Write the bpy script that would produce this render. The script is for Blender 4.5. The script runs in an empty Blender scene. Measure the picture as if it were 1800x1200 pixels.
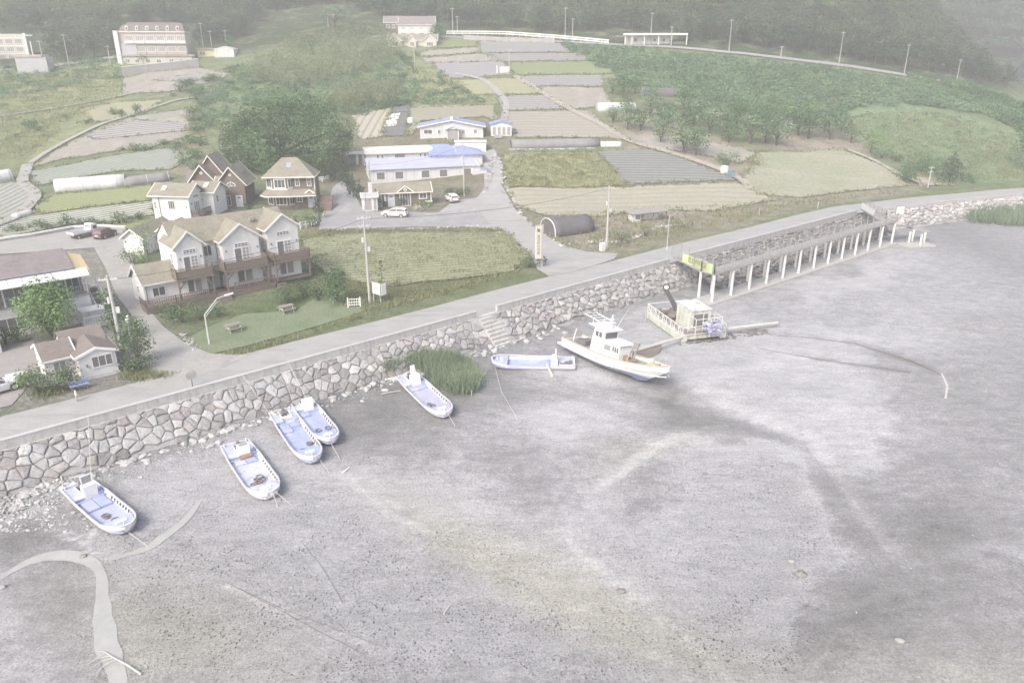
import bpy, bmesh, math, random
import numpy as np
from mathutils import Vector, Matrix, noise as mnoise
random.seed(7); RS = np.random.RandomState(11)
SC = bpy.context.scene; COL = SC.collection
PI = math.pi
# ---------------------------------------------------------------- camera, light, exposure
F = 1316.0; PIT = math.radians(21.5); CAMH = 26.0
cam_d = bpy.data.cameras.new("camera"); cam = bpy.data.objects.new("camera", cam_d); COL.objects.link(cam)
cam_d.sensor_width = 36; cam_d.lens = 36 * F / 1800; cam_d.clip_start = 0.5; cam_d.clip_end = 4000
cam.location = (0, 0, CAMH); cam.rotation_euler = (math.radians(90) - PIT, 0, 0); SC.camera = cam
SUN_EL, SUN_AZ = math.radians(44), math.radians(-146)     # azimuth from +Y, clockwise
world = bpy.data.worlds.new("World"); SC.world = world; world.use_nodes = True
wn = world.node_tree; sky = wn.nodes.new("ShaderNodeTexSky"); sky.sky_type = 'NISHITA'; sky.sun_disc = False
sky.sun_elevation = SUN_EL; sky.sun_rotation = SUN_AZ; sky.air_density = 0.8; sky.dust_density = 5.0; sky.ozone_density = 1.0
wn.links.new(sky.outputs[0], wn.nodes["Background"].inputs[0]); wn.nodes["Background"].inputs[1].default_value = 0.15
sun_d = bpy.data.lights.new("sun", 'SUN'); sun_d.energy = 1.2; sun_d.angle = math.radians(20); sun_d.color = (.99, .985, .93)
sun = bpy.data.objects.new("sun", sun_d); COL.objects.link(sun)
sdir = Vector((math.sin(SUN_AZ) * math.cos(SUN_EL), math.cos(SUN_AZ) * math.cos(SUN_EL), math.sin(SUN_EL)))
sun.rotation_euler = (-sdir).to_track_quat('-Z', 'Y').to_euler(); sun.location = (-60, 40, 90)
SC.view_settings.view_transform = 'Standard'; SC.view_settings.look = 'None'
SC.view_settings.exposure = 1.02; SC.view_settings.gamma = 1.0
SC.render.film_transparent = False
SC.cycles.max_bounces = 5; SC.cycles.diffuse_bounces = 2; SC.cycles.glossy_bounces = 2; SC.cycles.volume_bounces = 1
SC.cycles.transparent_max_bounces = 4; SC.cycles.use_denoising = True

# ---------------------------------------------------------------- picture <-> place
CP, SP = math.cos(PIT), math.sin(PIT)
def ray(px, py):
    u = (px - 900) / F; v = (py - 600) / F
    return u, CP - v * SP, SP + v * CP            # per unit depth: x, y, drop
def G(px, py, z=0.0):                              # where the sight line meets height z
    u, d, dn = ray(px, py); t = (CAMH - z) / dn
    return Vector((u * t, d * t, z))
def atY(px, py, Y):
    u, d, dn = ray(px, py); t = Y / d
    return Vector((u * t, Y, CAMH - dn * t))
def proj(x, y, z):
    h = CAMH - z; f = y * CP + h * SP; dn = h * CP - y * SP
    return 900 + F * x / f, 600 + F * dn / f
def zat(P, py):                                    # height at which a point over P shows at row py
    v = (py - 600) / F
    return CAMH - P[1] * (SP + v * CP) / (CP - v * SP)
# sea wall line (landward on its left)
WALL = [(-70.0, 16.0), (-35.2, 45.5), (20.1, 92.8), (59.0, 124.9), (77.0, 133.2), (97.0, 141.2), (135, 152.0), (210, 166.0), (420, 196)]
WALL = [np.array(p) for p in WALL]
def wall_dist(x, y):
    x = np.asarray(x, float); y = np.asarray(y, float)
    best = np.full(x.shape, 1e9); sgn = np.zeros(x.shape); along = np.zeros(x.shape); s0 = 0
    for i in range(len(WALL) - 1):
        a, b = WALL[i], WALL[i + 1]; L = np.linalg.norm(b - a); r = (b - a) / L
        t = (x - a[0]) * r[0] + (y - a[1]) * r[1]; tc = np.clip(t, 0 if i else -500, L)
        dx = x - a[0] - tc * r[0]; dy = y - a[1] - tc * r[1]; d = np.hypot(dx, dy)
        side = np.sign(r[0] * (y - a[1]) - r[1] * (x - a[0]))
        m = d < best; best = np.where(m, d, best); sgn = np.where(m, side, sgn); along = np.where(m, s0 + tc, along); s0 += L
    return best * sgn, along
WALL_LEN = sum(np.linalg.norm(WALL[i + 1] - WALL[i]) for i in range(len(WALL) - 1))
def wall_at(s, n=0.0):                             # point s metres along the wall line, n metres inland; also direction
    for i in range(len(WALL) - 1):
        a, b = WALL[i], WALL[i + 1]; L = np.linalg.norm(b - a)
        if s <= L or i == len(WALL) - 2:
            r = (b - a) / L
            def nrm(j):
                q = WALL[min(j + 1, len(WALL) - 1)] - WALL[min(j, len(WALL) - 2)]
                q = q / np.linalg.norm(q); return np.array((-q[1], q[0]))
            me = nrm(i); f = s / L
            w = me
            if f > .5 and i < len(WALL) - 2: w = me + (nrm(i + 1) - me) * (f - .5)
            elif f < .5 and i > 0: w = me + (nrm(i - 1) - me) * (.5 - f)
            w = w / np.linalg.norm(w); p = a + r * s + w * n
            return p, r, w
        s -= L
MUDZ = -2.6
# terrain control points: (px, py, Y) on the sight line, or world (x, y, z)
TC = []
def tY(px, py, Y): p = atY(px, py, Y); TC.append((p.x, p.y, p.z))
def tz(px, py, z): p = G(px, py, z); TC.append(tuple(p))
for s in range(0, 300, 12):
    for n in (0, 9):
        p, _, _ = wall_at(s, n); TC.append((p[0], p[1], 0.0))
for a in ((0, 520, .3), (100, 480, .5), (240, 470, .4), (300, 420, .6), (450, 400, .6), (560, 400, .5), (700, 400, .6), (880, 400, .3), (650, 350, 1.0), (850, 340, 1.2),
          (1060, 420, 0), (1150, 400, .2), (1200, 350, 1.0), (1000, 340, 1.5), (1400, 330, .8), (1500, 320, .6), (0, 410, .8), (180, 400, .6), (430, 370, .9), (540, 370, .8)): tz(*a)
for a in ((60, 300, 150), (0, 280, 156), (60, 200, 195), (0, 170, 205), (60, 130, 235), (270, 115, 252), (200, 170, 215), (270, 240, 172), (330, 300, 145), (400, 130, 240),
          (270, 60, 300), (20, 60, 300), (270, 0, 340), (0, 0, 345), (270, -150, 410), (0, -150, 410), (550, 60, 280), (450, 110, 255), (500, 160, 222), (600, 190, 198), (560, 0, 345), (560, -150, 410), (700, 75, 268), (700, 140, 232),
          (750, 245, 166), (900, 330, 135), (900, 250, 165), (620, 270, 160), (900, 190, 195), (900, 130, 230), (900, 75, 270), (900, 0, 335), (900, -150, 400), (1100, 78, 266), (1100, 150, 218), (1100, 240, 172), (1100, 0, 320), (1100, -150, 380),
          (1300, 300, 150), (1300, 250, 170), (1300, 180, 202), (1300, 95, 250), (1300, 0, 305), (1300, -150, 360), (1480, 118, 245), (1480, 0, 300), (1480, -130, 360), (1480, 200, 200),
          (1650, 300, 162), (1700, 200, 210), (1650, 140, 245), (1790, 240, 196), (1750, 165, 250), (1600, 20, 320), (1700, 95, 300), (1800, 185, 285)): tY(*a)
for px, Y, z in ((1500, 450, 50), (1600, 430, 25), (1700, 400, 10), (1800, 400, -2), (1300, 450, 80), (1100, 480, 95), (900, 500, 110), (560, 500, 110), (270, 500, 110), (0, 500, 105)):
    u = (px - 900) / F / (CP + .3 * SP); TC.append((u * Y, Y, z))
TC += [(330, 330, -3), (300, 250, -1), (260, 200, 0), (420, 230, -2), (420, 480, -3), (-330, 330, 40), (-330, 480, 100), (-260, 200, 10), (-200, 120, 2), (-150, 60, 0)]
TC = np.array(TC)
def _tps(r2): return np.where(r2 > 0, .5 * r2 * np.log(np.maximum(r2, 1e-12)), 0)
_S = 100.0
_X = TC[:, :2] / _S; _n = len(_X)
_K = _tps(((_X[:, None] - _X[None]) ** 2).sum(-1)) + np.eye(_n) * 2e-3
_Pm = np.hstack([np.ones((_n, 1)), _X]); _A = np.zeros((_n + 3, _n + 3)); _A[:_n, :_n] = _K; _A[:_n, _n:] = _Pm; _A[_n:, :_n] = _Pm.T
_w = np.linalg.solve(_A, np.concatenate([TC[:, 2], np.zeros(3)]))
def T(x, y):
    x = np.atleast_1d(np.asarray(x, float)); y = np.atleast_1d(np.asarray(y, float)); sh = x.shape; x = x.ravel(); y = y.ravel()
    out = np.empty(len(x))
    for i in range(0, len(x), 20000):
        q = np.stack([x[i:i + 20000], y[i:i + 20000]], 1) / _S
        out[i:i + 20000] = _tps(((q[:, None] - _X[None]) ** 2).sum(-1)) @ _w[:_n] + _w[_n] + q @ _w[_n + 1:]
    d, _ = wall_dist(x, y)
    b = np.clip((d - 8.5) / 14, 0, 1); b = b * b * (3 - 2 * b)
    return (out * b).reshape(sh)
def T1(x, y): return float(T(x, y)[0])
def Ws(pts):                                       # sight lines met with the terrain (vectorised march)
    P = np.array(pts, float); u = (P[:, 0] - 900) / F; v = (P[:, 1] - 600) / F
    d = CP - v * SP; dn = SP + v * CP
    ts = np.concatenate([np.arange(50, 160, 1.0), np.arange(160, 480, 1.5)])
    X = u[:, None] * ts; Y = d[:, None] * ts; Z = CAMH - dn[:, None] * ts
    D = Z - T(X, Y); hit = D <= 0; idx = np.where(hit.any(1), hit.argmax(1), len(ts) - 1); idx = np.maximum(idx, 1)
    i = np.arange(len(P)); d0, d1 = D[i, idx - 1], D[i, idx]; f = np.clip(d0 / np.where(np.abs(d0 - d1) < 1e-9, 1e-9, d0 - d1), 0, 1)
    t = ts[idx - 1] + f * (ts[idx] - ts[idx - 1])
    return [Vector((a, b, float(c))) for a, b, c in zip(u * t, d * t, T(u * t, d * t))]
def W(px, py): return Ws([(px, py)])[0]

# ---------------------------------------------------------------- tags and mesh helpers
def tag(o, label=None, cat=None, group=None, kind=None):
    if label: o['label'] = label
    if cat: o['category'] = cat
    if group: o['group'] = group
    if kind: o['kind'] = kind
    return o
def thing(name, label, cat, loc=(0, 0, 0), rz=0.0, group=None, rot=None):
    o = bpy.data.objects.new(name, None); COL.objects.link(o); o.empty_display_size = .3
    o.location = loc; o.rotation_euler = rot if rot else (0, 0, rz)
    return tag(o, label, cat, group)
def link(name, me, parent=None, loc=None, rz=0.0):
    o = bpy.data.objects.new(name, me); COL.objects.link(o)
    if parent: o.parent = parent
    if loc is not None: o.location = loc; o.rotation_euler = (0, 0, rz)
    return o
def kids(o): return [c for c in bpy.data.objects if c.parent is o]
def copy_tree(o, loc, rz=0.0, sc=1.0, label=None, group=None):
    r = o.copy(); COL.objects.link(r); r.location = loc; r.rotation_euler = (0, 0, rz)
    r.scale = (sc, sc, sc) if not hasattr(sc, '__len__') else sc
    if label: r['label'] = label
    if group: r['group'] = group
    for ch in o.children:
        c = ch.copy(); COL.objects.link(c); c.parent = r
        for g in ch.children:
            d = g.copy(); COL.objects.link(d); d.parent = c
    return r
class MB:
    """collects shapes, then links them as ONE mesh object"""
    def __init__(s): s.v = []; s.f = []; s.m = None; s.c = []
    def at(s, M): s.m = M; return s
    def add(s, vs, fs):
        b = len(s.v)
        for p in vs:
            p = Vector(p); s.v.append(tuple(s.m @ p) if s.m else tuple(p))
        s.f += [tuple(b + i for i in f) for f in fs]; return s
    def box(s, x0, y0, z0, x1, y1, z1):
        return s.add([(x0, y0, z0), (x1, y0, z0), (x1, y1, z0), (x0, y1, z0), (x0, y0, z1), (x1, y0, z1), (x1, y1, z1), (x0, y1, z1)],
                     [(0, 3, 2, 1), (4, 5, 6, 7), (0, 1, 5, 4), (1, 2, 6, 5), (2, 3, 7, 6), (3, 0, 4, 7)])
    def cbox(s, c, d, rz=0.0, rx=0.0, ry=0.0):
        M = Matrix.Translation(c) @ Matrix.Rotation(rz, 4, 'Z') @ Matrix.Rotation(ry, 4, 'Y') @ Matrix.Rotation(rx, 4, 'X')
        o = s.m; s.m = (o @ M) if o else M; s.box(-d[0] / 2, -d[1] / 2, -d[2] / 2, d[0] / 2, d[1] / 2, d[2] / 2); s.m = o; return s
    def prism(s, poly, z0, z1):                    # counter-clockwise polygon in x, y
        n = len(poly)
        return s.add([(x, y, z0) for x, y in poly] + [(x, y, z1) for x, y in poly],
                     [tuple(range(n))[::-1], tuple(range(n, 2 * n))] + [(i, (i + 1) % n, n + (i + 1) % n, n + i) for i in range(n)])
    def ext(s, poly, axis, a, b):                  # polygon in the plane across axis 'x' or 'y', pushed from a to b
        n = len(poly); mk = (lambda p, k: (k, p[0], p[1])) if axis == 'x' else (lambda p, k: (p[0], k, p[1]))
        return s.add([mk(p, a) for p in poly] + [mk(p, b) for p in poly],
                     [tuple(range(n)), tuple(range(n, 2 * n))[::-1]] + [((i + 1) % n, i, n + i, n + (i + 1) % n) for i in range(n)])
    def cyl(s, p0, p1, r0, r1=None, n=8, cap=True):
        r1 = r0 if r1 is None else r1; p0 = Vector(p0); p1 = Vector(p1); d = (p1 - p0)
        if d.length < 1e-6: return s
        q = d.normalized(); a = q.orthogonal().normalized(); b = q.cross(a)
        vs = [p0 + (a * math.cos(2 * PI * i / n) + b * math.sin(2 * PI * i / n)) * r0 for i in range(n)] + [p1 + (a * math.cos(2 * PI * i / n) + b * math.sin(2 * PI * i / n)) * r1 for i in range(n)]
        fs = [(i, (i + 1) % n, n + (i + 1) % n, n + i) for i in range(n)]
        if cap: fs += [tuple(range(n))[::-1], tuple(range(n, 2 * n))]
        return s.add(vs, fs)
    def tube(s, pts, r, n=6):
        for a, b in zip(pts[:-1], pts[1:]): s.cyl(a, b, r, r, n)
        return s
    def bar(s, p0, p1, w, h):                      # square-section bar
        p0 = Vector(p0); p1 = Vector(p1); d = (p1 - p0).normalized(); a = d.cross(Vector((0, 0, 1)))
        if a.length < 1e-3: a = Vector((1, 0, 0))
        a.normalize(); b = d.cross(a); a *= w / 2; b *= h / 2
        return s.add([p0 - a - b, p0 + a - b, p0 + a + b, p0 - a + b, p1 - a - b, p1 + a - b, p1 + a + b, p1 - a + b],
                     [(0, 1, 2, 3), (7, 6, 5, 4), (0, 4, 5, 1), (1, 5, 6, 2), (2, 6, 7, 3), (3, 7, 4, 0)])
    def loft(s, rings, cap=True, closed=True):
        n = len(rings[0]); vs = [p for r in rings for p in r]; fs = []
        for k in range(len(rings) - 1):
            for i in range(n if closed else n - 1):
                j = (i + 1) % n; fs.append((k * n + i, k * n + j, (k + 1) * n + j, (k + 1) * n + i))
        if cap: fs += [tuple(range(n))[::-1], tuple(range((len(rings) - 1) * n, len(rings) * n))]
        return s.add(vs, fs)
    def ball(s, c, r, n=8, m=6):
        r = (r, r, r) if not hasattr(r, '__len__') else r
        rings = [[(c[0] + r[0] * math.sin(t) * math.cos(2 * PI * i / n), c[1] + r[1] * math.sin(t) * math.sin(2 * PI * i / n), c[2] - r[2] * math.cos(t)) for i in range(n)] for t in [PI * (k + .15) / (m + .3) for k in range(m + 1)]]
        return s.loft(rings)
    def torus(s, c, R, r, axis='z', n=14, m=6):
        rings = []
        for i in range(n + 1):
            a = 2 * PI * i / n; ring = []
            for j in range(m):
                b = 2 * PI * j / m; q = (R + r * math.cos(b)); x, y, z = q * math.cos(a), q * math.sin(a), r * math.sin(b)
                ring.append((c[0] + x, c[1] + y, c[2] + z) if axis == 'z' else (c[0] + x, c[1] + z, c[2] + y) if axis == 'y' else (c[0] + z, c[1] + x, c[2] + y))
            rings.append(ring)
        return s.loft(rings, cap=False)
    def mesh(s, name, mat, smooth=False):
        me = bpy.data.meshes.new(name); me.from_pydata(s.v, [], s.f)
        bm = bmesh.new(); bm.from_mesh(me); bmesh.ops.recalc_face_normals(bm, faces=bm.faces); bm.to_mesh(me); bm.free()
        if smooth: me.polygons.foreach_set('use_smooth', [True] * len(me.polygons))
        if mat: me.materials.append(mat)
        return me
    def build(s, name, mat, parent=None, smooth=False, bevel=0.0):
        o = link(name, s.mesh(name, mat, smooth), parent)
        if bevel:
            b = o.modifiers.new('bevel', 'BEVEL'); b.width = bevel; b.segments = 2; b.limit_method = 'ANGLE'
        return o
def grid_mesh(name, P, mat, smooth=True, attrs=None, keep=None):
    """P: rows x columns x 3 array -> one sheet"""
    r, c, _ = P.shape; me = bpy.data.meshes.new(name)
    i = np.arange(r * c).reshape(r, c); q = np.stack([i[:-1, :-1], i[:-1, 1:], i[1:, 1:], i[1:, :-1]], -1).reshape(-1, 4)
    if keep is not None: q = q[keep.ravel()]
    quads(me, P.reshape(-1, 3), q)
    if smooth: me.polygons.foreach_set('use_smooth', [True] * len(me.polygons))
    if mat: me.materials.append(mat)
    for k, a in (attrs or {}).items(): set_col(me, k, a)
    return me
def quads(me, V, q):
    me.vertices.add(len(V)); me.vertices.foreach_set('co', np.asarray(V, np.float32).ravel())
    k = q.shape[1]; me.loops.add(q.size); me.loops.foreach_set('vertex_index', q.ravel().astype(np.int32))
    me.polygons.add(len(q)); me.polygons.foreach_set('loop_start', np.arange(0, q.size, k, dtype=np.int32)); me.polygons.foreach_set('loop_total', np.full(len(q), k, np.int32))
    me.update(calc_edges=True); me.validate()
def set_col(me, name, a):
    at = me.color_attributes.new(name, 'FLOAT_COLOR', 'POINT'); a = np.asarray(a, np.float32)
    if a.shape[1] == 3: a = np.hstack([a, np.ones((len(a), 1), np.float32)])
    at.data.foreach_set('color', a.ravel())

# ---------------------------------------------------------------- materials
MATS = {}
def nmat(name):
    m = bpy.data.materials.new(name); m.use_nodes = True; nt = m.node_tree; return m, nt, nt.nodes["Principled BSDF"]
def N(nt, t, **kw):
    n = nt.nodes.new(t)
    for k, v in kw.items():
        if k.startswith('i_'): n.inputs[int(k[2:]) if k[2:].isdigit() else k[2:].replace('_', ' ')].default_value = v
        else: setattr(n, k, v)
    return n
def L(nt, a, b): nt.links.new(a, b)
def mixc(nt, fac, a, b, blend='MIX'):
    n = nt.nodes.new('ShaderNodeMix'); n.data_type = 'RGBA'; n.blend_type = blend
    for s, v in ((0, fac), (6, a), (7, b)):
        if hasattr(v, 'is_linked'): L(nt, v, n.inputs[s])
        else: n.inputs[s].default_value = v if s == 0 else (*v[:3], 1)
    return n.outputs[2]
def ramp(nt, fac, stops):
    r = nt.nodes.new('ShaderNodeValToRGB'); e = r.color_ramp.elements
    while len(e) < len(stops): e.new(.5)
    for x, (p, c) in zip(e, stops): x.position = p; x.color = (*c, 1) if hasattr(c, '__len__') else (c, c, c, 1)
    L(nt, fac, r.inputs[0]); return r.outputs[0]
def noisef(nt, co, scale, detail=4, rough=.6, sc=None):
    if sc:
        mp = N(nt, 'ShaderNodeMapping'); mp.inputs['Scale'].default_value = sc; L(nt, co, mp.inputs[0]); co = mp.outputs[0]
    n = N(nt, 'ShaderNodeTexNoise'); n.inputs['Scale'].default_value = scale; n.inputs['Detail'].default_value = detail; n.inputs['Roughness'].default_value = rough
    L(nt, co, n.inputs['Vector']); return n.outputs[0]
def bump(nt, b, h, strength, dist):
    n = N(nt, 'ShaderNodeBump'); n.inputs['Strength'].default_value = strength; n.inputs['Distance'].default_value = dist; L(nt, h, n.inputs['Height']); L(nt, n.outputs[0], b.inputs['Normal'])
def mat(name, c1, c2=None, scale=3.0, rough=.7, bmp=0.0, stretch=None, metal=0.0, streak=None, attr=None, spec=.3, fine=None):
    """painted / weathered surface: two tones of the same paint mixed by noise, optional streaks and relief"""
    if name in MATS: return MATS[name]
    m, nt, b = nmat(name); co = N(nt, 'ShaderNodeTexCoord').outputs['Object']
    c2 = c2 or tuple(x * .86 for x in c1)
    f = ramp(nt, noisef(nt, co, scale, 5, .65, stretch), [(.32, 0.0), (.68, 1.0)])
    col = mixc(nt, f, c1, c2)
    if streak:
        g = ramp(nt, noisef(nt, co, streak[1], 4, .6, streak[2]), [(.5, 0.0), (.72, 1.0)]); col = mixc(nt, g, col, streak[0])
    if fine:
        g = noisef(nt, co, fine[0], 3, .7); g2 = ramp(nt, g, [(.3, 1 - fine[1]), (.7, 1 + fine[1])]); col = mixc(nt, 1.0, col, g2, 'MULTIPLY')
    if attr:
        a = N(nt, 'ShaderNodeAttribute', attribute_name=attr); col = mixc(nt, 1.0, col, a.outputs['Color'], 'MULTIPLY')
    L(nt, col, b.inputs['Base Color']); b.inputs['Roughness'].default_value = rough; b.inputs['Metallic'].default_value = metal; b.inputs['Specular IOR Level'].default_value = spec
    if bmp: bump(nt, b, noisef(nt, co, scale * 6, 4, .7, stretch), .6, bmp)
    MATS[name] = m; return m
def rowmat(name, ca, cb, ang, period, duty=.5, soft=.12, wob=.25, c3=None, scale=.4):
    """field rows: furrows or mulch strips every period metres, running along ang"""
    m, nt, b = nmat(name); co = N(nt, 'ShaderNodeTexCoord').outputs['Object']
    d = N(nt, 'ShaderNodeVectorMath', operation='DOT_PRODUCT'); L(nt, co, d.inputs[0]); d.inputs[1].default_value = (-math.sin(ang) / period, math.cos(ang) / period, 0)
    nz = noisef(nt, co, .5, 3, .6)
    ad = N(nt, 'ShaderNodeMath', operation='MULTIPLY_ADD'); L(nt, nz, ad.inputs[0]); ad.inputs[1].default_value = wob; L(nt, d.outputs['Value'], ad.inputs[2])
    fr = N(nt, 'ShaderNodeMath', operation='PINGPONG'); L(nt, ad.outputs[0], fr.inputs[0]); fr.inputs[1].default_value = .5
    f = ramp(nt, fr.outputs[0], [(max(0, duty * .5 - soft * .5), 0.0), (min(1, duty * .5 + soft * .5), 1.0)])
    big = ramp(nt, noisef(nt, co, scale, 5, .7), [(.3, 0.0), (.7, 1.0)])
    col = mixc(nt, f, ca, cb)
    if c3: g = N(nt, 'ShaderNodeMath', operation='MULTIPLY'); L(nt, big, g.inputs[0]); g.inputs[1].default_value = .6; col = mixc(nt, g.outputs[0], col, c3)
    fn = ramp(nt, noisef(nt, co, 3.0, 5, .75), [(.3, .78), (.7, 1.2)]); col = mixc(nt, 1.0, col, fn, 'MULTIPLY')
    L(nt, col, b.inputs['Base Color']); b.inputs['Roughness'].default_value = .9; b.inputs['Specular IOR Level'].default_value = .1
    bump(nt, b, f, .5, .12); MATS[name] = m; return m
def leafmat(name, ca, cb, cc):
    """foliage: each leaf clump its own tone between three greens"""
    if name in MATS: return MATS[name]
    m, nt, b = nmat(name); a = N(nt, 'ShaderNodeAttribute', attribute_name='tone')
    sp = N(nt, 'ShaderNodeSeparateColor'); L(nt, a.outputs['Color'], sp.inputs[0])
    col = ramp(nt, sp.outputs[0], [(0.0, ca), (.55, cb), (1.0, cc)])
    oi = N(nt, 'ShaderNodeObjectInfo'); v = ramp(nt, oi.outputs['Random'], [(0, (.82, .86, .82)), (1, (1.15, 1.1, 1.05))]); col = mixc(nt, 1.0, col, v, 'MULTIPLY')
    L(nt, col, b.inputs['Base Color']); b.inputs['Roughness'].default_value = .75; b.inputs['Specular IOR Level'].default_value = .15
    tr = N(nt, 'ShaderNodeBsdfTranslucent'); L(nt, col, tr.inputs[0]); mx = N(nt, 'ShaderNodeMixShader'); mx.inputs[0].default_value = .25
    out = nt.nodes['Material Output']; L(nt, b.outputs[0], mx.inputs[1]); L(nt, tr.outputs[0], mx.inputs[2]); L(nt, mx.outputs[0], out.inputs[0])
    MATS[name] = m; return m
# ---------------------------------------------------------------- terrain
def poly_mask(px, py, poly):
    inside = np.zeros(px.shape, bool); n = len(poly)
    for i in range(n):
        x0, y0 = poly[i]; x1, y1 = poly[(i + 1) % n]
        c = ((y0 > py) != (y1 > py)) & (px < (x1 - x0) * (py - y0) / ((y1 - y0) if y1 != y0 else 1e-9) + x0); inside ^= c
    return inside
def land_mat():
    m, nt, b = nmat('land'); co = N(nt, 'ShaderNodeTexCoord').outputs['Object']
    a = N(nt, 'ShaderNodeAttribute', attribute_name='tint').outputs['Color']
    f = ramp(nt, noisef(nt, co, .35, 6, .7), [(.3, .72), (.7, 1.25)]); g = ramp(nt, noisef(nt, co, 2.2, 5, .75), [(.3, .68), (.7, 1.32)])
    col = mixc(nt, 1.0, mixc(nt, 1.0, a, f, 'MULTIPLY'), g, 'MULTIPLY')
    dry = ramp(nt, noisef(nt, co, .12, 5, .7), [(.52, 0.0), (.66, .5)]); col = mixc(nt, dry, col, (.31, .30, .20))
    L(nt, col, b.inputs['Base Color']); b.inputs['Roughness'].default_value = .95; b.inputs['Specular IOR Level'].default_value = .05
    bump(nt, b, noisef(nt, co, 2.0, 6, .75), .9, .5); return m
Sg = np.concatenate([np.arange(-60, 330, 2.0), np.arange(330, 620, 6.0)]); Ng = np.concatenate([np.arange(0, 120, 1.5), np.arange(120, 420, 3.0), np.arange(420, 620, 10.0)])
Pg = np.zeros((len(Sg), len(Ng), 3))
for i, s in enumerate(Sg):
    p, r, w = wall_at(max(s, 0)); p = p + r * min(s, 0)
    Pg[i, :, 0] = p[0] + w[0] * Ng; Pg[i, :, 1] = p[1] + w[1] * Ng
Pg[..., 2] = T(Pg[..., 0], Pg[..., 1]) - .04
gx, gy = proj(Pg[..., 0], Pg[..., 1], Pg[..., 2])
tint = np.empty(Pg.shape); tint[:] = (.19, .225, .13)
GREEN, YEL, DARK, TAN, MID = (.20, .29, .16), (.27, .30, .16), (.07, .095, .055), (.33, .30, .24), (.16, .215, .115)
for poly, c in (
    ([(0, -400), (2200, -400), (2200, 170), (1750, 160), (1480, 117), (1180, 84), (980, 74), (700, 60), (440, 90), (210, 105), (0, 120)], DARK),
    ([(0, 125), (215, 108), (220, 175), (130, 210), (0, 290)], YEL), ([(0, 205), (150, 190), (210, 215), (40, 290), (0, 295)], YEL),
    ([(60, 360), (270, 330), (270, 400), (0, 430), (0, 380)], YEL), ([(410, 110), (620, 60), (720, 130), (700, 190), (560, 210), (400, 170)], MID),
    ([(720, 110), (800, 140), (880, 185), (720, 190)], YEL), ([(1470, 190), (1620, 180), (1800, 240), (1800, 320), (1640, 325), (1530, 260)], GREEN),
    ([(980, 74), (1480, 117), (1800, 165), (1800, 235), (1620, 180), (1480, 195), (1300, 185), (1120, 150)], MID),
    ([(880, 330), (1300, 320), (1640, 330), (1400, 362), (1080, 440), (940, 420), (890, 350)], TAN), ([(1060, 190), (1120, 190), (1340, 270), (1300, 320), (1100, 260)], TAN),
    ([(1360, 205), (1440, 210), (1560, 270), (1480, 270), (1340, 262)], TAN), ([(300, 240), (360, 235), (340, 300), (300, 320)], TAN),
    ([(955, 482), (1080, 452), (1300, 398), (1440, 360), (1620, 338), (1620, 325), (1400, 342), (1080, 420), (950, 420)], (.29, .275, .21)), ([(520, 405), (930, 400), (960, 480), (640, 545), (560, 520)], (.17, .19, .1)), ([(320, 590), (540, 505), (680, 535), (380, 635)], (.13, .18, .085)),
    ([(0, 420), (180, 410), (250, 560), (330, 650), (0, 740)], (.3, .29, .27)), ([(560, 300), (900, 240), (1000, 440), (560, 410)], (.24, .23, .18)), ([(560, 230), (880, 190), (890, 320), (600, 330)], (.22, .21, .15))):
    mk = poly_mask(gx, gy, poly) & (Pg[..., 1] > 30); tint[mk] = c
for _ in range(2):
    t2 = tint.copy(); t2[1:-1, 1:-1] = (tint[1:-1, 1:-1] * 2 + tint[2:, 1:-1] + tint[:-2, 1:-1] + tint[1:-1, 2:] + tint[1:-1, :-2]) / 6; tint = t2
land = tag(link('terrain', grid_mesh('terrain', Pg, land_mat(), attrs={'tint': tint.reshape(-1, 3)})), kind='structure')
# far mountain beyond the valley and the ground sheet out to the horizon
fx = np.linspace(200, 1300, 110); fy = np.linspace(430, 1000, 80); FX, FY = np.meshgrid(fx, fy, indexing='ij')
FZ = np.clip((FY - 430) / 420, 0, 1) ** .85 * 330 * (.8 + .2 * np.sin(FX / 120.0)) - 6
for k in range(FX.shape[0]):
    for l in range(FX.shape[1]):
        FZ[k, l] += 26 * mnoise.fractal(Vector((FX[k, l] / 110, FY[k, l] / 110, 3.1)), 1.0, 2.0, 5)
m, nt, b = nmat('far_forest'); co = N(nt, 'ShaderNodeTexCoord').outputs['Object']
c = ramp(nt, noisef(nt, co, .045, 9, .85), [(.38, (.012, .02, .018)), (.55, (.05, .065, .045)), (.72, (.16, .17, .12))]); L(nt, c, b.inputs['Base Color']); b.inputs['Roughness'].default_value = 1; b.inputs['Specular IOR Level'].default_value = 0
bump(nt, b, noisef(nt, co, .06, 8, .8), 1.0, 14.0)
tag(link('mountain', grid_mesh('mountain', np.stack([FX, FY, FZ], -1), m)), kind='structure')
tag(MB().box(-3000, -3000, -9, 3000, 3500, -8).build('ground', mat('far_ground', (.12, .14, .09))), kind='structure')

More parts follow.
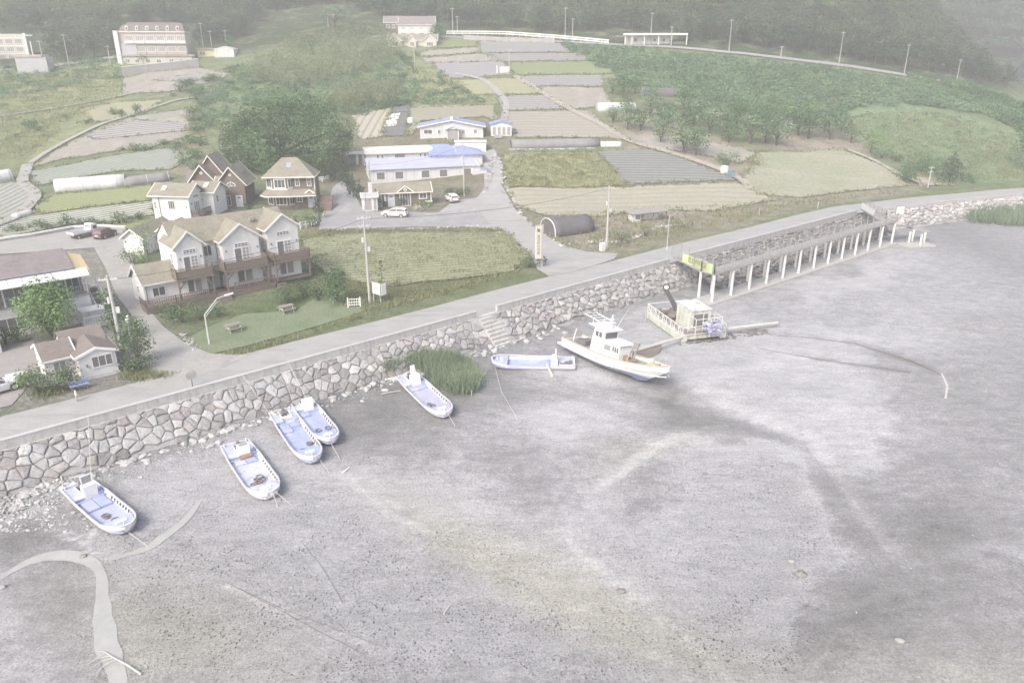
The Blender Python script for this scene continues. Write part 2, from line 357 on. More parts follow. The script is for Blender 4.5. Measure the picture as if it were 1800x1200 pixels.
# ---------------------------------------------------------------- tidal mud
def seg_d(px, py, pts):
    best = np.full(px.shape, 1e9)
    for (x0, y0), (x1, y1) in zip(pts[:-1], pts[1:]):
        dx, dy = x1 - x0, y1 - y0; t = np.clip(((px - x0) * dx + (py - y0) * dy) / (dx * dx + dy * dy + 1e-9), 0, 1)
        best = np.minimum(best, np.hypot(px - x0 - t * dx, py - y0 - t * dy))
    return best
mx_ = np.concatenate([np.arange(-90, -48, 3.0), np.arange(-48, 70, .45), np.arange(70, 200, 1.5), np.arange(200, 900, 20.0)]); my_ = np.concatenate([np.arange(-60, 22, 6.0), np.arange(22, 100, .45), np.arange(100, 190, 1.2), np.arange(190, 900, 20.0)])
MX, MY = np.meshgrid(mx_, my_, indexing='ij'); mpx, mpy = proj(MX, np.maximum(MY, 18), np.full(MX.shape, MUDZ)); mpx = np.where(MY < 18, 900 + 40 * MX, mpx); mpy = np.where(MY < 18, 1500, mpy)
def ell(x, y, rx, ry, rot=0, p=2.0):
    c, s = math.cos(rot), math.sin(rot); a = ((mpx - x) * c + (mpy - y) * s) / rx; b_ = (-(mpx - x) * s + (mpy - y) * c) / ry
    return np.exp(-(a * a + b_ * b_) ** (p / 2))
def fbm(sc, off):
    out = np.zeros(MX.shape); ok = (MY < 190) & (MX < 200)
    it = np.argwhere(ok)
    for i, j in it: out[i, j] = mnoise.fractal(Vector((mx_[i] / sc + off, my_[j] / sc, off * 1.7)), 1.0, 2.0, 4)
    return out
nz1, nz2 = fbm(9.0, 2.2), fbm(3.0, 7.7)
mpx2, mpy2 = mpx + nz1 * 60 + nz2 * 18, mpy + nz1 * 35 + nz2 * 12
_sx, _sy = mpx, mpy; mpx, mpy = mpx2, mpy2
dry = np.full(MX.shape, .42)
for x, y, rx, ry, rot, a in ((1330, 870, 120, 180, .3, .52), (1010, 730, 130, 60, -.3, .30), (1300, 650, 200, 50, .3, .36), (1480, 770, 60, 40, .4, .38), (1180, 1070, 230, 110, .5, .42), (620, 900, 230, 90, .45, .28),
    (480, 860, 130, 70, .2, .14), (850, 870, 160, 90, .2, .10), (350, 1080, 230, 120, .3, .22), (750, 1060, 260, 110, .3, .18), (1500, 480, 140, 25, -.2, .22), (1440, 600, 190, 30, .1, .15), (60, 1140, 70, 90, 0, .08), (1600, 560, 260, 70, -.3, .08), (280, 850, 60, 50, -.6, .2),
    (1250, 740, 230, 22, .12, -.28), (1450, 860, 40, 150, -.5, -.16), (930, 820, 60, 130, .3, -.16), (640, 720, 130, 40, -.4, -.1), (120, 1060, 60, 110, 0, -.22), (40, 950, 110, 30, -.4, -.2), (60, 860, 90, 50, -.3, .30), (1650, 940, 80, 70, .3, -.2), (1420, 1090, 180, 120, -.4, -.22), (1650, 1120, 220, 120, 0, -.1),
    (850, 1000, 120, 90, .5, -.06), (720, 750, 200, 60, .4, -.1), (1150, 870, 90, 40, -.5, -.1), (1720, 700, 160, 160, 0, -.04), (560, 760, 60, 110, -.6, -.08), (1650, 430, 60, 30, 0, -.06), (1100, 640, 90, 40, .4, -.2), (800, 690, 140, 60, .2, -.1)):
    dry += a * ell(x, y, rx, ry, rot)
tanv = np.zeros(MX.shape); rgh = np.full(MX.shape, .45)
for x, y, rx, ry, rot, a in ((330, 1120, 190, 90, .3, .9), (820, 960, 190, 45, .55, .9), (1020, 1050, 150, 60, .6, .8), (1230, 1150, 180, 60, .3, .7), (1680, 1180, 200, 60, 0, .5), (1150, 790, 90, 25, -.5, .5), (250, 1150, 60, 60, 0, .5)): tanv += 1.15 * a * ell(x, y, rx, ry, rot)
for x, y, rx, ry, rot, a in ((700, 1050, 420, 170, .2, .45), (330, 1100, 220, 110, .2, .5), (1330, 930, 130, 220, .3, .45), (1250, 1140, 200, 90, 0, .4), (110, 1090, 90, 140, 0, -.35), (1550, 1080, 260, 180, 0, -.3), (930, 850, 90, 140, .3, -.25), (1600, 700, 250, 160, 0, -.25), (1250, 740, 220, 40, .1, -.3)): rgh += a * ell(x, y, rx, ry, rot)
mpx, mpy = _sx + nz2 * 7, _sy + nz2 * 4
MZ = np.full(MX.shape, MUDZ) + nz1 * .14 * np.clip((60 - np.abs(MY - 60)) / 40, .1, 1)
for pts, w, a, z in (([(1010, 650), (1180, 700), (1330, 735), (1430, 775), (1480, 850), (1520, 910), (1590, 985), (1650, 990), (1730, 960), (1800, 972)], 7, .07, -.08), ([(1180, 705), (1330, 745), (1420, 790), (1470, 860)], 26, -.16, -.14),
    ([(1060, 850), (1110, 815), (1160, 780), (1210, 758), (1270, 745)], 9, .10, -.03), ([(870, 640), (900, 700), (1050, 690), (1180, 700)], 20, -.14, -.1), ([(400, 1025), (520, 1080), (640, 1150)], 6, -.10, 0), ([(400, 1025), (560, 1095), (680, 1140)], 6, -.06, 0),
    ([(528, 950), (565, 995), (602, 1060)], 6, -.10, 0), ([(940, 830), (1010, 960), (1060, 1000), (1190, 1100), (1280, 1190)], 6, -.08, 0), ([(1655, 660), (1665, 680), (1660, 700)], 4, .1, -.03), ([(1320, 580), (1500, 600), (1640, 650)], 6, -.2, -.06), ([(1330, 612), (1600, 655)], 3, -.2, -.03),
    ([(90, 925), (120, 940), (150, 955), (158, 980)], 5, .2, -.05), ([(170, 930), (158, 955)], 4, .2, -.05), ([(1630, 380), (1720, 430), (1800, 470)], 30, -.12, 0), ([(1180, 690), (1250, 668), (1330, 645), (1420, 636), (1500, 610)], 7, -.10, -.03), ([(1500, 868), (1560, 836), (1650, 806), (1800, 795)], 8, -.09, -.03), ([(1400, 752), (1480, 712), (1560, 705), (1660, 690), (1800, 735)], 7, -.09, -.03), ([(1560, 705), (1610, 670), (1700, 655)], 5, -.07, 0), ([(870, 642), (800, 715), (740, 745), (700, 800)], 8, -.10, -.03), ([(590, 815), (640, 860), (690, 905), (760, 930)], 6, -.08, -.02), ([(1420, 1185), (1460, 1110), (1540, 1060), (1640, 1045)], 7, -.08, -.02)):
    g_ = np.exp(-(seg_d(mpx, mpy, pts) / w) ** 2); dry += a * g_; MZ += z * g_; rgh -= .5 * g_
# shore apron: mud rises a little to the foot of the stones
wd_, wa_ = wall_dist(MX, MY); apron = np.clip((5.2 + wd_) / 3.2 + nz2 * .3, 0, 1); apron = np.where((wa_ < 125), apron, apron * .6) * (MY < 190)
MZ += apron * .42; rgh += apron * .6; dry -= .05 * apron
MZ = np.where(wd_ > .5, MUDZ - .6, MZ); MZ = np.where((MY > 200) | (MX > 200), MUDZ - .1, MZ)
def mud_mat():
    m, nt, b = nmat('tidal_mud'); co = N(nt, 'ShaderNodeTexCoord').outputs['Object']
    a = N(nt, 'ShaderNodeSeparateColor'); at_ = N(nt, 'ShaderNodeAttribute', attribute_name='mud'); L(nt, at_.outputs['Color'], a.inputs[0])
    n1 = noisef(nt, co, .8, 6, .75); n2 = noisef(nt, co, 3.4, 7, .85); n3 = noisef(nt, co, 7.5, 5, .85)
    s1 = N(nt, 'ShaderNodeMath', operation='MULTIPLY_ADD'); L(nt, n1, s1.inputs[0]); s1.inputs[1].default_value = .42; L(nt, a.outputs[0], s1.inputs[2])
    k = N(nt, 'ShaderNodeMath', operation='MULTIPLY_ADD'); L(nt, n2, k.inputs[0]); k.inputs[1].default_value = .52; L(nt, s1.outputs[0], k.inputs[2])
    col = ramp(nt, k.outputs[0], [(.36, (.138, .136, .129)), (.62, (.196, .194, .188)), (.86, (.283, .280, .284)), (1.0, (.40, .398, .405))])
    tn = N(nt, 'ShaderNodeMath', operation='MULTIPLY'); L(nt, a.outputs[1], tn.inputs[0]); L(nt, n2, tn.inputs[1]); col = mixc(nt, tn.outputs[0], col, (.44, .42, .335))
    st1 = ramp(nt, noisef(nt, co, .55, 9, .78, (1, 2.2, 1)), [(.34, .80), (.66, 1.20)]); col = mixc(nt, 1.0, col, st1, 'MULTIPLY')
    # crab holes and clods
    vo = N(nt, 'ShaderNodeTexVoronoi'); vo.inputs['Scale'].default_value = 5.4; L(nt, co, vo.inputs['Vector'])
    wv = N(nt, 'ShaderNodeTexVoronoi'); wv.inputs['Scale'].default_value = 3.4
    mp = N(nt, 'ShaderNodeMapping'); mp.inputs['Rotation'].default_value = (0, 0, .8); mp.inputs['Scale'].default_value = (1, .55, 1); L(nt, co, mp.inputs[0]); L(nt, mp.outputs[0], wv.inputs['Vector'])
    h1 = ramp(nt, vo.outputs['Distance'], [(.12, 1.0), (.27, 0.0)]); h2 = ramp(nt, wv.outputs['Distance'], [(.12, .8), (.22, 0.0)])
    hm = N(nt, 'ShaderNodeMath', operation='MAXIMUM'); L(nt, h1, hm.inputs[0]); L(nt, h2, hm.inputs[1])
    gate = ramp(nt, noisef(nt, co, .42, 6, .7), [(.42, .08), (.60, 1.0)]); hg = N(nt, 'ShaderNodeMath', operation='MULTIPLY'); L(nt, hm.outputs[0], hg.inputs[0]); L(nt, gate, hg.inputs[1])
    hr = N(nt, 'ShaderNodeMath', operation='MULTIPLY', use_clamp=True); L(nt, hg.outputs[0], hr.inputs[0]); L(nt, a.outputs[2], hr.inputs[1])
    col = mixc(nt, hr.outputs[0], col, (.115, .112, .107))
    lt = ramp(nt, n3, [(.60, 0.0), (.75, .55)]); lr = N(nt, 'ShaderNodeMath', operation='MULTIPLY', use_clamp=True); L(nt, lt, lr.inputs[0]); L(nt, a.outputs[2], lr.inputs[1]); col = mixc(nt, lr.outputs[0], col, (.42, .42, .42))
    fs = ramp(nt, n3, [(.32, .62), (.5, 1.0), (.68, 1.36)]); col = mixc(nt, 1.0, col, fs, 'MULTIPLY')
    L(nt, col, b.inputs['Base Color']); b.inputs['Specular IOR Level'].default_value = .25
    rr = ramp(nt, a.outputs[0], [(.2, .45), (.6, .85)]); L(nt, rr, b.inputs['Roughness'])
    hh = N(nt, 'ShaderNodeMath', operation='MULTIPLY_ADD'); L(nt, hr.outputs[0], hh.inputs[0]); hh.inputs[1].default_value = -1.0; L(nt, n2, hh.inputs[2])
    hs = N(nt, 'ShaderNodeMath', operation='MULTIPLY'); L(nt, hh.outputs[0], hs.inputs[0]); L(nt, a.outputs[2], hs.inputs[1])
    bump(nt, b, hs.outputs[0], 1.0, .22); return m
MZ += nz2 * .035 * (MY < 190); dry = .40 + (dry - .42) * 1.15
attr = np.stack([np.clip(dry, 0, 1), np.clip(tanv, 0, 1), np.clip(rgh, .05, 1.2)], -1).reshape(-1, 3)
wc = wd_[:-1, :-1] < 3
mud = tag(link('tidal_mud', grid_mesh('tidal_mud', np.stack([MX, MY, MZ], -1), mud_mat(), attrs={'mud': attr}, keep=wc | (MX[:-1, :-1] > 200))), kind='structure')
def mudz(x, y):
    i = int(np.clip(np.searchsorted(mx_, x), 0, len(mx_) - 1)); j = int(np.clip(np.searchsorted(my_, y), 0, len(my_) - 1)); return float(MZ[i, j])
def Gm(px, py): p = G(px, py, MUDZ); p = G(px, py, mudz(p.x, p.y)); return p
# silt creeks
silt = mat('wet_silt', (.40, .40, .378), (.345, .347, .328), scale=1.2, rough=.35, fine=(9, .06))
def ribbon(name, pts, widths, m, z=.02, zf=None, n=6):
    P = []; W_ = []
    for k in range(len(pts) - 1):
        for j in range(n):
            f = j / n
            p0 = pts[max(k - 1, 0)]; p1 = pts[k]; p2 = pts[k + 1]; p3 = pts[min(k + 2, len(pts) - 1)]
            P.append([.5 * (2 * p1[i] + (p2[i] - p0[i]) * f + (2 * p0[i] - 5 * p1[i] + 4 * p2[i] - p3[i]) * f * f + (3 * p1[i] - p0[i] - 3 * p2[i] + p3[i]) * f ** 3) for i in (0, 1)]); W_.append(widths[k] + (widths[k + 1] - widths[k]) * f)
    P.append(list(pts[-1])); W_.append(widths[-1]); P = np.array(P); D = np.gradient(P, axis=0); D /= np.linalg.norm(D, axis=1)[:, None]; Nn = np.stack([-D[:, 1], D[:, 0]], 1)
    rows = []
    for k in range(len(P)):
        w0, w1 = (W_[k] * .5 * (1 + .22 * mnoise.noise(Vector((k * .35, s_, 4)))) for s_ in (1, 9))
        row = []
        for f in (-1, -.5, 0, .5, 1):
            q = P[k] + Nn[k] * (w0 if f < 0 else w1) * f; row.append((q[0], q[1], (zf(q[0], q[1]) if zf else 0) + z))
        rows.append(row)
    return link(name, grid_mesh(name, np.array(rows), m))
def pxw(pts, z=MUDZ): return [tuple(G(x, y, z))[:2] for x, y in pts]
zsilt = lambda x, y: max(mudz(x, y), mudz(x + .4, y), mudz(x, y + .4), mudz(x - .4, y), mudz(x, y - .4))
tag(ribbon('creek', pxw([(-30, 1040), (20, 1005), (60, 985), (105, 976), (150, 984), (176, 1005), (180, 1050), (182, 1090), (190, 1140), (205, 1180), (212, 1240)]), [.3, .45, .8, 1.0, .8, .5, .7, 1.0, 1.1, .8, .7], silt, .015, zsilt), kind='structure')
tag(ribbon('creek', pxw([(352, 880), (325, 915), (290, 942), (262, 962), (225, 974), (195, 984)]), [.3, .55, .7, .6, .35, .2], silt, .015, zsilt), kind='structure')
# ---------------------------------------------------------------- roads, yards, fields
concrete = mat('road_concrete', (.375, .37, .36), (.325, .32, .312), scale=.5, rough=.9, stretch=None, streak=((.29, .285, .272), .7, (.25, 1.2, 1)), fine=(5, .07))
asphalt = mat('yard_asphalt', (.32, .318, .32), (.27, .268, .27), scale=.4, rough=.9, streak=((.37, .36, .35), .6, (1, .3, 1)), fine=(5, .08))
gravel_m = mat('gravel_lane', (.37, .362, .335), (.305, .297, .28), scale=.7, rough=.95, fine=(6, .12), bmp=.03)
def drape(name, pts, m, off=.06, grid=2.0, world=False, jitter=0.0, sub=0):
    """a patch of ground cover laid over the terrain, its outline traced point by point"""
    pp = [Vector(p) for p in pts] if world else Ws(pts)
    if jitter:
        q = []
        for i, a in enumerate(pp):
            b = pp[(i + 1) % len(pp)]; n = max(1, int((b - a).length / 3)); d = (b - a); e = Vector((-d.y, d.x, 0)).normalized() if d.length > 0 else Vector()
            for k in range(n):
                p = a + d * (k / n); q.append(p + e * (mnoise.noise(p * .35) * jitter if k else 0))
        pp = q
    bm = bmesh.new(); vs = [bm.verts.new((p.x, p.y, 0)) for p in pp]
    bmesh.ops.triangle_fill(bm, use_beauty=True, edges=[bm.edges.new((vs[i], vs[(i + 1) % len(vs)])) for i in range(len(vs))])
    for ax in (0, 1):
        lo = min(p[ax] for p in pp); hi = max(p[ax] for p in pp); g = math.floor(lo / grid) * grid + grid
        while g < hi:
            co = [0, 0, 0]; co[ax] = g; no = [0, 0, 0]; no[ax] = 1
            bmesh.ops.bisect_plane(bm, geom=bm.verts[:] + bm.edges[:] + bm.faces[:], plane_co=co, plane_no=no); g += grid
    z = T([v.co.x for v in bm.verts], [v.co.y for v in bm.verts])
    for v, h in zip(bm.verts, z): v.co.z = float(h) + off
    bmesh.ops.recalc_face_normals(bm, faces=bm.faces)
    if sum(f.normal.z for f in bm.faces) < 0: bmesh.ops.reverse_faces(bm, faces=bm.faces)
    me = bpy.data.meshes.new(name); bm.to_mesh(me); bm.free(); me.polygons.foreach_set('use_smooth', [True] * len(me.polygons)); me.materials.append(m)
    return link(name, me)
# shore road: a strip along the wall
rows = []
for s in np.arange(-30, 330, 3.0):
    p, r, w = wall_at(max(s, 0)); p = p + r * min(s, 0)
    wd = 6.0 + (1.0 if s > 130 else 0) * 0 + .12 * math.sin(s * .21)
    rows.append([(p[0] + w[0] * n, p[1] + w[1] * n, .035 - .005 * abs(n - 3)) for n in (.3, 1.5, 3, 4.5, wd)])
tag(link('shore_road', grid_mesh('shore_road', np.array(rows), concrete)), kind='structure')
def gpts(pts, z=0): return pts
tag(drape('village_road', [(965, 486), (945, 474), (935, 452), (905, 428), (868, 402), (800, 398), (690, 400), (600, 402), (560, 404), (566, 378), (585, 330), (600, 318), (618, 330), (640, 372), (770, 374), (800, 352), (838, 348), (852, 330), (850, 290), (846, 268), (868, 262), (884, 290), (884, 330), (905, 368), (945, 405), (985, 430), (1030, 443), (1085, 446), (1080, 456), (1010, 478)], concrete, .05), kind='structure')
tag(drape('parking_yard', [(570, 398), (574, 372), (592, 332), (616, 340), (642, 372), (768, 376), (836, 362), (862, 396), (800, 396), (690, 397)], asphalt, .075), kind='structure')
tag(drape('lane', [(440, 624), (432, 628), (380, 652), (300, 678), (262, 684), (254, 660), (246, 610), (236, 560), (205, 520), (185, 470), (165, 436), (20, 446), (-30, 450), (-30, 428), (60, 414), (130, 402), (215, 402), (222, 430), (236, 465), (240, 505), (258, 540), (288, 575), (330, 606), (370, 622)], gravel_m, .045), kind='structure')
tag(drape('inn_yard', [(-60, 610), (-20, 604), (60, 600), (75, 640), (40, 690), (20, 712), (-60, 730)], mat('yard_dirt', (.33, .31, .30), (.28, .265, .26), scale=.6, fine=(5, .1), rough=.95), .015, jitter=.5), kind='structure')
tag(drape('lawn', [(325, 596), (372, 572), (430, 552), (520, 545), (560, 520), (620, 528), (664, 538), (600, 560), (520, 584), (440, 606), (372, 622), (345, 616)], mat('lawn', (.150, .195, .112), (.20, .225, .145), scale=.35, rough=.95, fine=(5, .28), bmp=.03), .02, jitter=.4), kind='structure')
# hill road with its verge
def strip(name, pts, w, m, off=.1):
    pp = [(p.x, p.y) for p in Ws(pts)]
    return tag(ribbon(name, pp, [w] * len(pp), m, off, lambda x, y: T1(x, y) + .15, n=8), kind='structure')
strip('hill_road', [(-40, 128), (40, 121), (120, 113), (212, 100)], 4.0, concrete)
strip('hill_road', [(655, 66), (785, 66), (880, 70), (980, 74), (1090, 80), (1180, 84), (1280, 93), (1380, 104), (1480, 116), (1590, 133), (1690, 152)], 2.6, asphalt)
strip('farm_path', [(50, 290), (40, 320), (62, 345), (30, 380), (-20, 402)], 2.0, gravel_m)
strip('farm_path', [(52, 288), (100, 258), (172, 222), (215, 208), (300, 180), (345, 172)], 1.2, gravel_m, .06)
strip('farm_path', [(800, 130), (850, 142), (880, 168), (890, 190), (875, 245)], 1.6, gravel_m)
strip('farm_path', [(905, 134), (960, 168), (1000, 192), (1060, 222), (1110, 250), (1180, 270), (1290, 310), (1320, 335)], 1.8, mat('path_dirt', (.40, .37, .32), (.34, .31, .27), scale=.5, fine=(4, .12)))
strip('farm_path', [(0, 205), (90, 192), (170, 178), (260, 158)], .9, gravel_m, .06)
strip('farm_path', [(1490, 264), (1540, 285), (1590, 312), (1640, 328)], 1.2, MATS['path_dirt'])
soil = mat('soil', (.315, .298, .258), (.26, .247, .213), scale=.5, rough=.95, fine=(3, .15), streak=((.36, .33, .30), .35, (1, .3, 1)), bmp=.05)
def fang(a, b): p, q = Ws([a, b]); return math.atan2(q.y - p.y, q.x - p.x)
_fi = [0]
FIELDS = []
def field(pts, m, jit=.9, off=.10):
    FIELDS.append(pts); return tag(drape('field', pts, m, off, jitter=jit), kind='structure')
SOILC, MULCH, CROP, LINE = (.31, .285, .25), (.20, .20, .205), (.17, .20, .12), (.42, .41, .40)
field([(888, 270), (1048, 268), (1100, 326), (888, 331)], rowmat('crop_rows', (.25, .265, .15), (.31, .30, .19), fang((888, 300), (1070, 298)), .8, c3=(.20, .25, .12)))
field([(1050, 266), (1135, 262), (1180, 272), (1298, 319), (1102, 325)], rowmat('mulch_rows', (.17, .175, .18), (.29, .285, .27), fang((1070, 288), (1230, 290)), 1.5, .55, c3=(.2, .22, .18)))
field([(880, 197), (1030, 195), (1108, 248), (1060, 242), (905, 242)], rowmat('soil_rows', (.31, .292, .25), (.335, .317, .27), fang((890, 220), (1060, 220)), 2.4))
field([(874, 170), (960, 168), (992, 192), (880, 195)], rowmat('mulch_rows_grey', (.24, .24, .25), (.33, .31, .29), fang((880, 185), (980, 183)), 1.8))
field([(805, 142), (916, 138), (952, 165), (828, 168)], rowmat('crop_rows_pale', (.30, .305, .19), (.265, .285, .175), fang((815, 155), (940, 152)), 1.6, c3=(.33, .32, .22)))
field([(738, 104), (856, 94), (884, 108), (760, 112)], soil)
field([(760, 112), (884, 108), (906, 132), (792, 139)], rowmat('mulch_rows_blue', (.25, .25, .26), (.30, .29, .285), fang((770, 125), (900, 120)), 2.0))
field([(944, 153), (1060, 155), (1078, 188), (1002, 192)], soil)
field([(904, 135), (1056, 132), (1062, 152), (932, 152)], rowmat('mulch_rows_dim', (.24, .24, .245), (.30, .285, .27), fang((910, 143), (1056, 142)), 2.0))
field([(893, 112), (1062, 108), (1092, 130), (902, 132)], rowmat('crop_rows_green', (.20, .24, .13), (.25, .27, .15), fang((900, 116), (960, 131)), 1.6, c3=(.17, .22, .13)))
field([(840, 73), (985, 76), (1010, 92), (846, 94)], rowmat('mulch_rows_far', (.245, .245, .25), (.28, .275, .265), fang((850, 84), (1000, 84)), 2.5))
field([(852, 95), (1016, 94), (1062, 106), (872, 110)], rowmat('mulch_rows_farther', (.235, .23, .23), (.28, .27, .26), fang((860, 102), (1040, 101)), 2.5))
field([(780, 66), (834, 66), (842, 82), (760, 86)], rowmat('crop_far', (.17, .21, .11), (.22, .25, .13), fang((780, 75), (830, 75)), 2.0))
field([(745, 90), (842, 84), (846, 92), (740, 100)], soil)
field([(892, 333), (1120, 329), (1300, 323), (1368, 352), (1250, 372), (1150, 368), (1050, 382), (960, 380), (905, 362)], rowmat('dry_rows', (.33, .312, .255), (.38, .36, .29), fang((900, 350), (1300, 345)), 2.6, .3, c3=(.28, .28, .2)))
field([(1332, 268), (1480, 264), (1555, 292), (1600, 326), (1500, 336), (1410, 348), (1330, 342), (1306, 322)], mat('meadow', (.305, .30, .225), (.25, .275, .18), scale=.12, rough=.95, fine=(1.6, .2), streak=((.36, .335, .27), .12, (.5, 1.5, 1))))
field([(52, 296), (105, 262), (172, 228), (240, 205), (335, 192), (340, 236), (260, 262), (215, 264), (110, 280)], soil)
field([(150, 238), (240, 212), (336, 218), (336, 230), (240, 240), (170, 246)], rowmat('mulch_strips', (.22, .21, .22), (.38, .36, .34), fang((170, 240), (330, 224)), 2.2), off=.18)
field([(50, 302), (215, 272), (325, 258), (338, 276), (300, 298), (200, 302), (66, 326)], rowmat('mulch_green_rows', (.23, .25, .22), (.37, .37, .34), fang((60, 308), (320, 264)), 1.3, c3=(.2, .25, .18)))
field([(-30, 328), (44, 318), (74, 348), (50, 366), (-30, 402)], rowmat('mulch_left_rows', (.25, .255, .24), (.40, .40, .37), fang((-10, 372), (60, 336)), 1.4, c3=(.24, .26, .2)))
field([(62, 362), (98, 342), (200, 334), (268, 326), (270, 352), (160, 364), (68, 378)], rowmat('crop_left', (.22, .26, .13), (.29, .30, .17), fang((70, 368), (260, 340)), 1.2))
field([(-30, 402), (60, 380), (160, 366), (270, 354), (272, 378), (200, 390), (120, 396), (40, 412), (-30, 424)], rowmat('white_mulch_rows', (.20, .21, .16), (.56, .56, .52), fang((0, 404), (265, 362)), 1.25, .5, c3=(.22, .24, .16)))
field([(218, 138), (262, 128), (350, 120), (408, 131), (372, 146), (300, 161), (216, 166)], soil)
field([(270, 142), (350, 130), (388, 134), (340, 144)], rowmat('mulch_hotel', (.25, .25, .265), (.34, .325, .31), fang((270, 142), (380, 132)), 2.2), off=.2)
field([(138, 192), (210, 180), (288, 176), (250, 200), (168, 216)], mat('stubble', (.33, .31, .21), (.28, .29, .18), scale=.3, fine=(3, .12)))
field([(530, 420), (600, 412), (760, 408), (888, 406), (926, 450), (902, 478), (800, 492), (690, 504), (590, 488), (560, 470), (536, 448)], rowmat('garden_rows', (.21, .23, .14), (.34, .34, .24), fang((560, 470), (900, 445)), 1.1, .5, c3=(.24, .26, .16), scale=.5), jit=1.0)
field([(618, 204), (690, 190), (672, 240), (634, 246)], rowmat('tan_rows', (.27, .26, .21), (.40, .38, .31), fang((640, 243), (668, 195)), 1.9, .3))
field([(692, 189), (720, 187), (716, 240), (668, 240)], mat('black_mulch', (.14, .14, .145), (.18, .175, .17), scale=.8))
field([(674, 224), (686, 202), (704, 199), (696, 222)], mat('white_sheet', (.72, .72, .70), (.62, .62, .60), scale=1.5), jit=0, off=.16)
field([(722, 191), (868, 186), (874, 214), (850, 206), (740, 214), (722, 240), (714, 232)], mat('soil_olive', (.31, .29, .23), (.27, .26, .19), scale=.4, fine=(3, .12)))
field([(1108, 236), (1180, 240), (1330, 270), (1300, 288), (1190, 266), (1120, 256)], soil)
field([(1200, 195), (1300, 200), (1340, 206), (1250, 206)], soil)
field([(1616, 328), (1610, 312), (1640, 312), (1680, 326)], MATS['path_dirt'])

# ---------------------------------------------------------------- sea wall, stones, stairs
wallc = mat('seawall_concrete', (.54, .525, .505), (.44, .43, .415), scale=1.2, rough=.9, streak=((.36, .355, .345), 1.4, (2.2, 2.2, .12)), fine=(4, .1), bmp=.02)
capc = mat('seawall_cap', (.50, .49, .475), (.42, .412, .40), scale=.8, rough=.85, fine=(5, .06))
def s_of(px, py, z): p = G(px, py, z); return float(wall_dist(p.x, p.y)[1])
def sea_wall(label, s0, s1, h=.76):
    top, body = MB(), MB(); ss = list(np.arange(s0, s1, 2.0)) + [s1]
    def ring(s, a, b, z0, z1): p, r, w = wall_at(s); return [(p[0] + w[0] * n, p[1] + w[1] * n, z) for n, z in ((a, z0), (b, z0), (b, z1), (a, z1))]
    body.loft([ring(s, -.02, .28, -.35, h - .06) for s in ss]); top.loft([ring(s, -.05, .32, h - .06, h) for s in ss])
    o = body.build('sea_wall', wallc); tag(o, label, 'sea wall', 'concrete sea wall along the shore road')
    top.build('coping', capc, o); return o
SA, SB, SC_, SD = 0.0, s_of(838, 545, .9), s_of(874, 535, .9), s_of(1170, 451, .9)
SE, SF = s_of(1205, 443, .9), s_of(1508, 368, .9)
sea_wall('long streaked concrete parapet above the fitted stones and the moored skiffs', -0.0, SB)
sea_wall('streaked concrete parapet between the shore steps and the boardwalk', SC_, SD)
sea_wall('pale concrete parapet behind the boardwalk and its rubble slope', SE, SF)
sea_wall('low far stretch of concrete parapet past the boardwalk, above the marsh grass', SF + 4, WALL_LEN - 160, .35)
def clip(poly, px, py, nx, ny):
    out = []
    for i in range(len(poly)):
        a, b = poly[i], poly[(i + 1) % len(poly)]; da = (a[0] - px) * nx + (a[1] - py) * ny; db = (b[0] - px) * nx + (b[1] - py) * ny
        if da <= 0: out.append(a)
        if da * db < 0: t = da / (da - db); out.append((a[0] + (b[0] - a[0]) * t, a[1] + (b[1] - a[1]) * t))
    return out
stone_m, nt, b = nmat('revetment_stone'); co = N(nt, 'ShaderNodeTexCoord').outputs['Object']; at_ = N(nt, 'ShaderNodeAttribute', attribute_name='stone').outputs['Color']
f_ = ramp(nt, noisef(nt, co, 2.2, 6, .7), [(.3, .80), (.7, 1.18)]); c_ = mixc(nt, 1.0, at_, f_, 'MULTIPLY'); f2 = ramp(nt, noisef(nt, co, 9, 4, .7), [(.35, .88), (.65, 1.1)]); c_ = mixc(nt, 1.0, c_, f2, 'MULTIPLY')
L(nt, c_, b.inputs['Base Color']); b.inputs['Roughness'].default_value = .92; b.inputs['Specular IOR Level'].default_value = .15; bump(nt, b, noisef(nt, co, 3.5, 6, .7), .7, .12)
mortar = mat('stone_bed', (.36, .355, .35), (.30, .295, .29), scale=2, rough=.95)
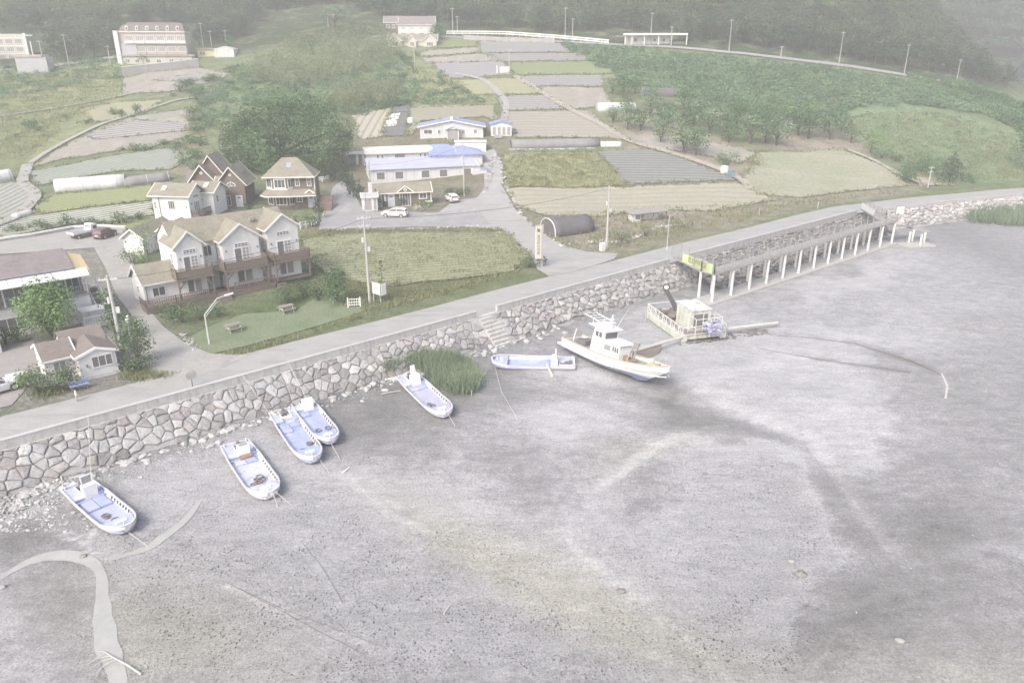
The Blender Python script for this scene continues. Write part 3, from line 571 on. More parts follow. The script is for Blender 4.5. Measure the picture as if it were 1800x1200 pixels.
def revetment(label, s0, s1, n0, n1, z0, z1, size, seed, gap=.024, jag=.10, tone=1.0, ragged=.5, dark=False):
    rs = np.random.RandomState(seed); Lq = math.hypot(n1 - n0, z1 - z0); pts = []
    q = -size * .3; row = 0
    while q < Lq + size * .5:
        s = s0 + (row % 2) * size * .5
        while s < s1:
            pts.append((s + rs.uniform(-.45, .45) * size, q + rs.uniform(-.42, .42) * size)); s += size * rs.uniform(.8, 1.35)
        q += size * .82; row += 1
    pts = np.array(pts); V, Fc, Cc = [], [], []
    def place(s, q, h):
        f = q / Lq; n = n0 + (n1 - n0) * f; z = z0 + (z1 - z0) * f; p, r, w = wall_at(s)
        nn = n - h * .71; return (p[0] + w[0] * nn, p[1] + w[1] * nn, z + h * .71)
    pal = [(.41, .402, .398), (.345, .335, .332), (.455, .445, .432), (.335, .315, .31), (.40, .393, .393), (.375, .36, .34), (.30, .292, .29)]
    for k, (s, q) in enumerate(pts):
        low = Lq - ragged * (.5 + .5 * mnoise.noise(Vector((s * .2, seed, 1)))) - .1
        if q > low: continue
        d = np.hypot(pts[:, 0] - s, pts[:, 1] - q); nb = np.argsort(d)[1:16]
        poly = [(s - size * 1.3, q - size * 1.3), (s + size * 1.3, q - size * 1.3), (s + size * 1.3, q + size * 1.3), (s - size * 1.3, q + size * 1.3)]
        for j in nb:
            mxx, myy = (s + pts[j, 0]) / 2, (q + pts[j, 1]) / 2; nx, ny = pts[j, 0] - s, pts[j, 1] - q; l = math.hypot(nx, ny); nx /= l; ny /= l
            poly = clip(poly, mxx - nx * gap, myy - ny * gap, nx, ny)
            if len(poly) < 3: break
        poly = [p for p in poly]
        if len(poly) < 3: continue
        poly = clip(poly, 0, .02, 0, -1); poly = clip(poly, 0, Lq + .3, 0, 1) if len(poly) > 2 else poly
        if len(poly) < 3: continue
        fine = []
        for i in range(len(poly)):
            a, c = poly[i], poly[(i + 1) % len(poly)]; fine.append(a)
            if math.hypot(a[0] - c[0], a[1] - c[1]) > size * .35: fine.append(((a[0] + c[0]) / 2 + rs.uniform(-.05, .05) * size, (a[1] + c[1]) / 2 + rs.uniform(-.05, .05) * size))
        cx = sum(p[0] for p in fine) / len(fine); cy = sum(p[1] for p in fine) / len(fine); n = len(fine); b0 = len(V)
        base = rs.uniform(.02, .06); hh = rs.uniform(.5, 1.6) * jag; tx, ty = rs.uniform(-1, 1, 2) * jag * .8
        for f, h in ((1.0, base - .12), (.97, base + .03), (.84, base + hh * .75), (.4, base + hh)):
            for p in fine:
                x, y = cx + (p[0] - cx) * f, cy + (p[1] - cy) * f
                V.append(place(x, y, h + (tx * (x - cx) + ty * (y - cy)) / size + (rs.uniform(-.2, .2) * jag if f < .9 else 0)))
        V.append(place(cx, cy, base + hh * 1.02)); c0 = len(V) - 1
        for r_ in range(3):
            for i in range(n): j = (i + 1) % n; Fc.append((b0 + r_ * n + i, b0 + r_ * n + j, b0 + (r_ + 1) * n + j, b0 + (r_ + 1) * n + i))
        for i in range(n): Fc.append((b0 + 3 * n + i, b0 + 3 * n + (i + 1) % n, c0))
        wet = 1 - .30 * max(0, min(1, (q / Lq - .62) / .3)); t = tone * rs.uniform(.86, 1.1) * wet
        col = pal[rs.randint(len(pal))]; Cc += [tuple(v * t for v in col)] * (4 * n + 1)
    me = bpy.data.meshes.new('stone_revetment'); me.from_pydata(V, [], Fc); set_col(me, 'stone', np.array(Cc)); me.materials.append(stone_m)
    bm = bmesh.new(); bm.from_mesh(me); bmesh.ops.recalc_face_normals(bm, faces=bm.faces); bm.to_mesh(me); bm.free()
    o = tag(link('stone_revetment', me), label, 'stone revetment', 'stone slope below the sea wall')
    bed = MB(); rings = []
    for s in list(np.arange(s0, s1, 2.0)) + [s1]:
        p, r, w = wall_at(s); rings.append([(p[0] + w[0] * n, p[1] + w[1] * n, z) for n, z in ((n0 - .0, z0 + .01), (n1 + .1, z1 + .03), (n1 + .1, z1 - .8), (n0 + .05, z1 - .8))])
    bed.loft(rings); bed.build('bedding', mortar, o); return o
ledge = MB()
for s0, s1 in ((0, SB), (SC_, SD)):
    pass
revetment('slope of big fitted stones behind the moored skiffs and the reeds', 4, SB - .2, -.08, -2.6, .0, -2.5, .80, 5)
revetment('slope of big loose fitted stones between the steps and the boardwalk', SC_ + .2, SD + 4, -.08, -3.1, .0, -2.5, .78, 9, tone=.98, jag=.17)
revetment('dark jagged rubble slope lying behind the boardwalk', SD + 4, SF + 3, -.1, -6.0, -.2, -2.5, .72, 12, gap=.06, jag=.30, tone=.70)
revetment('pale rubble slope beyond the boardwalk, above the marsh grass', SF + 3, SF + 85, -.1, -4.0, -.2, -2.42, .8, 15, gap=.06, jag=.28, tone=1.15)
# concrete lip between wall and stones
for s0, s1 in ((0, SB), (SC_, SD)):
    b_ = MB(); b_.loft([[(wall_at(s)[0] + wall_at(s)[2] * n).tolist() + [z] for n, z in ((-.02, .03), (-.12, .02), (-.12, -.5), (-.02, -.5))] for s in list(np.arange(s0, s1, 3.0)) + [s1]])
    lo = b_.build('footing', wallc); lo.parent = [o for o in bpy.data.objects if o.name.startswith('sea_wall') and o.parent is None][0 if s0 == 0 else 1]
# steps down to the mud
st = thing('shore_steps', 'flight of grey concrete steps through the sea wall down to the mud', 'steps')
b_ = MB(); mid = (SB + SC_) / 2; wst = SC_ - SB
for i in range(8):
    n = -.1 - i * .38; z = -.05 - i * .3
    ps = [wall_at(s)[0] + wall_at(s)[2] * k for s, k in ((SB + .1, n), (SC_ - .1, n), (SC_ - .1, n - .42), (SB + .1, n - .42))]
    b_.add([(p[0], p[1], zz) for zz in (-3.2, z) for p in ps], [(0, 1, 2, 3), (4, 5, 6, 7), (0, 1, 5, 4), (1, 2, 6, 5), (2, 3, 7, 6), (3, 0, 4, 7)])
b_.build('stair_flight', wallc, st)
b_ = MB(); ps = [wall_at(s)[0] + wall_at(s)[2] * k for s, k in ((SB, .4), (SC_, .4), (SC_, -.12), (SB, -.12))]
b_.add([(p[0], p[1], zz) for zz in (-.6, .06) for p in ps], [(0, 1, 2, 3), (4, 5, 6, 7), (0, 1, 5, 4), (1, 2, 6, 5), (2, 3, 7, 6), (3, 0, 4, 7)]); b_.build('landing', capc, st)

# ---------------------------------------------------------------- loose rubble, stones on the mud
def rock_mesh(name, r, seed, m, flat=.6):
    bm = bmesh.new(); bmesh.ops.create_icosphere(bm, subdivisions=2, radius=1)
    for v in bm.verts:
        k = 1 + .32 * mnoise.noise(v.co * 1.3 + Vector((seed * 7.1, 0, 0))); v.co = Vector((v.co.x * k * r, v.co.y * k * r * .8, v.co.z * k * r * flat))
    me = bpy.data.meshes.new(name); bm.to_mesh(me); bm.free(); set_col(me, 'stone', np.tile(np.array([[.24, .235, .225]]), (len(me.vertices), 1))); me.materials.append(m); return me
def scatter_rocks(name, label, cat, spots, kind='stuff', tone=(.44, .43, .42), seed=3, flat=.6):
    rs = np.random.RandomState(seed); V, Fc, Cc = [], [], []
    bm = bmesh.new(); bmesh.ops.create_icosphere(bm, subdivisions=1, radius=1); bv = np.array([v.co[:] for v in bm.verts]); bf = [[v.index for v in f.verts] for f in bm.faces]; bm.free()
    for x, y, z, r in spots:
        k = 1 + rs.uniform(-.3, .3, len(bv)); a = rs.uniform(0, 6.28); sc = r * np.array([1, rs.uniform(.5, .95), rs.uniform(.35, flat)])
        q = bv * k[:, None] * sc; q = np.stack([q[:, 0] * math.cos(a) - q[:, 1] * math.sin(a) + x, q[:, 0] * math.sin(a) + q[:, 1] * math.cos(a) + y, q[:, 2] + z], 1)
        b0 = len(V); V += q.tolist(); Fc += [[b0 + i for i in f] for f in bf]; t = rs.uniform(.75, 1.25); Cc += [[c * t for c in tone]] * len(bv)
    me = bpy.data.meshes.new(name); me.from_pydata(V, [], Fc); set_col(me, 'stone', np.array(Cc)); me.materials.append(stone_m)
    return tag(link(name, me), label, cat, kind=kind)
rs = np.random.RandomState(4); spots = []
for i in range(1700):
    s = rs.uniform(-2, 40); n = -2.2 - abs(rs.normal(0, 1.4)) * (2.0 if s < 16 else .7); p, r_, w = wall_at(max(s, 0)); p = p + w * n; spots.append((p[0], p[1], mudz(p[0], p[1]) - .02, rs.choice([.09, .13, .2, .3, .48], p=[.3, .28, .22, .13, .07])))
for i in range(900):
    s = rs.uniform(34, 96); n = -2.6 - abs(rs.normal(0, .6)); p, r_, w = wall_at(s); p = p + w * n; spots.append((p[0], p[1], mudz(p[0], p[1]) - .02, rs.choice([.09, .14, .24, .42], p=[.33, .32, .22, .13])))
for i in range(1500):
    p = Gm(min(260, abs(rs.normal(0, 75))), rs.uniform(785, 935) - 0)
    if -11 < wall_dist(p.x, p.y)[0] < -2.4: spots.append((p.x, p.y, p.z - .01, rs.choice([.04, .07, .11, .2], p=[.35, .35, .22, .08])))
scatter_rocks('rubble', 'broken stones and shells strewn along the foot of the slope', 'rubble', spots)
spots = []
for i in range(420):
    px, py = rs.uniform(0, 1800), rs.uniform(640, 1200); p = Gm(px, py)
    if wall_dist(p.x, p.y)[0] < -4: spots.append((p.x, p.y, p.z, rs.choice([.04, .06, .09], p=[.5, .35, .15])))
scatter_rocks('shells', 'pale shells and pebbles scattered thinly over the tidal mud', 'shells', spots, tone=(.36, .355, .34), seed=8)
for px, py, r_, lb in ((1408, 1011, .36, 'round grey boulder lying alone on the open mud'), (1391, 987, .22, 'small pale stone beside the round boulder on the mud'), (1092, 1040, .26, 'flat grey stone on the mud by a drag line'), (147, 979, .24, 'round stone sitting at the fork of the silt creek'), (1582, 1127, .24, 'white flat scrap lying on the dark smooth mud'), (5, 1033, .22, 'white pointed stone on the bank of the silt creek')):
    p = Gm(px, py); sh = rock_mesh('boulder', r_, px, stone_m); o = link('boulder', sh, None, (p.x, p.y, p.z + r_ * .25)); tag(o, lb, 'boulder')
    if 'white' in lb or 'pale' in lb: sh.color_attributes['stone'].data.foreach_set('color', np.tile(np.array([.36, .355, .34, 1]), len(sh.vertices)))

# ---------------------------------------------------------------- boardwalk
deckm = mat('deck_boards', (.36, .345, .33), (.30, .285, .27), scale=1.0, rough=.85, stretch=(3, .4, 1), fine=(8, .12))
railm = mat('rail_paint', (.36, .355, .34), (.31, .305, .29), scale=2, rough=.7)
pilem = mat('pile_concrete', (.76, .755, .73), (.66, .65, .63), scale=1.5, rough=.85, streak=((.45, .44, .42), 1.2, (2, 2, .2)))
bw = thing('boardwalk', 'long timber boardwalk on white concrete piles along the shore', 'boardwalk')
ZD = 1.05; A_ = G(1256, 482, ZD); B_ = G(1578, 388, ZD); bd = Vector((B_.x - A_.x, B_.y - A_.y, 0)); BL = bd.length; bd.normalize(); bn = Vector((-bd.y, bd.x, 0)); WD = 1.9
def bp(s, n, z): p = Vector((A_.x, A_.y, 0)) + bd * s + bn * n; return Vector((p.x, p.y, z))
mb = MB(); mb.loft([[bp(s, 0, ZD - .14), bp(s, WD, ZD - .14), bp(s, WD, ZD), bp(s, 0, ZD)] for s in (0, BL * .5, BL)])
# arms to the road at both ends
WA = Vector((*wall_at(SD + .3)[0], 0)); WB = Vector((*wall_at(SF + 2.6)[0], 0))
e0 = bp(0, WD, 0); d0 = (WA - e0).length; e1 = bp(BL, WD, 0); d1 = (WB - e1).length
def arm(base, end, w):
    d = (end - base); l = d.length; d = d.normalized(); n = Vector((d.y, -d.x, 0))
    mb.loft([[base + d * k + n * o_ + Vector((0, 0, z)) for o_, z in ((0, ZD - .2), (w, ZD - .2), (w, ZD - .01), (0, ZD - .01))] for k in (0.003, l)])
    return base, d, n, l
arm0 = arm(e0, WA, 1.9); arm1 = arm(bp(BL - 1.9, WD, 0), WB - bd * 1.9, 1.9); mb.build('deck', deckm, bw)
def railing(p, q, name='railing', h=1.15, step=1.9, rails=(.28, .56, .84, 1.12)):
    m_ = MB(); d = q - p; l = d.length; n = max(1, round(l / step))
    for i in range(n + 1): c = p + d * (i / n); m_.box(c.x - .045, c.y - .045, c.z, c.x + .045, c.y + .045, c.z + h + .08)
    for z in rails: m_.bar(p + Vector((0, 0, z)), q + Vector((0, 0, z)), .03, .045)
    return m_.build(name, railm, bw)
railing(bp(0, .06, ZD), bp(BL, .06, ZD)); railing(bp(2.2, WD - .06, ZD), bp(BL - 2.2, WD - .06, ZD))
z_ = Vector((0, 0, ZD)); railing(bp(0, .06, ZD), e0 + z_); railing(e0 + z_, WA + z_); railing(bp(BL, .1, ZD), e1 + z_); railing(e1 + z_, WB + z_); railing(bp(2.2, WD, ZD), WA + bd * 1.9 + z_)
NP = 13
for i in range(NP):
    for k, n in ((0, .2), (1, WD - .1)):
        if k and i % 1: continue
        s = .3 + (BL - .6) * i / (NP - 1) - (0 if k == 0 else 1.3 * (0 < i < NP - 1)); p = bp(s, n if k == 0 else WD + .25, 0)
        m_ = MB(); m_.cyl((p.x, p.y, -3.2), (p.x, p.y, ZD - .14), .17, .16, 10); o = m_.build('pile', pilem, bw)
m_ = MB(); m_.loft([[bp(s, n, z) for n, z in ((-.55, -3.2), (WD + .3, -3.2), (WD + .3, -2.38), (-.55, -2.42))] for s in (-.8, BL * .3, BL * .6, BL + .4)]); m_.build('footing', mat('footing_concrete', (.46, .455, .43), (.38, .37, .35), scale=1.5, rough=.9, fine=(5, .12)), bw)
def lettering(parent, text, loc, size, rot, m, vertical=False):
    c = bpy.data.curves.new('lettering', 'FONT'); c.body = '\n'.join(text) if vertical else text; c.size = size; c.align_x = 'CENTER'; c.align_y = 'CENTER'; c.extrude = .01; c.offset = .008
    o = bpy.data.objects.new('lettering', c); COL.objects.link(o); bpy.context.view_layer.update(); dg = bpy.context.evaluated_depsgraph_get(); me = bpy.data.meshes.new_from_object(o.evaluated_get(dg)); bpy.data.objects.remove(o)
    me.materials.clear(); me.materials.append(m); q = link('lettering', me, parent, loc); q.rotation_euler = rot; return q
# banner on the near arm: green board, yellow letters
def banner(label, name, P0, P1, z0, z1, cback, frame_c, text=None, tc=(.75, .72, .12), tsize=.7, cat='banner', outward=None):
    d = (P1 - P0); l = d.length; d.normalize(); rz = math.atan2(d.y, d.x); t = thing(name, label, cat, (P0.x, P0.y, z0), rz)
    MB().box(0, -.03, 0, l, .03, z1 - z0).build('panel', mat(name + '_panel_' + str(round(cback[0], 2)), cback, scale=2, rough=.6), t)
    m_ = MB(); h = z1 - z0
    for a in ((-.04, -.05, -.06, l + .04, .05, .03), (-.04, -.05, h - .03, l + .04, .05, h + .06), (-.06, -.05, 0, .03, .05, h), (l - .03, -.05, 0, l + .06, .05, h)): m_.box(*a)
    m_.build('frame', mat(name + '_frame_' + str(round(frame_c[0], 2)), frame_c, scale=2, rough=.6), t)
    if text: lettering(t, text, (l / 2, -.045, h / 2), tsize, (PI / 2, 0, 0), mat(name + '_letters', tc, scale=2, rough=.6))
    return t
a0 = WA + (e0 - WA) * .40; a1 = bp(0, .3, 0)
off = Vector((-bd.x, -bd.y, 0)) * .1
banner('green banner with yellow Korean lettering on the boardwalk railing', 'banner', a0 + off, a1 + off, ZD + .05, ZD + 1.1, (.60, .66, .36), (.40, .58, .40), '토요이대교', (.25, .27, .08), .80)
b0 = WB + (e1 - WB) * .10; b1 = WB + (e1 - WB) * .72
banner('white banner tied along the far railing of the boardwalk', 'banner', b0 - bd * 2.0, b1 - bd * 2.0, ZD + .15, ZD + 1.0, (.74, .74, .74), (.6, .6, .6), None)
p = bp(BL, .4, ZD); banner('white square notice board on the far corner of the boardwalk', 'notice_board', Vector((p.x - .3, p.y - .3, 0)), Vector((p.x + 1.2, p.y + .15, 0)), ZD + .9, ZD + 2.2, (.74, .74, .75), (.3, .3, .3), None, cat='notice board')
# lower landing stage past the far end
ls = thing('landing_stage', 'small ramp on four white piles past the far boardwalk end', 'landing stage')
m_ = MB(); q0, q1, q2 = bp(BL + .2, .6, .3), G(1600, 398, -.7), G(1636, 408, -.9); q2 = Vector((q2.x, q2.y, -1.0))
for a, c in ((q0, Vector((q1.x, q1.y, -.75))), (Vector((q1.x, q1.y, -.78)), q2)): m_.bar(a, c, 1.3, .16)
m_.build('ramp', deckm, ls)
for px, py in ((1597, 427), (1603, 424), (1617, 432), (1623, 429)): p = Gm(px, py); m_ = MB(); m_.cyl((p.x, p.y, -3.2), (p.x, p.y, -.8), .17, .16, 8); m_.build('pile', pilem, ls)
p = G(1610, 430, -2.5); m_ = MB(); m_.cbox((p.x, p.y, -2.6), (5, 2.2, .35), math.atan2(bd.y, bd.x) - .6); m_.build('footing', MATS['footing_concrete'], ls)
# ---------------------------------------------------------------- houses
siding, nt, b = nmat('white_siding'); co = N(nt, 'ShaderNodeTexCoord').outputs['Object']
wv = N(nt, 'ShaderNodeTexWave', wave_type='BANDS', bands_direction='Z', wave_profile='SAW'); wv.inputs['Scale'].default_value = 1.25; wv.inputs['Distortion'].default_value = 0; L(nt, co, wv.inputs['Vector'])
c_ = mixc(nt, ramp(nt, noisef(nt, co, 1.2, 5, .7, (1, 1, .25)), [(.35, 0.0), (.75, 1.0)]), (.80, .79, .78), (.70, .69, .67)); c_ = mixc(nt, 1.0, c_, ramp(nt, wv.outputs['Fac'], [(0.0, .86), (.12, 1.0)]), 'MULTIPLY')
L(nt, c_, b.inputs['Base Color']); b.inputs['Roughness'].default_value = .6; bump(nt, b, wv.outputs['Fac'], .4, .03)
brownwall = mat('brown_siding', (.20, .165, .14), (.165, .135, .115), scale=1.5, rough=.75, stretch=(.4, .4, 6), fine=(7, .12), bmp=.02)
def shingle(name, c1, c2, c3):
    m, nt, b = nmat(name); co = N(nt, 'ShaderNodeTexCoord').outputs['Object']
    br = N(nt, 'ShaderNodeTexBrick'); br.inputs['Scale'].default_value = 1.0; br.inputs['Brick Width'].default_value = .5; br.inputs['Row Height'].default_value = .22; br.inputs['Mortar Size'].default_value = .012
    br.inputs['Color1'].default_value = (*c1, 1); br.inputs['Color2'].default_value = (*c2, 1); br.inputs['Mortar'].default_value = (*[x * .7 for x in c1], 1); L(nt, co, br.inputs['Vector'])
    f = ramp(nt, noisef(nt, co, .7, 5, .7), [(.35, 0.0), (.7, .8)]); col = mixc(nt, f, br.outputs['Color'], c3); fn = ramp(nt, noisef(nt, co, 6, 4, .7), [(.3, .85), (.7, 1.15)]); col = mixc(nt, 1.0, col, fn, 'MULTIPLY')
    L(nt, col, b.inputs['Base Color']); b.inputs['Roughness'].default_value = .9; b.inputs['Specular IOR Level'].default_value = .1; MATS[name] = m; return m
taupe = shingle('taupe_shingle', (.265, .245, .205), (.225, .208, .172), (.32, .305, .235)); brownroof = shingle('brown_shingle', (.215, .185, .17), (.18, .155, .145), (.25, .22, .20)); greyroof = shingle('grey_shingle', (.24, .215, .215), (.20, .18, .18), (.28, .25, .24))
trimw = mat('white_trim', (.82, .81, .79), (.74, .73, .71), scale=2, rough=.5)
bluesheet = mat('blue_sheet_roof', (.24, .29, .52), (.29, .34, .56), scale=.6, rough=.5, streak=((.36, .40, .58), .8, (.4, 3, 1))); paleblue = mat('pale_blue_sheet_roof', (.46, .47, .62), (.40, .42, .58), scale=.5, rough=.5, streak=((.52, .53, .63), .8, (.3, 3, 1)))
panelw = mat('white_panel', (.68, .68, .68), (.60, .60, .60), scale=.8, rough=.6, streak=((.52, .515, .50), 1.1, (2.5, 2.5, .2)))
glass, nt, b = nmat('window_glass'); b.inputs['Base Color'].default_value = (.12, .125, .13, 1); b.inputs['Roughness'].default_value = .12; b.inputs['Specular IOR Level'].default_value = .5; MATS['window_glass'] = glass
curtain = mat('curtained_glass', (.40, .39, .38), (.30, .295, .29), scale=3, rough=.25, stretch=(4, 4, .5)); screen = mat('dark_screen', (.17, .165, .16), (.21, .205, .20), scale=3, rough=.5)
deckbrown = mat('brown_deck_wood', (.225, .185, .16), (.18, .148, .128), scale=1.2, rough=.8, stretch=(1, 1, 4), fine=(8, .12)); doorw = mat('pale_door', (.60, .62, .66), (.54, .56, .60), scale=2, rough=.5)
creamw = mat('cream_render', (.62, .60, .53), (.55, .53, .47), scale=.6, rough=.8); pinkw = mat('pink_render', (.52, .45, .42), (.46, .39, .37), scale=.6, rough=.8); yelloww = mat('yellow_render', (.66, .62, .36), (.60, .56, .32), scale=.8, rough=.8)
greyplaster = mat('grey_render', (.42, .41, .41), (.35, .34, .34), scale=.7, rough=.9, streak=((.30, .29, .28), 1.0, (2, 2, .2)))
FACE = {'f': 0.0, 'r': PI / 2, 'b': PI, 'l': -PI / 2}
_winc = {}
class House:
    def __init__(s, name, label, cat, P, rz, z=None, group=None):
        s.r = thing(name, label, cat, (P[0], P[1], P[2] if z is None else z), rz, group)
    def gable(s, x0, x1, y0, y1, z0, ze, zr, ridge='y', wall=None, roof=None, oh=.35, og=.35, t=.13, fascia=True, xm=None, wname='wall', rname='roof', floor=True):
        wall = wall or siding; roof = roof or taupe
        a0, a1 = (x0, x1) if ridge == 'y' else (y0, y1); b0, b1 = (y0, y1) if ridge == 'y' else (x0, x1)
        am = (a0 + a1) / 2 if xm is None else xm; sl = (zr - ze) / (am - a0); sr = (zr - ze) / (a1 - am); ax = 'y' if ridge == 'y' else 'x'
        if wall != 'none': MB().ext([(a0, z0), (a1, z0), (a1, ze - .02), (am, zr - .02), (a0, ze - .02)], ax, b0, b1).build(wname, wall, s.r)
        e0, e1 = ze - oh * sl, ze - oh * sr
        ro = MB().ext([(a0 - oh, e0), (am, zr), (a1 + oh, e1), (a1 + oh, e1 + t), (am, zr + t), (a0 - oh, e0 + t)], ax, b0 - og, b1 + og).build(rname, roof, s.r)
        if fascia:
            m = MB(); k = .02; d = .20
            for q0, q1 in ((b0 - og - .03, b0 - og + .07), (b1 + og - .07, b1 + og + .03)):
                m.ext([(a0 - oh - k, e0 + t - d), (am, zr + t - d), (a1 + oh + k, e1 + t - d), (a1 + oh + k, e1 + t + k), (am, zr + t + k), (a0 - oh - k, e0 + t + k)], ax, q0, q1)
            for a, e in ((a0 - oh, e0), (a1 + oh, e1)):
                w = (a - .04, a + .03); c0, c1 = (b0 - og + .08, b1 + og - .08)
                if ridge == 'y': m.box(w[0], c0, e + t - .17, w[1], c1, e + t - .012)
                else: m.box(c0, w[0], e + t - .17, c1, w[1], e + t - .012)
            m.build('fascia', trimw, ro)
        return ro
    def hip(s, x0, x1, y0, y1, z, zr, rx0, rx1, ry, roof, oh=.4, t=.14, name='roof', trim=True):
        e = [(x0 - oh, y0 - oh), (x1 + oh, y0 - oh), (x1 + oh, y1 + oh), (x0 - oh, y1 + oh)]; m = MB(); vs = [(x, y, z) for x, y in e] + [(rx0, ry, zr), (rx1, ry, zr)] + [(x, y, z - t) for x, y in e]
        m.add(vs, [(0, 1, 5, 4), (1, 2, 5), (2, 3, 4, 5), (3, 0, 4), (6, 9, 8, 7), (0, 6, 7, 1), (1, 7, 8, 2), (2, 8, 9, 3), (3, 9, 6, 0)]); o = m.build(name, roof, s.r)
        if trim:
            f = MB(); q = .03
            for (a, b_) in ((0, 1), (1, 2), (2, 3), (3, 0)): f.bar((*e[a], z - .09), (*e[b_], z - .09), .09, .17)
            f.build('fascia', trimw, o)
        return o
    def box(s, name, m, *a): return MB().box(*a).build(name, m, s.r)
    def win(s, x, y, z, w, h, face='f', nx=2, ny=1, pane=None, frame=None, name='window', fw=.08, rad=None):
        pane = pane or glass; frame = frame or trimw; key = (round(w, 2), round(h, 2), nx, ny, pane.name, frame.name, fw)
        if key not in _winc:
            m = MB(); m.box(-w / 2, -.06, 0, -w / 2 + fw, .05, h); m.box(w / 2 - fw, -.06, 0, w / 2, .05, h); m.box(-w / 2 + fw, -.06, 0, w / 2 - fw, .05, fw); m.box(-w / 2 + fw, -.06, h - fw, w / 2 - fw, .05, h)
            for i in range(1, nx): c = -w / 2 + w * i / nx; m.box(c - .03, -.05, fw, c + .03, .04, h - fw)
            for j in range(1, ny):
                c = h * j / ny
                for i in range(nx): m.box(-w / 2 + w * i / nx + (.031 if i else fw), -.045, c - .025, -w / 2 + w * (i + 1) / nx - (.031 if i < nx - 1 else fw), .035, c + .025)
            p = MB().box(-w / 2 + fw * .5, -.02, fw * .5, w / 2 - fw * .5, .02, h - fw * .5); _winc[key] = (m.mesh('window', frame), p.mesh('pane', pane))
        f = link(name, _winc[key][0], s.r, (x, y, z), FACE[face] if rad is None else rad); link('pane', _winc[key][1], f); return f
    def door(s, x, y, z, w, h, m, face='f', rad=None, light=False):
        a = FACE[face] if rad is None else rad
        fr = MB().box(-w / 2 - .07, -.05, 0, -w / 2, .05, h + .07).box(w / 2, -.05, 0, w / 2 + .07, .05, h + .07).box(-w / 2, -.05, h, w / 2, .05, h + .07)
        lf = MB().box(-w / 2 + .002, -.03, 0, w / 2 - .002, .03, h - .002)
        d = link('door', lf.mesh('door', m), s.r, (x, y, z), a); link('frame', fr.mesh('frame', trimw), d)
        MB().box(w / 2 - .16, -.09, h * .47, w / 2 - .10, -.03, h * .52).build('handle', MATS.get('rail_paint'), d)
        if light: MB().ext([(.3 * math.cos(a_) * w / .9, h * .8 + .22 * math.sin(a_)) for a_ in [PI * k / 8 for k in range(9)]], 'y', -.045, -.03).build('fanlight', glass, d)
        return d
    def lamp(s, x, y, z, face='f'):
        a = FACE[face]; m = MB().box(-.05, -.14, 0, .05, -.02, .22).box(-.03, -.02, .08, .03, .03, .14); return link('wall_lamp', m.mesh('wall_lamp', screen), s.r, (x, y, z), a)
    def pipe(s, x, y, z0, z1): return MB().cyl((x, y, z0), (x, y, z1), .05, .05, 6).build('downpipe', screen, s.r)
    def arch(s, x, y, z, w, face='f'):
        m = MB(); p = MB(); r = w / 2; n = 12; o = [(r * math.cos(PI * k / n), r * .85 * math.sin(PI * k / n)) for k in range(n + 1)]; i_ = [(q[0] * .84, q[1] * .84 + .0) for q in o]
        m.ext(o + i_[::-1], 'y', -.06, .03); m.box(-r, -.06, -.1, r, .03, 0)
        for k in (3, 6, 9): m.bar((0, -.03, 0.02), (i_[k][0], -.03, i_[k][1]), .05, .05)
        p.ext(i_, 'y', -.025, .02); f = link('arched_window', m.mesh('arched_window', trimw), s.r, (x, y, z), FACE[face]); link('pane', p.mesh('pane', glass), f); return f
    def disc(s, x, y, z, r, face='f', name='vent'):
        m = MB().cyl((0, -.05, 0), (0, .02, 0), r, r, 12); o = link(name, m.mesh(name, trimw), s.r, (x, y, z), FACE[face]); MB().cyl((0, -.07, 0), (0, -.045, 0), r * .5, r * .5, 8).build('louvre', curtain, o); return o
    def rail(s, pts, z, h=.95, solid=True, step=.22, m=None, name='railing'):
        mb = MB(); m = m or deckbrown
        for a, b_ in zip(pts[:-1], pts[1:]):
            A, B = Vector((*a, z)), Vector((*b_, z)); l = (B - A).length
            mb.bar(A + Vector((0, 0, h)), B + Vector((0, 0, h)), .09, .08); mb.bar(A + Vector((0, 0, .12)), B + Vector((0, 0, .12)), .06, .07)
            if solid: mb.bar(A + Vector((0, 0, h * .5)), B + Vector((0, 0, h * .5)), .035, h * .72)
            else:
                n = int(l / step)
                for i in range(1, n): c = A + (B - A) * (i / n); mb.box(c.x - .03, c.y - .03, z + .15, c.x + .03, c.y + .03, z + h - .04)
            for c in (A, B): mb.box(c.x - .055, c.y - .055, z - .02, c.x + .055, c.y + .055, z + h + .08)
        return mb.build(name, m, s.r)
R0 = math.radians(40.35)
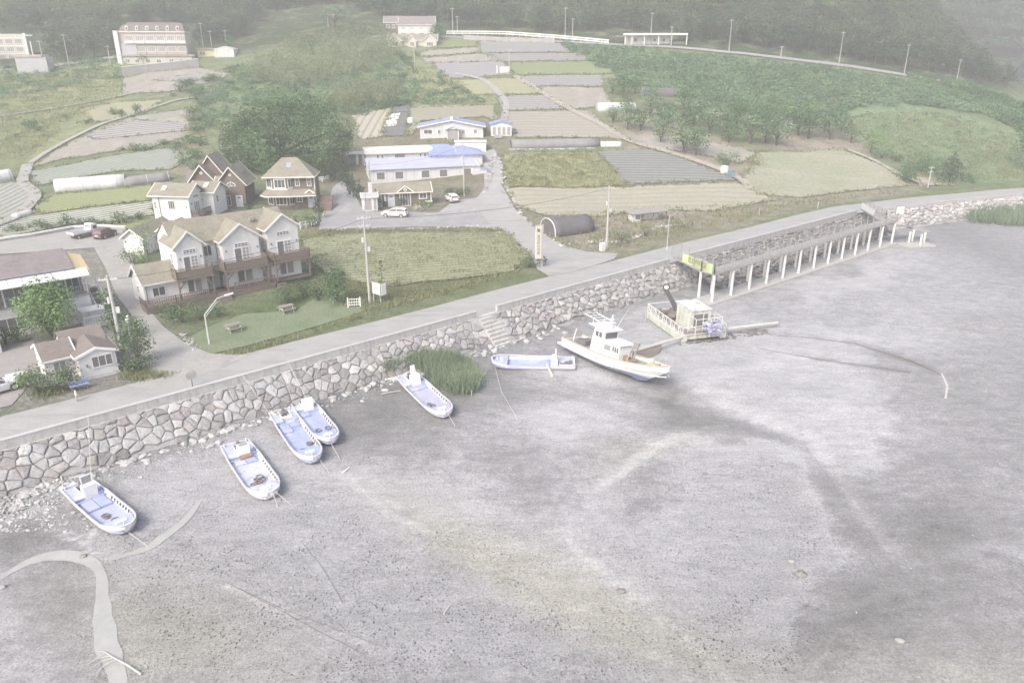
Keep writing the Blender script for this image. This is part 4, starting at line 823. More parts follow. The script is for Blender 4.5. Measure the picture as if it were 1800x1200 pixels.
# --- triple-gabled white guest house
h = House('guest_house', 'big white guest house with three front gables and brown balconies', 'guest house', W(319, 531), R0)
units = ((.25, 3.05, 6.2, 7.55), (5.2, 9.4, 6.0, 7.55), (10.45, 14.15, 6.55, 7.95))
for x0, x1, ze, zr in units: h.gable(x0, x1, 0, 4.2, .3, ze, zr, 'y', oh=.38)
h.gable(.6, 13.8, 1.7, 7.2, .3, 6.0, 7.9, 'x', og=.1, fascia=False, xm=4.3)
h.gable(-3.5, .24, .1, 4.3, .2, 2.75, 4.15, 'x', og=.28, xm=2.4)
for k, (x0, x1, ze, zr) in enumerate(units):
    xm = (x0 + x1) / 2; w = 1.55 if k == 0 else 1.75
    h.win(xm, -.02, ze - 1.05, w * .9, .5, 'f', 4, 2); h.win(xm - w * .25, -.02, 3.05, w * .5, 1.85, 'f', 1, 1, screen); h.win(xm + w * .25 + .02, -.02, 3.05, w * .5, 1.85, 'f', 2, 5, curtain)
    h.lamp(x0 + .3, -.02, 4.6); h.lamp(x1 - .3, -.02, 4.6)
    h.win(xm - w * .25, -.02, .85, w * .5, 1.85, 'f', 1, 1, screen); h.win(xm + w * .27, -.02, .85, w * .52, 1.85, 'f', 1, 1, curtain); h.lamp(x0 + .25, -.02, 2.1)
    bx0 = x0 - (.75, .6, .15)[k]; bx1 = x1 + (.3, .15, .5)[k]; h.box('balcony', deckbrown, bx0, -1.65, 2.72, bx1, -.005, 2.98)
    h.rail([(bx0 + .03, -.02), (bx0 + .03, -1.6), (bx1 - .03, -1.6), (bx1 - .03, -.02)], 2.98)
    for xx in (bx0 + .13, bx1 - .13):
        m = MB().box(xx - .08, -1.6, .6, xx + .08, -1.44, 2.72); sgn = 1 if xx < xm else -1; m.bar((xx, -1.52, 1.8), (xx + sgn * .75, -1.52, 2.65), .1, .12); m.build('post', deckbrown, h.r)
h.win(4.1, 1.68, 4.1, .95, 1.25, 'f', 2, 1); h.win(9.95, 1.68, 4.1, .5, 1.2, 'f', 1, 1); h.win(4.1, 1.68, 1.0, .7, 1.0, 'f', 2, 1)
h.win(5.18, 1.2, 3.9, .75, 1.2, 'l', 2, 1); h.win(5.18, 1.2, .9, .6, 1.1, 'l', 2, 1); h.win(.23, 1.5, 3.9, .7, 1.2, 'l', 2, 1); h.win(-2.05, .08, 1.1, 1.35, 1.05, 'f', 2, 1); h.win(-3.52, 2.2, 1.2, .6, .9, 'l', 1, 2)
h.pipe(5.05, 1.55, .3, 5.9); h.pipe(-3.3, -.02, .3, 2.5); h.box('skylight', curtain, 9.7, 2.6, 7.1, 10.2, 3.1, 7.5)
h.box('lean_to', brownroof, 3.15, -.2, 2.6, 5.1, 1.65, 2.85)
m = MB().box(-4.1, -2.0, .45, 4.6, .05, .62).box(4.6, -1.6, .45, 10.2, -.01, .62).box(10.2, -1.2, .45, 14.6, -.01, .62)
m.build('deck', deckbrown, h.r); m = MB().box(-4.05, -1.98, -.6, 4.55, -1.9, .44).box(4.7, -1.58, -.6, 10.1, -1.5, .44).box(-4.05, -1.89, -.6, -3.97, 0, .44); m.build('skirting', deckbrown, h.r)
h.rail([(-4.05, 0.0), (-4.05, -1.9), (-1.0, -1.9), (3.0, -1.9)], .62, .8, False); h.rail([(5.5, -1.5), (10.1, -1.5)], .62, .8, False)
for i in range(4): h.box('step', deckbrown, 3.2, -2.35 - i * .28, -.45 + .0, 4.6, -2.05 - i * .28, .48 - i * .16)
for i in range(4): h.box('step', deckbrown, 10.25, -1.9 - i * .25, -.4, 11.3, -1.62 - i * .25, .44 - i * .14)
# --- annex with a blank gable
h = House('annex', 'low white annex with a blank gable end behind the three-gabled house', 'annex', W(221, 447), math.radians(-6))
h.gable(0, 2.75, 0, 7.5, -.6, 2.3, 3.35, 'y', oh=.3); h.gable(2.76, 5.6, 3.2, 7.5, -.6, 2.3, 3.3, 'y', oh=.25); h.lamp(.35, -.02, 1.6); h.pipe(2.78, -.06, -.5, 2.2)
h.win(3.4, 3.18, .9, .7, .9, 'f', 1, 2)
# --- white two-storey house behind
h = House('white_house', 'white two-storey house with roof windows behind the three-gabled house', 'house', W(337, 388), math.radians(-7))
h.gable(-6.0, 0, 0, 4.6, -.3, 4.0, 5.3, 'x', oh=.5, og=.45); h.gable(-1.8, 1.9, 4.0, 8.2, -.3, 3.9, 5.0, 'x', oh=.45, og=.5)
h.win(.02, 2.1, 3.25, 1.5, .5, 'r', 4, 1); h.win(.02, 2.1, .8, 1.7, 1.9, 'r', 3, 1, curtain); h.lamp(.02, .5, 2.4, 'r'); h.lamp(.02, 4.0, 2.4, 'r')
h.win(-2.9, -.02, 1.7, 1.1, 1.35, 'f', 3, 1); h.win(-5.6, -.02, 1.7, .55, 1.2, 'f', 1, 2, curtain); h.win(1.92, 5.2, 2.0, .7, 1.1, 'r', 1, 2); h.lamp(-.5, -.02, 2.0); h.pipe(-4.9, -.06, -.2, 3.8)
for x, y in ((-4.3, 1.0), (.4, 5.1)):
    z = 4.0 + 1.3 / 2.3 * y if y < 3 else 3.9 + 1.1 / 2.1 * (y - 4.0); m = MB(); m.cbox((x, y, z + .22), (.7, 1.0, .1), 0, math.atan2(1.3, 2.3)); m.build('roof_window', trimw, h.r)
h.box('balcony', deckbrown, .05, .2, .55, 1.3, 4.2, .75); h.rail([(.1, .25), (1.25, .25), (1.25, 4.15), (.1, 4.15)], .75, .8, False)
# --- brown gabled house
P = W(388, 363); h = House('brown_house', 'dark brown house with steep white-edged gables and arched windows', 'house', P, math.radians(4))
h.gable(0, 4.3, 0, 6.2, -.5, 3.9, 6.4, 'y', brownwall, taupe, oh=.45, og=.4); h.gable(-5.0, -.6, 1.2, 7.2, -.5, 3.9, 6.6, 'y', brownwall, taupe, oh=.4, og=.45); h.gable(-4.2, .5, 3.0, 8.5, -.5, 4.6, 7.9, 'y', brownwall, taupe, oh=.5, og=.4)
h.gable(-6.4, -4.0, 4.0, 8.6, -.5, 3.6, 5.0, 'x', brownwall, brownroof, oh=.3, og=.3, fascia=False); h.gable(-.7, .4, .8, 3, 2.6, 3.9, 4.6, 'x', siding, taupe, oh=.3, og=.1)
h.arch(2.15, -.02, 3.4, 1.5); h.disc(2.15, -.02, 5.15, .22); h.arch(-2.8, 1.18, 3.4, 1.6); h.disc(-2.8, 1.18, 5.35, .24)
h.win(1.1, -.02, .1, 1.5, 1.75, 'f', 3, 1, glass); h.door(3.2, -.02, -.2, .95, 1.95, doorw, light=True); h.lamp(4.0, -.02, 1.2)
m = MB(); m.cbox((3.55, 3.6, 5.0), (.6, 1.6, .06), 0, 0, math.radians(49)); m.build('roof_window', brownroof, h.r)
# --- octagon-fronted brown house
h = House('turret_house', 'brown house with a wide hipped roof, white bay windows and skylight', 'house', W(470, 366), math.radians(5))
oct_ = [(0, 1.2), (1.3, -.1), (3.6, -.1), (4.6, .9), (4.6, 5.2), (0, 5.2)]
def ngon_roof(hh, poly, z, apex, oh, m, name='roof', ridge=None):
    cx = sum(p[0] for p in poly) / len(poly); cy = sum(p[1] for p in poly) / len(poly); e = [(cx + (x - cx) * oh, cy + (y - cy) * oh) for x, y in poly]; n = len(e); mb = MB()
    mb.add([(x, y, z) for x, y in e] + [(x, y, z - .14) for x, y in e] + list(apex), [(i, (i + 1) % n, 2 * n) for i in range(n)] + [tuple(range(2 * n - 1, n - 1, -1))] + [(n + i, n + (i + 1) % n, (i + 1) % n, i) for i in range(n)])
    o = mb.build(name, m, hh.r); f = MB()
    for i in range(n): f.bar((*e[i], z - .1), (*e[(i + 1) % n], z - .1), .1, .18)
    f.build('fascia', trimw, o); return o
MB().prism(oct_, -.5, 5.0).build('wall', brownwall, h.r); MB().box(4.3, .6, -.5, 8.0, 5.0, 5.05).build('wall', brownwall, h.r)
h.hip(.2, 7.7, .2, 5.2, 5.12, 7.9, 2.7, 5.2, 2.7, taupe, oh=.5)
e = [(x * 1.0 - .4 if x < 2 else x, y - .8 if y < 1 else y - .4) for x, y in ((-.5, .6), (.6, -.8), (4.2, -.9), (7.2, -.4), (8.3, -.2))]
m = MB(); n = len(e); inn = [(0, 1.2, 3.0), (1.3, -.1, 3.0), (3.6, -.1, 3.0), (4.65, .55, 3.0), (8.0, .55, 3.0)]
m.add([(x, y, 2.2) for x, y in e] + inn + [(x, y, 2.08) for x, y in e], [(i, i + 1, n + i + 1, n + i) for i in range(n - 1)] + [(i + 1, i, 2 * n + i, 2 * n + i + 1) for i in range(n - 1)] + [(2 * n + i + 1, 2 * n + i, n + i, n + i + 1) for i in range(n - 1)])
po = m.build('porch_roof', taupe, h.r); f = MB()
for i in range(n - 1): f.bar((*e[i], 2.13), (*e[i + 1], 2.13), .09, .16)
f.build('fascia', trimw, po)
for (x0, y0), (x1, y1) in (((0, 1.2), (1.3, -.1)), ((1.3, -.1), (3.6, -.1)), ((3.6, -.1), (4.6, .9))):
    a = math.atan2(y1 - y0, x1 - x0); l = math.hypot(x1 - x0, y1 - y0); cx, cy = (x0 + x1) / 2 + math.sin(a) * .02, (y0 + y1) / 2 - math.cos(a) * .02
    h.win(cx, cy, 3.25, l * .82, 1.55, nx=3 if l > 2 else 2, rad=a, fw=.14); h.win(cx, cy, .45, l * .82, 1.45, nx=3 if l > 2 else 2, rad=a, fw=.14)
    MB().bar((x0, y0, 3.1), (x1, y1, 3.1), .1, .2).build('bay_trim', trimw, h.r)
h.win(5.2, .58, 3.45, .75, 1.4, 'f', 2, 2, fw=.12); h.win(7.1, .58, 3.45, .75, 1.4, 'f', 2, 2, fw=.12); h.win(5.3, .58, .8, 1.0, 1.2, 'f', 2, 2, fw=.12); h.door(7.2, .58, -.1, .95, 1.95, doorw, light=True)
h.gable(6.5, 7.9, -.3, .56, 2.35, 2.45, 2.95, 'y', brownwall, taupe, oh=.25, og=.2); h.box('corner_trim', trimw, 7.92, .5, -.3, 8.06, .62, 4.9)
m = MB(); m.cbox((3.9, 1.55, 6.78), (.8, .9, .1), 0, math.atan2(2.8, 3.0)); m.build('skylight', mat('solar_pane', (.36, .38, .48), scale=2, rough=.2), h.r)
h.box('deck', deckbrown, -.6, -1.2, -.5, 8.4, .5, -.18); h.rail([(-.5, -1.1), (4.5, -1.15), (5.2, -.9)], -.18, .8, False)
# --- reception
h = House('reception_house', 'small olive-brown reception house with clock gable and white doors', 'reception', W(655, 364), math.radians(14)); olive = mat('olive_siding', (.185, .165, .12), (.15, .135, .10), scale=1.5, rough=.8)
h.gable(0, 10, 0, 3.4, -.4, 2.45, 3.5, 'x', olive, taupe, oh=.45, og=.25); h.gable(4.4, 6.8, -.25, 1.4, 2.3, 2.45, 3.35, 'y', olive, taupe, oh=.3, og=.15); h.disc(5.6, -.27, 2.75, .3, name='clock')
h.door(1.1, -.02, -.2, 1.0, 2.15, doorw, light=True); h.door(3.2, -.02, -.2, 1.0, 2.15, doorw, light=True); h.win(5.55, -.02, -.1, 1.9, 2.3, 'f', 4, 1, glass, fw=.13); h.win(8.6, -.02, 1.0, 1.4, 1.1, 'f', 2, 1, fw=.13); h.box('notice', trimw, 2.0, -.04, .9, 2.35, .0, 1.9)
h.box('bench', trimw, 8.9, -.5, .55, 10.2, -.1, .66); h.box('corner_trim', trimw, 9.9, -.05, -.3, 10.05, .08, 2.4)
h.box('deck', deckbrown, -.2, -1.2, -.5, 6.4, -.01, -.2)
h = House('glass_shed', 'small white-framed glass shed with a grey roof beside the reception', 'shed', W(640, 371), math.radians(14))
h.gable(-.2, 2.3, 0, 2.2, -.4, 2.35, 2.75, 'x', panelw, mat('tin_roof', (.45, .45, .44), (.38, .38, .38), scale=1, rough=.5, stretch=(6, .5, 1)), oh=.3, og=.2); h.win(.75, -.02, .0, 1.4, 2.1, 'f', 1, 1, curtain, fw=.14); h.win(1.9, -.02, .0, .7, 2.1, 'f', 1, 1, curtain, fw=.1); h.box('chimney', panelw, 1.0, .9, 2.6, 1.6, 1.5, 4.4)
# --- long hall with a pale blue roof and the buildings round it
h = House('long_hall', 'long white hall with a pale lilac-blue single-slope roof and square windows', 'hall', W(652, 323), math.radians(17))
MB().ext([(0, -1.5), (6.2, -1.5), (6.2, 3.6), (0, 2.5)], 'x', 0, 21.2).build('wall', panelw, h.r)
MB().ext([(-.35, 2.45), (6.3, 3.62), (6.3, 3.76), (-.35, 2.59)], 'x', -.2, 20.8).build('roof', paleblue, h.r)
for x in (1.9, 5.4, 10.4, 13.9, 18.6): h.win(x, -.02, .55, 1.75, 1.55, 'f', 1, 1, screen, fw=.13)
h.box('lean_to', panelw, 19.5, -.9, -1.5, 22.4, 0, 1.9); h.box('lean_to_roof', bluesheet, 21.0, -1.1, 1.92, 22.6, .1, 2.04); h.pipe(-.1, -.1, -1, 4.2)
h = House('hipped_hall', 'white building with a deep blue hipped roof and a pale ridge, behind the long hall', 'hall', W(760, 296), math.radians(10))
h.box('wall', panelw, 0, 0, -1.5, 10.0, 7, 2.5); o = h.hip(0, 10.0, 0, 7, 2.65, 3.9, 3.4, 6.2, 3.5, bluesheet, oh=.5, trim=False); MB().bar((4.8, .2, 2.85), (4.8, 3.4, 4.0), .3, .1).build('ridge_strip', paleblue, o)
h.win(-.02, 2, .9, 1.2, 1.1, 'l', 2, 1)
h = House('parapet_block', 'long white flat-roofed block with a deep parapet, behind the long hall', 'building', W(642, 292), math.radians(16))
h.box('wall', panelw, .3, 0, -2, 13.4, 4, 2.4); h.box('parapet', trimw, 0, -.35, 2.25, 13.7, 4.2, 3.2)
for x, w_ in ((2.6, .6), (3.5, .6), (7.0, 2.2), (11.2, .55), (12.1, .6)): h.win(x, -.02, .9, w_, 1.25, 'f', 1, 1, screen, fw=.1)
h.gable(13.8, 17.5, 1.0, 5, -1, 2.4, 3.3, 'x', panelw, bluesheet, oh=.3, og=.2, fascia=False); h.win(14.9, .98, .6, 1.6, 1.2, 'f', 2, 1, screen)
h = House('white_shed', 'low white box shed with a dark roof edge beside the blue hipped roof', 'shed', W(800, 268), math.radians(4)); h.box('wall', trimw, 0, 0, -.6, 6.4, 3.0, 2.0); h.box('roof', mat('white_roof_sheet', (.7, .7, .7), scale=1), -.15, -.2, 2.003, 6.6, 3.2, 2.12)
h = House('store_shed', 'grey open-fronted store shed with pale uprights under the big tree', 'shed', W(612, 290), math.radians(12)); h.box('wall', greyplaster, 0, .8, -1, 5.6, 3.4, 2.0); h.box('roof', mat('pale_sheet_roof', (.55, .54, .53), (.48, .47, .46), scale=1, rough=.6), -.3, -.3, 2.003, 6.0, 3.6, 2.14)
for x in (1.6, 2.8, 3.6): h.box('upright', creamw, x, -.05, -1, x + .5, .12, 1.95)
h = House('blue_roof_house', 'white bungalow with a broad blue roof and porch gable', 'house', W(739, 244), math.radians(4))
h.gable(0, 13.6, 0, 6.5, -.8, 2.45, 3.75, 'y', panelw, bluesheet, oh=.55, og=.5, t=.16); h.gable(5.6, 8.4, -1.3, -.05, 2.05, 2.1, 2.75, 'y', panelw, bluesheet, oh=.25, og=.2)
for x in (5.75, 8.2): h.box('porch_post', trimw, x, -1.25, -.8, x + .14, -1.1, 2.1)
h.box('porch_glass', curtain, 5.9, -1.1, -.7, 8.2, -1.05, 1.9); h.box('ridge_strip', trimw, 6.5, -.5, 3.93, 7.1, 6.9, 3.99)
for x, w_ in ((1.7, 1.9), (4.1, .75), (9.3, .75), (11.9, .75)): h.win(x, -.02, .9, w_, 1.05, 'f', 2, 1, fw=.12)
h = House('blue_roof_store', 'small white store with four shutters under a blue roof', 'store', W(863, 239), math.radians(4)); h.gable(0, 4.6, 0, 4.5, -.6, 2.35, 3.0, 'y', panelw, bluesheet, oh=.25, og=.25, fascia=False)
for i in range(4): h.win(.75 + i * 1.05, -.02, .05, .85, 1.9, 'f', 1, 1, curtain, fw=.1)
# --- inn at the edge
h = House('inn', 'long white two-storey inn with a glazed upper gallery and white awning', 'inn', W(-20, 600), R0)
h.box('wall', siding, -6, 0, -.4, 9.2, 6.0, 2.75); h.box('gallery', greyplaster, -6, .9, 2.76, 8.9, 6.0, 5.4); h.box('gallery_floor', greyplaster, -6, -.12, 2.76, 9.3, .88, 2.95)
MB().ext([(-.2, 5.55), (3.6, 6.75), (7.2, 5.6), (7.2, 5.8), (3.6, 6.97), (-.2, 5.75)], 'x', -6.5, 8.3).build('roof', greyroof, h.r)
aw = MB(); aw.ext([(-1.35, 5.0), (-.22, 5.52), (-.22, 5.6), (-1.35, 5.08)], 'x', -6.5, 9.3); a_ = aw.build('awning', mat('awning_sheet', (.78, .78, .77), (.70, .70, .69), scale=1, rough=.45), h.r); m = MB()
for i in range(13): x = -6 + i * 1.22; m.bar((x, -1.34, 5.11), (x, -.22, 5.63), .05, .04)
m.build('seam', greyplaster, a_); MB().box(-6.5, -.32, 5.66, 8.3, -.2, 5.78).build('gutter', mat('blue_grey_gutter', (.30, .30, .36), scale=2), h.r)
m = MB(); m.add([(8.32, -.2, 5.7), (8.32, 3.0, 6.6), (9.6, 3.0, 6.2), (9.6, -.9, 5.05), (8.32, -.9, 5.3), (8.32, -.2, 5.62), (8.32, 3.0, 6.52), (9.6, 3.0, 6.12), (9.6, -.9, 4.97), (8.32, -.9, 5.22)], [(0, 1, 2, 3, 4), (9, 8, 7, 6, 5), (0, 5, 6, 1), (1, 6, 7, 2), (2, 7, 8, 3), (3, 8, 9, 4), (4, 9, 5, 0)]); m.build('tarpaulin', mat('yellow_tarp', (.58, .45, .24), (.54, .46, .30), scale=.7, rough=.6), h.r)
for i, (x, w_, pn) in enumerate(((-4.4, 2.4, curtain), (-1.8, 2.2, screen), (.6, 2.2, curtain), (3.0, 2.0, curtain), (5.2, 1.9, screen), (6.7, .9, curtain), (8.0, 1.3, screen))): h.win(x, .88, 3.0, w_, 2.2, 'f', 2, 1, pn, fw=.07)
for x in (-3.2, 2.0, 4.2, 7.3, 9.05): h.box('gallery_post', trimw, x - .06, -.1, 2.96, x + .06, .02, 5.05)
h.rail([(-6, -.05), (9.2, -.05)], 2.96, .8, False, m=greyplaster); h.win(2.2, -.02, .55, 2.3, 1.35, 'f', 3, 1, screen); h.win(-1.5, -.02, .55, 2.3, 1.35, 'f', 3, 1, screen); h.box('meter_box', screen, 5.9, -.12, 3.0, 6.3, -.01, 3.6)
# outside stair at the inn end and sheet-covered lean-to
s_ = thing('outside_stair', 'grey outside stair with plant boxes climbing the end of the long inn', 'stair', tuple(h.r.location), R0)
m = MB()
for i in range(9): m.box(9.5, -1.6 + i * .55, .2 + i * .28, 10.5, -1.02 + i * .55, .32 + i * .28)
m.build('flight', greyplaster, s_); m = MB()
for x in (9.47, 10.55): m.bar((x, -1.7, 1.1), (x, 3.4, 3.7), .06, .06); [m.box(x - .03, -1.6 + i * 1.2, .2 + i * .6, x + .03, -1.54 + i * 1.2, 1.15 + i * .61) for i in range(5)]
m.build('railing', trimw, s_); m = MB()
for i in range(5): m.box(9.6, -.8 + i * .8, .7 + i * .42, 10.4, -.45 + i * .8, .95 + i * .42)
m.build('plant_box', deckbrown, s_)
h = House('lean_to', 'low white boarded lean-to under the tree at the end of the long inn', 'lean-to', W(150, 578), R0); h.box('wall', panelw, 0, 0, -.2, 2.4, 1.3, 1.7); h.box('roof', mat('lean_sheet', (.66, .66, .65), scale=1.5, rough=.6), -.1, -.3, 1.703, 2.6, 1.5, 1.8); h.rail([(0, -.35), (2.4, -.35)], .4, .8, False, m=trimw)
# --- roadside cottage
h = House('cottage', 'small white cottage with a wide brown roof and three-pane window on the shore road', 'cottage', W(145, 667), R0)
h.gable(0, 2.85, 0, 5.0, -.3, 2.0, 2.5, 'y', siding, brownroof, oh=.28, og=.2, xm=1.4); h.gable(-2.3, -.01, 1.3, 5.0, -.3, 1.95, 2.75, 'x', siding, brownroof, oh=.35, og=.2)
h.gable(-.4, 2.8, 3.0, 6.2, -.3, 2.0, 2.95, 'x', siding, brownroof, oh=.2, og=.15, fascia=False)
h.win(1.75, -.02, .75, 1.65, 1.05, 'f', 3, 1, screen, fw=.08); h.lamp(.55, -.02, 1.0); h.win(-.02, .7, .7, .7, 1.1, 'l', 1, 1, screen); h.win(-1.2, 1.28, .6, 1.0, 1.0, 'f', 2, 1, curtain)
h.box('step', greyplaster, -.1, -.6, -.3, 2.9, -.02, .06)
h = House('side_shed', 'pale grey sheet-sided shed beside the inn, cut by the edge of view', 'shed', W(-8, 622), R0); h.box('wall', panelw, -2, 0, -.3, .55, 2.2, 2.1); h.box('roof', greyplaster, -2.1, -.15, 2.103, .7, 2.4, 2.2)
# --- hotel on the hill road
h = House('hotel', 'four-storey pink hotel with a mansard roof and six round-topped dormers', 'hotel', W(214, 113), math.radians(11))
h.box('wall', creamw, 0, 0, -2, 21.2, 9, 2.4); h.box('wall', pinkw, .4, .4, 2.41, 20.0, 9, 9.3); h.box('stair_tower', trimw, -.9, -.4, -1.5, .35, 6, 9.8); h.box('canopy', pinkw, -.2, -.5, 2.42, 22.2, .35, 2.75); h.box('cornice', trimw, .2, .1, 9.31, 20.2, 9, 9.6)
h.box('blank_bay', mat('lilac_render', (.50, .48, .52), (.45, .43, .47), scale=.5), .42, .1, 2.8, 5.2, .39, 6.0)
rf = MB(); rf.loft([[(.6, .3, 9.61), (20.1, .3, 9.61), (20.1, 9, 9.61), (.6, 9, 9.61)], [(1.6, 1.4, 11.3), (19.6, 1.4, 11.3), (19.6, 8.4, 11.3), (1.6, 8.4, 11.3)], [(3, 4.2, 12.3), (18.6, 4.2, 12.3), (18.6, 6, 12.3), (3, 6, 12.3)]]); rfo = rf.build('roof', brownroof, h.r)
for i in range(6):
    x = 3.1 + i * 3.0; m = MB(); m.ext([(x - .45, 9.9), (x + .45, 9.9), (x + .45, 10.8), (x + .3, 11.1), (x, 11.25), (x - .3, 11.1), (x - .45, 10.8)], 'y', .35, 2.0); d = m.build('dormer', trimw, h.r); MB().box(x - .25, .31, 10.1, x + .25, .345, 10.85).build('pane', glass, d)
for fl, z in ((0, 2.9), (1, 6.1)):
    for i in range(6):
        x = 3.4 + i * 3.05
        if fl == 0 and i == 0: continue
        h.win(x, .37, z + .75, 2.4, 1.5, 'f', 4, 1, curtain, fw=.1); h.box('balcony', trimw if fl else pinkw, x - 1.45, -.3, z - .02, x + 1.45, .38, z + .68)
for x in (1.9, 4.8, 7.9, 11.2, 15.0, 17.9): h.win(x, -.02, .3, 1.5, 1.2, 'f', 2, 1, screen, fw=.12)
h.door(1.2, -.02, -1.0, .8, 1.9, screen)
o = MB().box(0, 0, 0, 1, 1, 1)
def wall_px(name, label, pts, hgt, th, m, cat='wall', cap=None, cont=True, zoff=-.4, group=None):
    P = Ws(pts); mb = MB(); rings = []
    for i, p in enumerate(P):
        d = (P[min(i + 1, len(P) - 1)] - P[max(i - 1, 0)]); n = Vector((-d.y, d.x, 0)).normalized() * th / 2
        rings.append([(p.x - n.x, p.y - n.y, p.z + zoff), (p.x + n.x, p.y + n.y, p.z + zoff), (p.x + n.x, p.y + n.y, p.z + hgt), (p.x - n.x, p.y - n.y, p.z + hgt)])
    mb.loft(rings); o = mb.build(name, m); tag(o, label, cat, group)
    if cap:
        c = MB(); c.loft([[(r[0][0] * 1.0 - (r[1][0] - r[0][0]) * .15, r[0][1] - (r[1][1] - r[0][1]) * .15, r[2][2] + .003), (r[1][0] + (r[1][0] - r[0][0]) * .15, r[1][1] + (r[1][1] - r[0][1]) * .15, r[2][2] + .003), (r[1][0] + (r[1][0] - r[0][0]) * .15, r[1][1] + (r[1][1] - r[0][1]) * .15, r[2][2] + .2), (r[0][0] - (r[1][0] - r[0][0]) * .15, r[0][1] - (r[1][1] - r[0][1]) * .15, r[2][2] + .2)] for r in rings]); c.build('coping', cap, o)
    return o
wall_px('retaining_wall', 'stained concrete retaining wall holding up the pink hotel terrace', [(216, 132), (262, 127), (310, 122), (350, 117)], 2.2, .4, greyplaster, cap=trimw)
h = House('cream_shop', 'low cream and yellow shop with a flat roof beside the hotel', 'shop', W(348, 101), math.radians(10)); h.box('wall', yelloww, 0, 0, -1.5, 5.4, 4, 2.6); h.box('roof', pinkw, -.4, -.6, 2.602, 5.8, 4.2, 2.8); h.win(1.6, -.02, .7, 1.8, 1.1, 'f', 2, 1, screen)
h = House('white_warehouse', 'low pale blank-walled warehouse beside the cream shop', 'warehouse', W(378, 102), math.radians(6)); h.gable(0, 6.2, 0, 6, -1.5, 2.6, 3.4, 'y', panelw, panelw, oh=.1, og=.1, fascia=False); h.box('plinth', greyplaster, -.05, -.1, -1.5, 6.3, -.01, .3)
h = House('school_block', 'long pale three-storey block with gridded windows on the wooded hillside', 'building', W(-70, 108), math.radians(14)); h.box('wall', creamw, 0, 0, -2, 19.5, 8, 8.2)
for fl in range(3):
    h.box('string_course', trimw, -.1, -.12, 2.2 + fl * 2.3, 19.6, -.01, 2.45 + fl * 2.3)
    for i in range(7): h.win(1.5 + i * 2.75, -.02, .45 + fl * 2.35, 2.2, 1.55, 'f', 4, 1, curtain, fw=.12)
MB().box(19.6, -.3, -1, 20.4, .3, 8.4).box(21.3, -.3, -1, 21.6, .3, 6.0).box(19.6, -.3, 7.6, 22.4, .3, 7.9).build('fire_stair', trimw, h.r)
h = House('pale_barn', 'big pale blank building below the school block beside the hill road', 'barn', W(32, 130), math.radians(14)); h.box('wall', mat('pale_blue_render', (.50, .50, .53), (.44, .43, .46), scale=.4, rough=.8), 0, 0, -2, 8.2, 7, 4.6); h.box('roof', pinkw, -.2, -.2, 4.602, 7.2, 7, 5.2)
h = House('brick_lodge', 'long grey-roofed lodge of brick and white walls at the top of the fields', 'lodge', W(676, 68), math.radians(3))
h.gable(0, 4.6, .4, 7, -1, 5.0, 7.0, 'x', mat('dark_brick', (.19, .15, .14), (.15, .12, .11), scale=2), greyroof, oh=.3, og=.2); h.gable(4.62, 17, 0, 7, -1, 4.4, 7.0, 'x', panelw, greyroof, oh=.3, og=.3)
for x in (1.3, 3.2):
    for z in (.6, 3.2): h.win(x, .38, z, 1.1, 1.2, 'f', 2, 1, fw=.14)
for x in (6.5, 9.5, 12.5, 15.2): h.win(x, -.02, .8, 1.6, 1.0, 'f', 2, 1, screen); h.win(x, -.02, 3.0, 1.4, .5, 'f', 2, 1, curtain)
h = House('gabled_lodge', 'low lodge with three white-edged gables in front of the grey-roofed lodge', 'lodge', W(682, 83), math.radians(3))
h.gable(0, 16, 1.0, 5.5, -1, 2.2, 3.9, 'x', creamw, taupe, oh=.3, og=.3)
for x in (.3, 6.6, 11.6): w_ = 4.2 if x != 6.6 else 2.6; h.gable(x, x + w_, 0, 3, -1, 2.0, 3.9 if w_ > 3 else 3.5, 'y', creamw, taupe, oh=.3, og=.25); h.win(x + w_ / 2, -.02, .3, w_ * .5, 1.3, 'f', 3, 1, screen)
h = House('pavilion', 'long open white pavilion with a flat roof on the hill road', 'pavilion', W(1104, 79), math.radians(-6))
h.box('roof', trimw, -1.6, -1.2, 2.9, 19.0, 5.2, 3.5); h.box('side_roof', greyplaster, -4.2, -.6, 2.5, -1.62, 4, 2.7); h.box('wall', panelw, -1.0, 1.2, -1, 13.5, 5, 2.89)
for x in (-1.2, 1.0, 5, 9.6, 13.8, 18.6): h.box('column', trimw, x, -.9, -1, x + .3, -.6, 2.89)
for x in (2.4, 5.2, 8.6, 11.6): h.win(x, 1.18, .9, 1.0, 1.1, 'f', 1, 1, screen)
h.box('counter', screen, 14.6, .5, -.8, 18.4, 2, 1.0)
# ---------------------------------------------------------------- boats
hullw = mat('boat_white', (.80, .795, .78), (.72, .71, .69), scale=1.2, rough=.5, streak=((.50, .475, .43), 1.3, (.7, 2.0, 1.2))); boatblue = mat('boat_blue', (.33, .37, .60), (.39, .43, .63), scale=1.4, rough=.55, fine=(6, .08), streak=((.52, .54, .64), .8, (1, 1, 1)))
boatpale = mat('boat_pale_blue', (.44, .47, .62), (.39, .42, .58), scale=1.1, rough=.6, fine=(6, .08)); darkwell = mat('engine_well', (.15, .15, .14), (.20, .19, .18), scale=5, rough=.8); engm = mat('engine_grey', (.16, .16, .16), (.22, .21, .20), scale=6, rough=.6)
antif = mat('hull_blue', (.22, .255, .43), (.29, .32, .47), scale=.8, rough=.7, streak=((.36, .36, .38), .8, (.3, 1, 2))); rustm = mat('rusty_frame', (.25, .15, .10), (.32, .25, .20), scale=3, rough=.8); woodp = mat('bleached_wood', (.55, .53, .49), (.47, .45, .41), scale=1, rough=.85, stretch=(.3, 3, 3))
